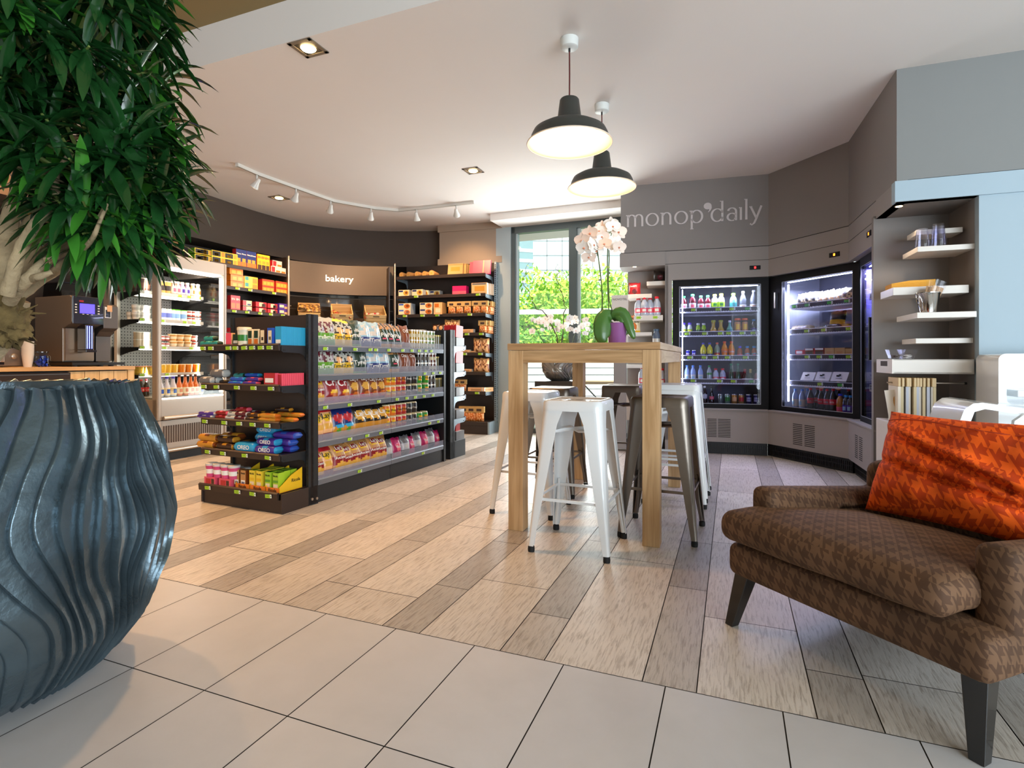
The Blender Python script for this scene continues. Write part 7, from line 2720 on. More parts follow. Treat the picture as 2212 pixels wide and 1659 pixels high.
oa = thing('orchid_arrangement', 'low mass of small white orchids with curly willow twigs in silver planter', 'orchids', (SP.x, SP.y, 1.0))
RO = random.Random(3)
for i in range(46):
    px = RO.uniform(1148, 1282)
    py = 695 + abs(px - 1215) * .16 + RO.uniform(-16, 18)
    p = at(px, py, SP.y + RO.uniform(-.16, .16)) - oa.location
    flower(oa, p, (RO.uniform(-.7, .7), -1, RO.uniform(-.5, .5)), RO.uniform(.055, .078), PET)
for i in range(9):
    px = 1172 + i * 11
    a = at(1185 + i * 7, 770, SP.y) - oa.location
    b = at(px, 735, SP.y) - oa.location
    c = at(px + (i - 4) * 4, 705, SP.y) - oa.location
    mb = MB()
    mb.tube([a, b, c], [.004, .003, .002], STM, 6)
    mb.build('stem', oa)
for path_ in ([(1205, 745), (1200, 715), (1172, 672), (1160, 668), (1148, 645), (1135, 620), (1128, 612), (1138, 590), (1130, 575)], [(1213, 745), (1218, 690), (1222, 665), (1214, 640), (1212, 625), (1202, 602), (1200, 598), (1208, 588), (1198, 580), (1205, 565)]):
    mb = MB()
    P0 = [at(a, b, SP.y) - oa.location for a, b in path_]
    sm = []
    for a in range(len(P0) - 1):
        for k in range(4):
            q = P0[a].lerp(P0[a + 1], k / 4)
            sm.append(q + Vector((noise.noise(q * 30), noise.noise(q * 30 + Vector((9, 0, 0))), 0)) * .03)
    mb.tube(sm, [.006 * (1 - .7 * k / len(sm)) for k in range(len(sm))], STB, 6)
    for k in range(6, len(sm), 4):
        mb.tube([sm[k], sm[k] + Vector((RO.uniform(-.05, .05), 0, RO.uniform(0, .05))), sm[k] + Vector((RO.uniform(-.08, .08), 0, .08))], [.002, .0015, .001], STB, 4)
    mb.build('willow_twig', oa)
for a in (-.9, -.4, .3, .8, 2.4, 3.4):
    mb = MB()
    vs, fs = [], []
    for k in range(6):
        t = k / 5
        c = Vector((math.cos(a) * .02 + math.cos(a) * .13 * t, math.sin(a) * .13 * t, .02 + .14 * t - .08 * t * t))
        s = Vector((-math.sin(a), math.cos(a), 0)) * .022 * math.sin(PI * min(.1 + t * .88, 1))
        vs += [c - s, c, c + s]
    for k in range(5):
        q = k * 3
        fs += [(q, q + 1, q + 4, q + 3), (q + 1, q + 2, q + 5, q + 4)]
    mb.add(vs, fs, OLF, True)
    mb.build('leaf', oa, angle=0)

# ------------------------------------------------------------------ tall orchid in purple pot on the table
OP = at(1333, 741, 3.38)
OP.z = TH
to = thing('potted_orchid', 'tall blush white orchid in a glossy purple pot on the high table', 'orchid', OP)
PUR = M('glossy_purple_pot', '#8f5a96', .18, coat=.7)
mb = MB()
mb.lathe([(.052, 0), (.054, .006), (.059, .13), (.061, .134), (.056, .134), (.050, .11), (.001, .10)], PUR, 36, cap=False)
mb.build('pot', to)


def big_leaf(pts_, widths, thick=.004):
    mb = MB()
    P0 = [Vector(p) for p in pts_]
    n = 12
    cs = []
    for k in range(n + 1):
        t = k / n * (len(P0) - 1)
        i = min(int(t), len(P0) - 2)
        f = t - i
        a, b, c, d = P0[max(i - 1, 0)], P0[i], P0[i + 1], P0[min(i + 2, len(P0) - 1)]
        cs.append(.5 * ((2 * b) + (c - a) * f + (2 * a - 5 * b + 4 * c - d) * f * f + (-a + 3 * b - 3 * c + d) * f ** 3))
    def fn(u, v):
        k = min(int(round(v * n)), n)
        dv = (cs[min(k + 1, n)] - cs[max(k - 1, 0)]).normalized()
        s = dv.cross(Vector((0, 1, 0)))
        if s.length < .1:
            s = Vector((1, 0, 0))
        s.normalize()
        up = s.cross(dv)
        wd = widths * math.sin(PI * min(.06 + v * .93, 1)) ** .6
        q = 2 * u - 1
        return cs[k] + s * q * wd + up * (abs(q) ** 1.5) * wd * .35
    mb.grid(fn, 8, n, OLF, True)
    o = mb.build('leaf', to, angle=0)
    s_ = o.modifiers.new('thickness', 'SOLIDIFY')
    s_.thickness = thick
    return o


def tl(px, py, dy=0.0):
    return at(px, py, OP.y + dy) - OP


big_leaf([tl(1322, 690, -.01), tl(1312, 682, -.03), tl(1303, 700, -.05), tl(1302, 728, -.06), tl(1308, 738, -.055)], .055)
big_leaf([tl(1322, 688, -.01), tl(1330, 676, -.04), tl(1344, 674, -.05), tl(1355, 690, -.06), tl(1364, 716, -.07), tl(1370, 732, -.07)], .030)
big_leaf([tl(1324, 690, 0), tl(1338, 680, .02), tl(1350, 685, .03), tl(1357, 700, .04), tl(1350, 725, .05)], .035)
big_leaf([tl(1322, 690, 0), tl(1316, 690, .04), tl(1310, 700, .06), tl(1308, 720, .08)], .035)
big_leaf([tl(1324, 690, 0), tl(1330, 686, -.03), tl(1340, 688, -.05), tl(1346, 697, -.055)], .02)
for path_ in ([(1302, 690), (1299, 672), (1302, 650), (1299, 610), (1293, 560), (1290, 540), (1288, 520)], [(1304, 690), (1301, 660), (1300, 620), (1296, 580), (1290, 540)],
              [(1316, 690), (1314, 650), (1312, 600), (1312, 560), (1313, 520), (1315, 505)], [(1325, 680), (1316, 650), (1314, 610), (1316, 560), (1315, 520), (1322, 503)]):
    mb = MB()
    mb.tube([tl(a, b) for a, b in path_], [.0035] * len(path_), STM, 6)
    mb.build('stem', to)
mb = MB()
for (px, py) in ((1295, 605), (1316, 590), (1311, 515)):
    p = tl(px, py)
    mb.box(p.x - .006, p.x + .006, p.y - .005, p.y + .005, p.z - .004, p.z + .004, CK)
    mb.build('clip', to, angle=0)
    mb = MB()
fl_ = [(1262, 536, -.5), (1272, 556, -.2), (1283, 530, .3), (1275, 505, -.6), (1294, 500, -.2), (1300, 512, -.1), (1304, 520, .1), (1300, 492, .3), (1324, 490, .0), (1336, 502, .2), (1320, 484, -.2), (1306, 528, -.4),
       (1328, 530, .2), (1337, 535, .3), (1288, 543, .2), (1258, 520, -.5)]
for i, (px, py, fx) in enumerate(fl_):
    flower(to, tl(px, py, RO.uniform(-.04, .03)), (fx, -1 + .3 * RO.random(), RO.uniform(-.4, .2)), .088 if i % 3 else .10, PETP if i % 2 else PET)
for (a, b) in (((1290, 548), (1270, 545)), ((1290, 535), (1298, 534)), ((1314, 508), (1300, 502)), ((1316, 522), (1334, 524)), ((1314, 505), (1324, 496))):
    mb = MB()
    mb.tube([tl(*a), tl(*b)], .002, STM, 5)
    mb.build('flower_stalk', to)
# ------------------------------------------------------------------ armchair with orange cushion
def velvet(name, c_lo, c_hi, scale, lo_s=.45):
    m = bpy.data.materials.new(name)
    m.use_nodes = True
    n = m.node_tree.nodes
    lk = m.node_tree.links
    b = n['Principled BSDF']
    b.inputs['Roughness'].default_value = .75
    b.inputs['Specular IOR Level'].default_value = .25
    b.inputs['Sheen Weight'].default_value = lo_s
    b.inputs['Sheen Roughness'].default_value = .35
    b.inputs['Sheen Tint'].default_value = C(c_hi)
    uv = n.new('ShaderNodeUVMap')
    mp = n.new('ShaderNodeMapping')
    mp.inputs['Scale'].default_value = (scale, scale, 1)
    mp.inputs['Rotation'].default_value = (0, 0, math.radians(12))
    lk.new(uv.outputs[0], mp.inputs[0])
    sx = n.new('ShaderNodeSeparateXYZ')
    lk.new(mp.outputs[0], sx.inputs[0])

    def mth(op, a, b_=None):
        q = n.new('ShaderNodeMath')
        q.operation = op
        for i, v in enumerate((a, b_)):
            if v is None:
                continue
            if isinstance(v, (int, float)):
                q.inputs[i].default_value = v
            else:
                lk.new(v, q.inputs[i])
        return q.outputs[0]
    x, y = sx.outputs[0], sx.outputs[1]
    v_ = mth('LESS_THAN', mth('FRACT', mth('MULTIPLY', x, .5)), .5)
    h_ = mth('LESS_THAN', mth('FRACT', mth('MULTIPLY', y, .5)), .5)
    t_ = mth('LESS_THAN', mth('FRACT', mth('ADD', x, y)), .5)
    both = mth('MULTIPLY', v_, h_)
    xor = mth('ABSOLUTE', mth('SUBTRACT', v_, h_))
    ht = mth('ADD', both, mth('MULTIPLY', xor, t_))
    # worn, brushed patches of pile
    tcn = n.new('ShaderNodeTexCoord')
    nz = n.new('ShaderNodeTexNoise')
    nz.inputs['Scale'].default_value = 9
    nz.inputs['Detail'].default_value = 5
    lk.new(tcn.outputs['Object'], nz.inputs['Vector'])
    mr = n.new('ShaderNodeMapRange')
    mr.inputs['From Min'].default_value = .35
    mr.inputs['From Max'].default_value = .65
    lk.new(nz.outputs['Fac'], mr.inputs[0])
    mr2 = n.new('ShaderNodeMapRange')
    mr2.inputs['To Min'].default_value = .78
    mr2.inputs['To Max'].default_value = 1.18
    lk.new(mr.outputs[0], mr2.inputs[0])
    mx = n.new('ShaderNodeMix')
    mx.data_type = 'RGBA'
    mx.inputs['A'].default_value = C(c_hi)
    mx.inputs['B'].default_value = C(c_lo)
    lk.new(ht, mx.inputs['Factor'])
    vm = n.new('ShaderNodeVectorMath')
    vm.operation = 'SCALE'
    lk.new(mx.outputs['Result'], vm.inputs[0])
    lk.new(mr2.outputs[0], vm.inputs['Scale'])
    lk.new(vm.outputs[0], b.inputs['Base Color'])
    bp = n.new('ShaderNodeBump')
    bp.inputs['Strength'].default_value = .55
    bp.inputs['Distance'].default_value = .004
    lk.new(ht, bp.inputs['Height'])
    lk.new(bp.outputs[0], b.inputs['Normal'])
    return m


VBR = velvet('brown_houndstooth_velvet', '#4a3323', '#634833', 46, .5)
VOR = velvet('orange_houndstooth_velvet', '#b53a08', '#e65c12', 38, .4)


def soft_box(mb, x0, x1, y0, y1, z0, z1, m, r=.03, nx=14, ny=14, nz_=6, bulge=0.0, seed=0.0, lump=.0, topfn=None):
    """rounded cushion block with puffed faces"""
    cx, cy, cz = (x0 + x1) / 2, (y0 + y1) / 2, (z0 + z1) / 2
    hx, hy, hz = (x1 - x0) / 2, (y1 - y0) / 2, (z1 - z0) / 2

    def pos(p):
        q = Vector(p)
        inner = Vector((max(-hx + r, min(hx - r, q.x)), max(-hy + r, min(hy - r, q.y)), max(-hz + r, min(hz - r, q.z))))
        d = q - inner
        if d.length > 1e-9:
            q = inner + d.normalized() * r
        ex = 1 - (q.x / hx) ** 2
        ey = 1 - (q.y / hy) ** 2
        ez = 1 - (q.z / hz) ** 2
        q.z += bulge * max(ex, 0) * max(ey, 0) * (1 if q.z > 0 else -.2)
        q.y += -bulge * .5 * max(ex, 0) * max(ez, 0) * (1 if q.y < 0 else -1) * (abs(q.y) > hy * .9)
        if lump:
            nn = noise.noise(Vector((q.x * 6 + seed, q.y * 6, q.z * 6)))
            q += q.normalized() * nn * lump
        q = q + Vector((cx, cy, cz))
        if topfn:
            q.z += topfn(q)
        return q
    faces = [((0, 1, 2), -1), ((0, 1, 2), 1), ((0, 2, 1), -1), ((0, 2, 1), 1), ((1, 2, 0), -1), ((1, 2, 0), 1)]
    H3 = (hx, hy, hz)
    N3 = (nx, ny, nz_)
    for (a, b, c), s in faces:
        vs, fs = [], []
        na, nb = N3[a], N3[b]
        for j in range(nb + 1):
            for i in range(na + 1):
                p = [0, 0, 0]
                # spacing denser at the rounded edges
                ta, tb2 = -math.cos(PI * i / na), -math.cos(PI * j / nb)
                p[a] = H3[a] * ta
                p[b] = H3[b] * tb2
                p[c] = H3[c] * s
                vs.append(pos(p))
        for j in range(nb):
            for i in range(na):
                q = j * (na + 1) + i
                f = (q, q + 1, q + na + 2, q + na + 1)
                flip = (s > 0) == ((a, b, c) == (0, 2, 1))
                fs.append(tuple(reversed(f)) if flip else f)
        mb.add(vs, fs, m, True)


def weld(o, d=.0004):
    bm = bmesh.new()
    bm.from_mesh(o.data)
    bmesh.ops.remove_doubles(bm, verts=bm.verts, dist=d)
    bm.to_mesh(o.data)
    bm.free()
    for p in o.data.polygons:
        p.use_smooth = True


CH = Frame(0.80, 2.02, -64.5)     # x along the chair's front towards the camera, y towards its back
CHW = .80
ch = thing('armchair', 'low brown houndstooth velvet armchair on splayed black legs', 'armchair', CH.o, CH.a)


def sl(q):
    return -.12 * max(q.y - .08, 0)


def chair_part(nm, args, **k):
    mb = MB()
    soft_box(mb, *args, VBR, **k)
    o = mb.build(nm, ch, uv=True, angle=0)
    weld(o)
    return o


chair_part('seat_base', (0, CHW, -.02, .84, .185, .305), r=.035, nx=22, ny=18, nz_=8, topfn=lambda q: -.07 * max(q.y, 0))
chair_part('seat_cushion', (-.005, CHW - .075, -.06, .66, .315, .425), r=.045, nx=26, ny=22, nz_=9, bulge=.028, topfn=sl, lump=.006)
for (nm, a, b) in (('armrest', .0, .10), ('armrest', CHW - .10, CHW)):
    chair_part(nm, (a, b, .10, .90, .20, .50), r=.035, nx=8, ny=22, nz_=12, topfn=lambda q: (-.10 * max(q.y - .10, 0) if q.z > .4 else 0) + (.0 if q.y < .72 else (q.y - .72) ** 2 * 2.2))
chair_part('backrest', (.02, CHW - .02, .74, .90, .20, .545), r=.05, nx=22, ny=8, nz_=14)
LGB = M('black_tapered_wood', '#14110f', .28, coat=.4)
for (x, y, dx, dy) in ((.05, .04, -.035, -.045), (CHW - .05, .04, .02, -.045), (.05, .80, -.03, .05), (CHW - .05, .80, .03, .05)):
    mb = MB()
    a, b = .030, .017
    vs = []
    for (cx, cy, z, w_) in ((x, y, .21, a), (x + dx, y + dy, 0, b)):
        vs += [(cx - w_, cy - w_, z), (cx + w_, cy - w_, z), (cx + w_, cy + w_, z), (cx - w_, cy + w_, z)]
    mb.add(vs, [(3, 2, 1, 0)[::-1], (4, 5, 6, 7)[::-1], (0, 4, 5, 1), (1, 5, 6, 2), (2, 6, 7, 3), (3, 7, 4, 0)], LGB)
    mb.build('leg', ch, angle=0, bevel=.003)

# orange cushion leaning on the back
cu = thing('orange_cushion', 'large creased orange houndstooth velvet cushion leaning on the armchair back', 'cushion', CH.w(.45, .57, .385), CH.a)
cu.rotation_euler = Euler((math.radians(-20), 0, CH.a))
cw2, chh, ct = .60, .40, .11


def pill(u, v, side):
    a, b_ = 2 * u - 1, 2 * v - 1
    e = max(0.0, (1 - abs(a) ** 3.2)) ** .6 * max(0.0, (1 - abs(b_) ** 2.8)) ** .6
    x = a * cw2 / 2 * (1 - .05 * (1 - abs(b_)) - .03 * b_)
    z = chh / 2 * b_ * (1 - .06 * (1 - a * a)) + chh / 2
    t = ct * e
    if side > 0:
        # long diagonal creases sweeping from the upper corner to the seat
        s1 = b_ - (.05 - .55 * a)
        s2 = b_ - (-.30 - .30 * a)
        s3 = b_ - (.62 + .12 * math.sin(a * 5))
        g = lambda s, w_: math.exp(-(s / w_) ** 2)
        t -= .045 * g(s1, .075) * e * (1 if a < .55 else .5)
        t += .024 * g(s1 - .14, .09) * e
        t -= .036 * g(s2, .06) * e
        t += .012 * g(s2 - .12, .08) * e
        t -= .008 * g(s3, .02) * e
        t += .03 * noise.noise(Vector((a * 2.5, b_ * 2.5, 3))) * e
    t += .007 * noise.noise(Vector((a * 7, b_ * 5, 9 + side))) * e
    return Vector((x, -side * t, z))


mb = MB()
mb.grid(lambda u, v: pill(u, v, 1), 60, 46, VOR, True)
mb.grid(lambda u, v: pill(1 - u, v, -1), 60, 46, VOR, True)
o = mb.build('cushion_cover', cu, uv=True, angle=0)
weld(o)
mb = MB()
mb.tube([pill(i / 40, .985 - .10 + .03 * math.sin(i / 40 * 7), 1) + Vector((0, -.0, 0)) for i in range(1, 40)], .0028, M('orange_piping', '#a83408', .7), 6)
mb.build('piping', cu, angle=60)

# ------------------------------------------------------------------ shelves and things in the corner niche
NWH = M('white_lacquer_shelf', '#d9d3cb', .4)
ng = 'white shelves in the corner niche'


def nz4(px, py, y):
    return F4.zp(px, py, y)


def nshelf(pxl, pxr, ytop, thick_px, y0, lab, y1=.35):
    x0, x1 = F4.xp(pxl, y0), F4.xp(pxr, y0)
    z = F4.zp(pxl, ytop, y0)
    th = thick_px / FPX * 3.5
    t = thing('wall_shelf', lab, 'shelf', F4.w(x0, y0, z), F4.a, ng)
    mb = MB()
    mb.box(0, x1 - x0, 0, y1 - y0, -th, 0, NWH)
    mb.build('board', t, angle=0, bevel=.002)
    return x0, x1, z


nshelf(1979, 2080, 497, 11, .17, 'highest and smallest white shelf in the corner niche, behind the cups')
sA = nshelf(1982, 2110, 533, 11, .06, 'white niche shelf carrying upturned plastic cups')
sB = nshelf(1929, 2093, 621, 17, .07, 'white niche shelf carrying the yellow napkins')
sC = nshelf(1981, 2110, 675, 12, -.05, 'white niche shelf carrying the steel bucket')
sD = nshelf(1978, 2105, 731, 11, .08, 'empty white niche shelf just above the drawer box')
# drawer box with hand hole
dx0, dx1 = F4.xp(1931, .0), F4.xp(2105, .0)
dz1, dz0 = F4.zp(1931, 776, 0), F4.zp(1931, 807, 0)
dbx = thing('drawer_box', 'long white box with hand hole under the niche shelves', 'drawer box', F4.w(dx0, 0, 0), F4.a)
mb = MB()
mb.box(0, dx1 - dx0, 0, .012, dz0, dz1, NWH)
mb.box(0, dx1 - dx0, .34, .35, dz0, dz1, NWH)
mb.box(0, dx1 - dx0, 0, .35, dz0, dz0 + .01, NWH)
mb.box(dx1 - dx0 - .01, dx1 - dx0, 0, .35, dz0, dz1, NWH)
mb.box(0, dx1 - dx0, 0.0, .35, dz1 - .006, dz1, NWH)
mb.box(-.01, 0, 0, .35, dz0, dz1, NWH)
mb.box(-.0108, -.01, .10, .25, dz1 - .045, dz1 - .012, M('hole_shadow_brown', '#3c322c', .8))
mb.build('box_body', dbx, angle=0)
CLP = glass('clear_plastic_cup', '#f7f7fb', 1.0, .10)
ncup = MB()
ncup.lathe([(.044, 0), (.032, .11), (.001, .112)], CLP, 22, cap=False)
ncup.lathe([(.0455, 0), (.0455, .006)], CLP, 22, cap=False)
o = ncup.build('plastic_cup', None)
o['category'] = 'plastic cup'
ncup = proto(o)
for (px, n, d) in ((1992, 3, 'shorter stack'), (2027, 6, 'taller stack')):
    for i in range(n):
        x = F4.xp(px, .13)
        place(ncup, F4.T(x, .13, sA[2] + .009 * i, 0, 0, 0, .95), ORD[i] + ' upturned clear plastic cup from the shelf in the ' + d + ' in niche', 'upturned plastic cups')
mb = MB()
nap = thing('napkin_stack', 'folded yellow paper napkins lying on a white niche shelf', 'napkins', F4.w(F4.xp(1925, .16), .15, sB[2]), F4.a)
mb = MB()
YN = M('yellow_napkin_paper', '#dba03a', .8, bump=(50, .3))
mb.prism([(0, 0), (.24, 0), (.24, .052), (.10, .050), (0, .034)], 0, .14, YN, 'y')
for i in range(6):
    mb.box(-.001, .2405, -.001, .141, .006 * i + .003, .006 * i + .004, M('napkin_edge', '#c08a28', .8))
mb.build('napkin_pile', nap, angle=0)
bk = thing('steel_bucket', 'small shiny steel bucket of wrapped cutlery on a niche shelf', 'bucket', F4.w(F4.xp(2004, .0), .0, sC[2]))
STL = M('polished_steel', '#c9c6c2', .08, 1.0)
mb = MB()
mb.lathe([(.044, 0), (.064, .118), (.067, .120), (.067, .124), (.062, .122), (.042, .004), (.001, .004)], STL, 30, cap=False)
mb.build('bucket_body', bk, angle=50)
mb = MB()
mb.tube([(-.062 - .008 * math.sin(t), 0, .105 + .02 * math.cos(t)) for t in [i * PI / 4 for i in range(9)]], .002, STL, 6)
mb.tube([(-.07, 0, .10), (-.075, -.01, .06), (-.06, -.03, .03)], .002, STL, 6)
mb.build('handle', bk)
cw_m = M('cutlery_wood', '#c49a6a', .5)
cwp = MB()
cwp.prism([(-.010, 0), (.010, 0), (.012, .16), (-.012, .16)], -.002, .002, cw_m, 'y')
cwp.grid(lambda u, v: Vector(((u - .5) * .036, -.005 - .004 * math.sin(PI * u), v * .20)), 6, 4, CLP)
o = cwp.build('wrapped_cutlery', None, angle=0)
o['category'] = 'cutlery'
cwp = proto(o)
for i in range(7):
    place(cwp, Matrix.Translation(bk.location) @ T(-.03 + .011 * i, RND.uniform(-.02, .02), .01, RND.uniform(-.3, .3), RND.uniform(-.1, .1), .22 + .03 * i), ORD[i] + ' film wrapped wooden cutlery set counted from the bucket handle', 'wrapped cutlery sets in the bucket')
gx_ = [F4.xp(1934, .10), F4.xp(1960, .10)]
for gx2, d in zip(gx_, ('of brown stirrers', 'of white sachets')):
    t = thing('plastic_tray', 'small clear square tub ' + d + ' on the white drawer box', 'plastic tub', F4.w(gx2, .10, dz1), F4.a)
    mb = MB()
    a, b_ = .028, .045
    vs = [(-a, -a, 0), (a, -a, 0), (a, a, 0), (-a, a, 0), (-b_, -b_, .062), (b_, -b_, .062), (b_, b_, .062), (-b_, b_, .062)]
    mb.add(vs, [(3, 2, 1, 0), (0, 1, 5, 4), (1, 2, 6, 5), (2, 3, 7, 6), (3, 0, 4, 7)], CLP)
    mb.build('tub_body', t, angle=0)
    mb = MB()
    for k in range(16):
        if 'brown' in d:
            mb.tube([(RND.uniform(-.02, .02), RND.uniform(-.02, .02), .006 + .001 * k), (RND.uniform(-.03, .03), RND.uniform(-.02, .02), .025)], .0015, P('choc'), 5)
        else:
            x, y = RND.uniform(-.015, .015), RND.uniform(-.015, .015)
            mb.box(x - .012, x + .012, y - .01, y + .01, .004 + .0016 * k, .005 + .0016 * k, CW)
    f = mb.build('contents', t, angle=0)
    f['kind'] = 'stuff'
# newspaper rack
zr_ = F4.zp(2060, 828, .12)
xr0, xr1 = F4.xp(1916, .12), F4.xp(2083, .12)
rl = thing('hanging_rail', 'chrome rail across the niche with newspapers on wooden sticks', 'rail', F4.w(xr0, .12, zr_), F4.a)
mb = MB()
mb.lathe([(.005, 0), (.005, xr1 - xr0)], SIL, 10, mat=T(0, 0, 0, 0, 0, PI / 2))
mb.lathe([(.008, 0), (.008, .012)], CK, 10, mat=T(xr1 - xr0, 0, 0, 0, 0, PI / 2))
mb.build('rod', rl)
NP_ = [M('newsprint_a', '#d8cfc0', .8), M('newsprint_b', '#c9b894', .8), M('newsprint_c', '#b8bcc8', .8)]
STK = M('pale_stick_wood', '#cdb48a', .6)
for i in range(11):
    mb = MB()
    mb.box(-.007, .007, -.14, .10, -.02, .035, STK)
    o = mb.build('newspaper', None, angle=0, bevel=.003)
    o.matrix_world = F4.T(F4.xp(1930 + i * 7.4, .12), .12, zr_ + .0, RND.uniform(-.06, .06))
    tag(o, ORD[i] + ' newspaper on a wooden stick from the fridge side of the niche', 'newspaper', 'newspapers on the niche rail')
    mb = MB()
    hh = RND.uniform(.21, .25)
    mb.box(-.008, .007, -.13 + RND.uniform(-.01, .01), .09, -.02 - hh, -.02, NP_[i % 3])
    mb.build('paper_sheets', o, angle=0)
mp_ = thing('magazine', 'tilted white magazine with a yellow oval beside the newspapers', 'magazine', F4.w(F4.xp(1921, .05), .05, F4.zp(1921, 905, .05)), F4.a)
mp_.rotation_euler = Euler((-.10, -.12, F4.a))
mb = MB()
mb.box(-.0, .075, 0, .006, -.03, F4.zp(1921, 843, .05) - F4.zp(1921, 905, .05), CW)
mb.build('cover', mp_, angle=0)
mb = MB()
disc(mb, .052, -.001, .10, .014, .045, P('gold'))
mb.build('cover_oval', mp_, angle=0)
# lower white cabinet and small cup hook
zt_ = F4.zp(1930, 914, 0.0)
cab = thing('white_cabinet', 'low white cabinet at the foot of the niche behind the armchair', 'cabinet', F4.w(F4.xp(1925, .0), 0, 0), F4.a)
mb = MB()
mb.box(0, .42, 0.0, .34, F4.zp(1930, 985, 0) * 0 + .22, zt_, NWH)
mb.build('body', cab, angle=0, bevel=.003)
mb = MB()
mb.box(0.01, .41, .02, .33, 0, .22, NIC)
mb.build('base', cab, angle=0)
kb = thing('wall_dispenser', 'tiny tapered white dispenser fixed to the niche cheek', 'dispenser', F4.w(F4.xp(2076, .1), .10, F4.zp(2076, 885, .1)), F4.a)
mb = MB()
mb.prism([(-.022, 0), (.022, 0), (.030, .068), (-.030, .068)], 0, .05, NWH, 'y')
mb.build('cup', kb, angle=0, bevel=.002)
# niche lamps
for (F, px, py, y, lab) in ((F4, 1942, 445, .12, 'tiny round lamp set in the corner niche soffit'), (F1, 1371, 576, .15, 'tiny round lamp set in the window side niche soffit')):
    z = zq if F is F4 else zn
    ypl = (z - EYE) * FPX / (775.0 - py)
    X = (px - 1106) / FPX * ypl
    t = thing('recessed_spot', lab, 'downlight', (X, ypl, z))
    mb = MB()
    mb.lathe([(.026, -.001), (.026, -.003)], SIL, 18)
    mb.lathe([(.019, -.003), (.019, -.0045)], LED, 18)
    mb.build('lamp_disc', t, angle=40)
    warm_spot((X, ypl, z - .02), (X, ypl + .0, 0), 7, 100, .6, (1, .74, .5), .02, 'niche_light')

# ------------------------------------------------------------------ window side niche
g1 = 'white shelves in the window side niche'


def nshelf1(pxl, pxr, ytop, ybot, y0, lab, y1=.36):
    x0, x1 = F1.xp(pxl, y0), F1.xp(pxr, y0)
    z = F1.zp(pxl, ytop, y0)
    zb = F1.zp(pxl, ybot, y0)
    t = thing('wall_shelf', lab, 'shelf', F1.w(x0, y0, z), F1.a, g1)
    mb = MB()
    mb.box(0, x1 - x0, 0, y1 - y0, zb - z, 0, NWH)
    mb.build('board', t, angle=0, bevel=.002)
    return t, z


_, zs1 = nshelf1(1397, 1437, 608, 617, .06, 'small white shelf with a dark snack bag, beside the juice fridge')
_, zs2 = nshelf1(1356, 1408, 636, 645, .05, 'white shelf under the red snack bag in the window side niche')
t3, zs3 = nshelf1(1369, 1432, 682, 693, .02, 'white shelf with two price cards under the red capped bottles')
cards(t3, Frame(0, 0, 0), [], 0, 0)
for px in (1381, 1417):
    o = bpy.data.objects.new('price_card', TAGM['l'])
    col.objects.link(o)
    o.parent = t3
    o.location = (F1.xp(px, .02) - F1.xp(1369, .02), -.002, -.022)
_, zs4 = nshelf1(1356, 1408, 718, 725, .05, 'white shelf under the popcorn bag in the window side niche')
_, zs5 = nshelf1(1348, 1408, 788, 795, .03, 'white shelf seen just under the table apron')
_, zs6 = nshelf1(1372, 1434, 835, 841, .05, 'lowest white niche shelf with bottles, seen past the stools')
lie(F1, 1371, .15, zs2, BG['redsack'], 'red snack bag with round emblem on the window side niche shelf', s=1.0)
lie(F1, 1426, .15, zs1, BG['darksack'], 'small dark snack bag on the upper niche shelf')
row(F1, [(1379, B['evian'], 'red capped clear bottle', 1.1), (1392, B['evian'], 'red capped clear bottle', 1.1, -.03), (1404, B['evian'], 'red capped clear bottle', 1.1), (1419, B['evian'], 'red capped clear bottle', 1.15)], .10, zs3, 'on the window side niche shelf', 'red capped water bottles in the niche', jit=0, frm='from the window')
lie(F1, 1371, .15, zs4, BG['popgold'], 'yellow and orange popcorn bag behind the purple pot', s=.95)
lie(F1, 1418, .12, F1.zp(1418, 750, .12), B['bluepet'], 'slate blue bottle just above the table edge beside the niche', s=1.15)
row(F1, [(1388, B['evian'], 'low red capped bottle', 1.2), (1396, B['evian'], 'low red capped bottle', 1.2, .06), (1430, B['evian'], 'low red capped bottle', 1.1)], .12, zs6, 'on lowest window side niche shelf', 'red capped water bottles in the niche', jit=0, frm='from the window')
nb_ = thing('wall_shelf', 'white shelf stub holding the slate blue bottle', 'shelf', F1.w(F1.xp(1400, .05), .05, F1.zp(1418, 750, .12)), F1.a)
mb = MB()
mb.box(0, F1.xp(1437, .05) - F1.xp(1400, .05), 0, .28, -.04, 0, NWH)
mb.build('board', nb_, angle=0)
# white hotel sign panel
pnl = thing('sign_panel', 'plain white upright hotel sign panel behind the purple pot', 'sign panel', F1.w(F1.xp(1321, -.10), -.10, .95), F1.a)
pw_ = F1.xp(1356, -.10) - F1.xp(1321, -.10)
ph_ = F1.zp(1321, 638, -.10) - .95
mb = MB()
mb.box(0, pw_, 0, .10, 0, ph_, M('sign_white_board', '#cfc8c2', .5))
mb.build('board', pnl, angle=0, bevel=.002)
text('NOVOTEL', .030, CK, pnl, (pw_ * .52, -.001, ph_ - .045), (PI / 2, 0, 0), .0004, sx=1.1)
mb = MB()
mb.box(.02, pw_ - .02, .02, .08, -.95, 0, M('sign_foot_grey', '#8a8582', .5))
mb.build('foot', pnl, angle=0)
cb2 = thing('white_cabinet', 'small beige cabinet at the foot of the window side niche', 'cabinet', F1.w(F1.xp(1350, .0), 0, 0), F1.a)
mb = MB()
mb.box(0, .22, 0.0, .30, .32, .62, M('beige_lacquer', '#b5a392', .5))
mb.build('body', cb2, angle=0)
mb = MB()
mb.box(0.02, .20, .04, .28, 0, .32, NIC)
mb.build('base', cb2, angle=0)

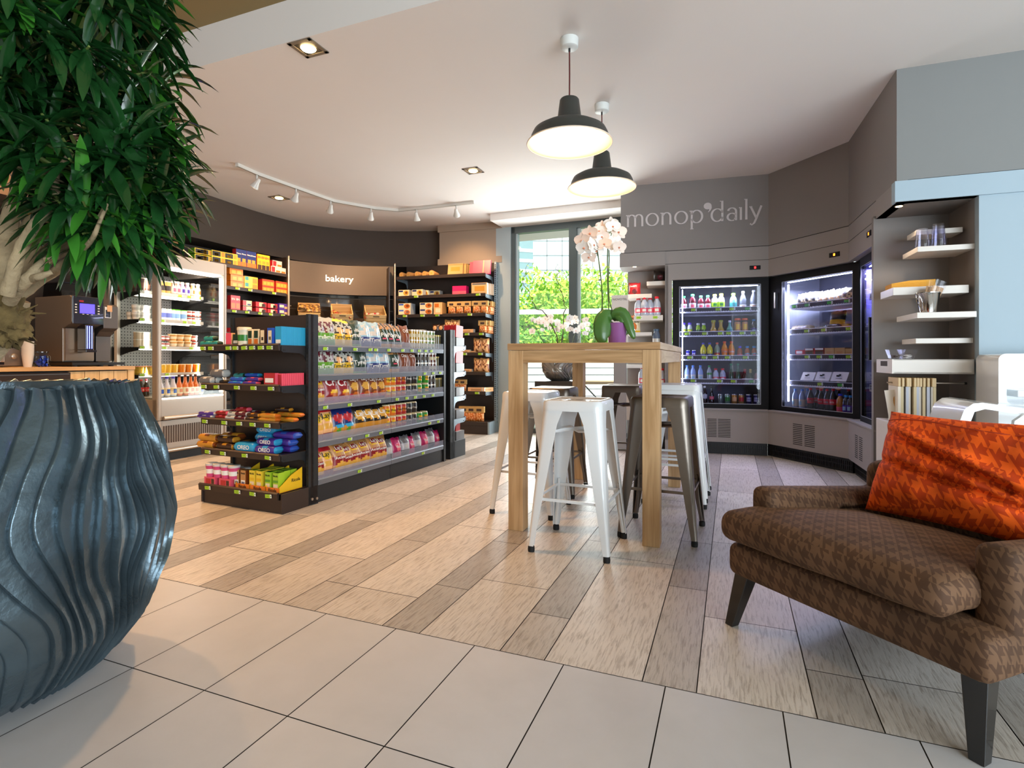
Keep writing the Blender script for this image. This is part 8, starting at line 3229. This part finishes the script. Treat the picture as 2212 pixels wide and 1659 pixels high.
# ------------------------------------------------------------------ white moulded furniture at the wall behind the armchair
WGL = M('glossy_white_shell', '#e4e8ea', .15, coat=.6)
shx = thing('white_shell_booth', 'rounded white shell unit with inner ledge beside the pale daylit wall', 'white unit', (2.78, 3.12, 0))
shx.rotation_euler = (0, 0, UV.a)
SF = Frame(2.70, 3.02, GA)
shx.location = SF.o
x0s = SF.xp(2157)
zts = SF.zp(2157, 764)
zbs = SF.zp(2157, 873)


def rrect(x0, x1, z0, z1, r, n=8):
    pts_ = []
    for (cx, cz, a0) in ((x1 - r, z1 - r, 0), (x0 + r, z1 - r, PI / 2), (x0 + r, z0 + r, PI), (x1 - r, z0 + r, 1.5 * PI)):
        for i in range(n + 1):
            t = a0 + PI / 2 * i / n
            pts_.append((cx + r * math.cos(t), cz + r * math.sin(t)))
    return pts_


mb = MB()
o_ = rrect(x0s, x0s + .75, zbs - .30, zts, .035)
i_ = rrect(x0s + .035, x0s + .715, zbs, zts - .035, .03)
n = len(o_)
vs = [(a, 0, b) for a, b in o_] + [(a, 0, b) for a, b in i_] + [(a, .30, b) for a, b in o_] + [(a, .24, b) for a, b in i_]
fs = []
for i in range(n):
    j = (i + 1) % n
    fs += [(i, n + i, n + j, j), (i, j, 2 * n + j, 2 * n + i), (n + i, 3 * n + i, 3 * n + j, n + j)]
fs.append(tuple(3 * n + i for i in range(n)))
mb.add(vs, fs, WGL, True)
mb.build('shell', shx, angle=40)
mb = MB()
mb.box(x0s + .09, x0s + .70, .02, .23, SF.zp(2180, 858), SF.zp(2180, 843), WGL)
mb.build('ledge', shx, angle=0, bevel=.004)
mb = MB()
mb.box(x0s + .10, x0s + .6, .05, .25, 0, zbs - .30, WGL)
mb.build('foot', shx, angle=0)
DF = Frame(2.15, 2.66, GA)
dsk = thing('white_lounge_chair', 'glossy white moulded chair with rolled back edge behind the orange cushion', 'chair', DF.o, DF.a)
xa2 = DF.xp(2072)
za2 = DF.zp(2080, 869)
mb = MB()
prof = [(xa2, .45), (xa2 + .0, za2 - .10), (xa2 + .02, za2 - .035), (xa2 + .055, za2 - .005), (xa2 + .09, za2), (xa2 + .30, za2 - .03), (xa2 + .60, za2 - .055), (xa2 + .60, za2 - .085), (xa2 + .30, za2 - .06), (xa2 + .10, za2 - .03),
        (xa2 + .06, za2 - .045), (xa2 + .04, za2 - .11), (xa2 + .04, .45)]
mb.prism(prof, 0, .42, WGL, 'y', smooth=True)
mb.build('back_shell', dsk, angle=35)
mb = MB()
mb.prism([(xa2 + .18, .45), (xa2 + .20, za2 - .08), (xa2 + .24, za2 - .045), (xa2 + .30, za2 - .035), (xa2 + .62, za2 - .05), (xa2 + .62, za2 - .075), (xa2 + .31, za2 - .062), (xa2 + .26, za2 - .09), (xa2 + .24, .45)], -.03, .0, WGL, 'y')
mb.build('arm', dsk, angle=35)
mb = MB()
mb.box(xa2, xa2 + .55, 0, .42, .40, .46, WGL)
mb.build('seat', dsk, angle=0, bevel=.01)
mb = MB()
mb.lathe([(.16, 0), (.16, .012), (.03, .03), (.025, .40)], SIL, 24, (xa2 + .27, .2, 0))
mb.build('pedestal_foot', dsk, angle=40)

# ------------------------------------------------------------------ outside the rear window
GRS = M('garden_lawn', '#6f9a4a', .9)
PAVE = M('pale_terrace_paving', '#d9d9d4', .8)
mb = MB()
mb.box(-30, 30, 7.9, 60, -.25, -.13, PAVE)
o = mb.build('terrace_ground', None, angle=0)
struct(o)
LFO = [M('sunny_leaf_a', '#b9d84e', .6, emit='#a8cc40', es=.0), M('sunny_leaf_b', '#8fc24a', .6), M('sunny_leaf_c', '#5f9c3c', .6)]
RG = random.Random(17)


def garden_tree(x, y, h, r, lab, dens=2600, tone=0):
    t = thing('garden_tree', lab, 'tree', (x, y, -.13), 0, 'garden trees outside the window')
    mb = MB()
    mb.tube([(0, 0, 0), (.05, 0, h * .4), (0, .05, h * .7)], [.09, .07, .04], BARK, 8)
    mb.build('trunk', t)
    mb = MB()
    lobes = [(Vector((RG.uniform(-.6, .6) * r, RG.uniform(-.5, .5) * r, h * .62 + RG.uniform(-.4, .45) * r)), r * RG.uniform(.32, .55)) for _ in range(11)]
    for i in range(dens):
        c, rr = RG.choice(lobes)
        d = Vector((RG.gauss(0, 1), RG.gauss(0, 1), RG.gauss(0, 1))).normalized()
        p = c + d * rr * RG.uniform(.75, 1.05)
        s = RG.uniform(.05, .10)
        a = Vector((RG.uniform(-1, 1), RG.uniform(-1, 1), RG.uniform(-1, 1))).normalized()
        b = a.orthogonal().normalized()
        k = LFO[min(2, max(0, int(RG.gauss(.7 + tone, .7))))]
        mb.add([p - a * s, p + b * s * .5, p + a * s, p - b * s * .5], [(0, 1, 2, 3)], k)
    mb.build('crown', t, angle=0)


def wp(px, Y):
    return (px - 1106) / FPX * Y


garden_tree(wp(1140, 13), 14, 3.5, 1.5, 'bright green garden tree seen in the pane beside the column', 2600)
garden_tree(wp(1205, 14.5), 14.5, 3.2, 1.5, 'bright green garden tree seen behind the curly twigs', 2600)
garden_tree(wp(1285, 13), 13, 3.3, 1.4, 'bright green garden tree seen behind the tall orchid stems', 2600)
garden_tree(wp(1370, 14), 14, 3.5, 1.6, 'green garden tree seen at the window edge beside the sign panel', 2400)
garden_tree(wp(1240, 18), 18, 4.2, 2.1, 'taller pale garden tree standing behind the other ones', 2400, .2)
hd = thing('garden_hedge', 'clipped green hedge along the terrace outside the window', 'hedge', (wp(1230, 12.3), 12.3, -.13), 0)
mb = MB()
for i in range(5200):
    x, y, z = RG.uniform(-2.8, 3.2), RG.uniform(-.35, .35), RG.uniform(.9, 1.75)
    s = RG.uniform(.03, .07)
    a = Vector((RG.uniform(-1, 1), RG.uniform(-1, 1), RG.uniform(-1, 1))).normalized()
    b = a.orthogonal().normalized()
    p = Vector((x, y, z))
    mb.add([p - a * s, p + b * s * .5, p + a * s, p - b * s * .5], [(0, 1, 2, 3)], LFO[RG.choice((0, 1, 1, 2))])
mb.build('hedge_leaves', hd, angle=0)
sv = thing('terrace_wall', 'low white slatted terrace wall outside below the hedge', 'wall', (wp(1220, 11.3), 11.3, -.13), 0)
mb = MB()
for i in range(7):
    mb.box(-2.6, 3.0, 0, .05, .05 + i * .145, .18 + i * .145, M('white_slat_paint', '#f4f6f6', .6))
mb.build('slat_wall', sv, angle=0)
mb = MB()
mb.box(-2.6, 3.0, .05, .06, .0, 1.06, M('slat_gap_grey', '#a9aeb0', .8))
mb.build('backing', sv, angle=0)
tt = thing('terrace_table', 'small terrace table with orange top outside beyond the stools', 'table', (wp(1300, 9.3), 9.3, -.13), 0)
mb = MB()
mb.box(-.4, .4, -.3, .3, .68, .72, M('orange_wood_top', '#d9b08a', .6))
mb.build('table_top', tt, angle=0)
for sx in (-1, 1):
    mb = MB()
    mb.tube([(sx * .3, -.2, 0), (-sx * .3, .2, .68)], .012, M('terrace_metal', '#6a7076', .5), 6)
    mb.build('leg', tt)
bl = thing('office_building', 'white glass grid office block far beyond the garden trees', 'building', (wp(1240, 45), 45, 0), 0)
mb = MB()
mb.box(-6.5, 9, 0, 8, 0, 20, M('white_facade', '#eef3f5', .6))
mb.build('facade', bl, angle=0)
mb = MB()
for i in range(12):
    x = -6 + i * 1.25
    mb.box(x, x + .06, -.03, 0, 0, 20, M('facade_joint', '#8a949a', .6))
for i in range(16):
    z = 1 + i * 1.2
    mb.box(-6.5, 9, -.03, 0, z, z + .06, M('facade_joint', '#8a949a', .6))
mb.build('facade_grid', bl, angle=0)
bl2 = thing('glass_tower', 'grey glass tower corner peeking beside the column far outside', 'building', (wp(1132, 40), 40, 0), .3)
mb = MB()
mb.box(-1.0, .7, 0, 3, 0, 9.6, M('tower_glass', '#8fa9b0', .3))
for i in range(12):
    mb.box(-1.0, .7, -.02, 0, .5 + i * .75, .75 + i * .75, M('tower_band', '#dfe8ea', .5))
mb.build('tower_body', bl2, angle=0)

bm_ = thing('terrace_beam', 'long white horizontal rail of the terrace screen crossing both window panes', 'rail', (wp(1220, 11.2), 11.2, 0), UV.a * .35)
mb = MB()
zb_ = EYE + 97 / FPX * 11.2
mb.box(-2.4, 2.6, 0, .06, zb_, zb_ + .10, M('white_slat_paint', '#f4f6f6', .6))
mb.build('rail_board', bm_, angle=0)
for x in (-2.35, 2.5):
    mb = MB()
    mb.box(x, x + .06, .06, .10, -.13, zb_ + .1, M('white_slat_paint', '#f4f6f6', .6))
    mb.build('post', bm_, angle=0)
for (o, t) in PROTOS:
    def rm(t):
        for k in t[1]:
            rm(k)
        bpy.data.objects.remove(t[0])
    rm(t)
bpy.context.view_layer.update()
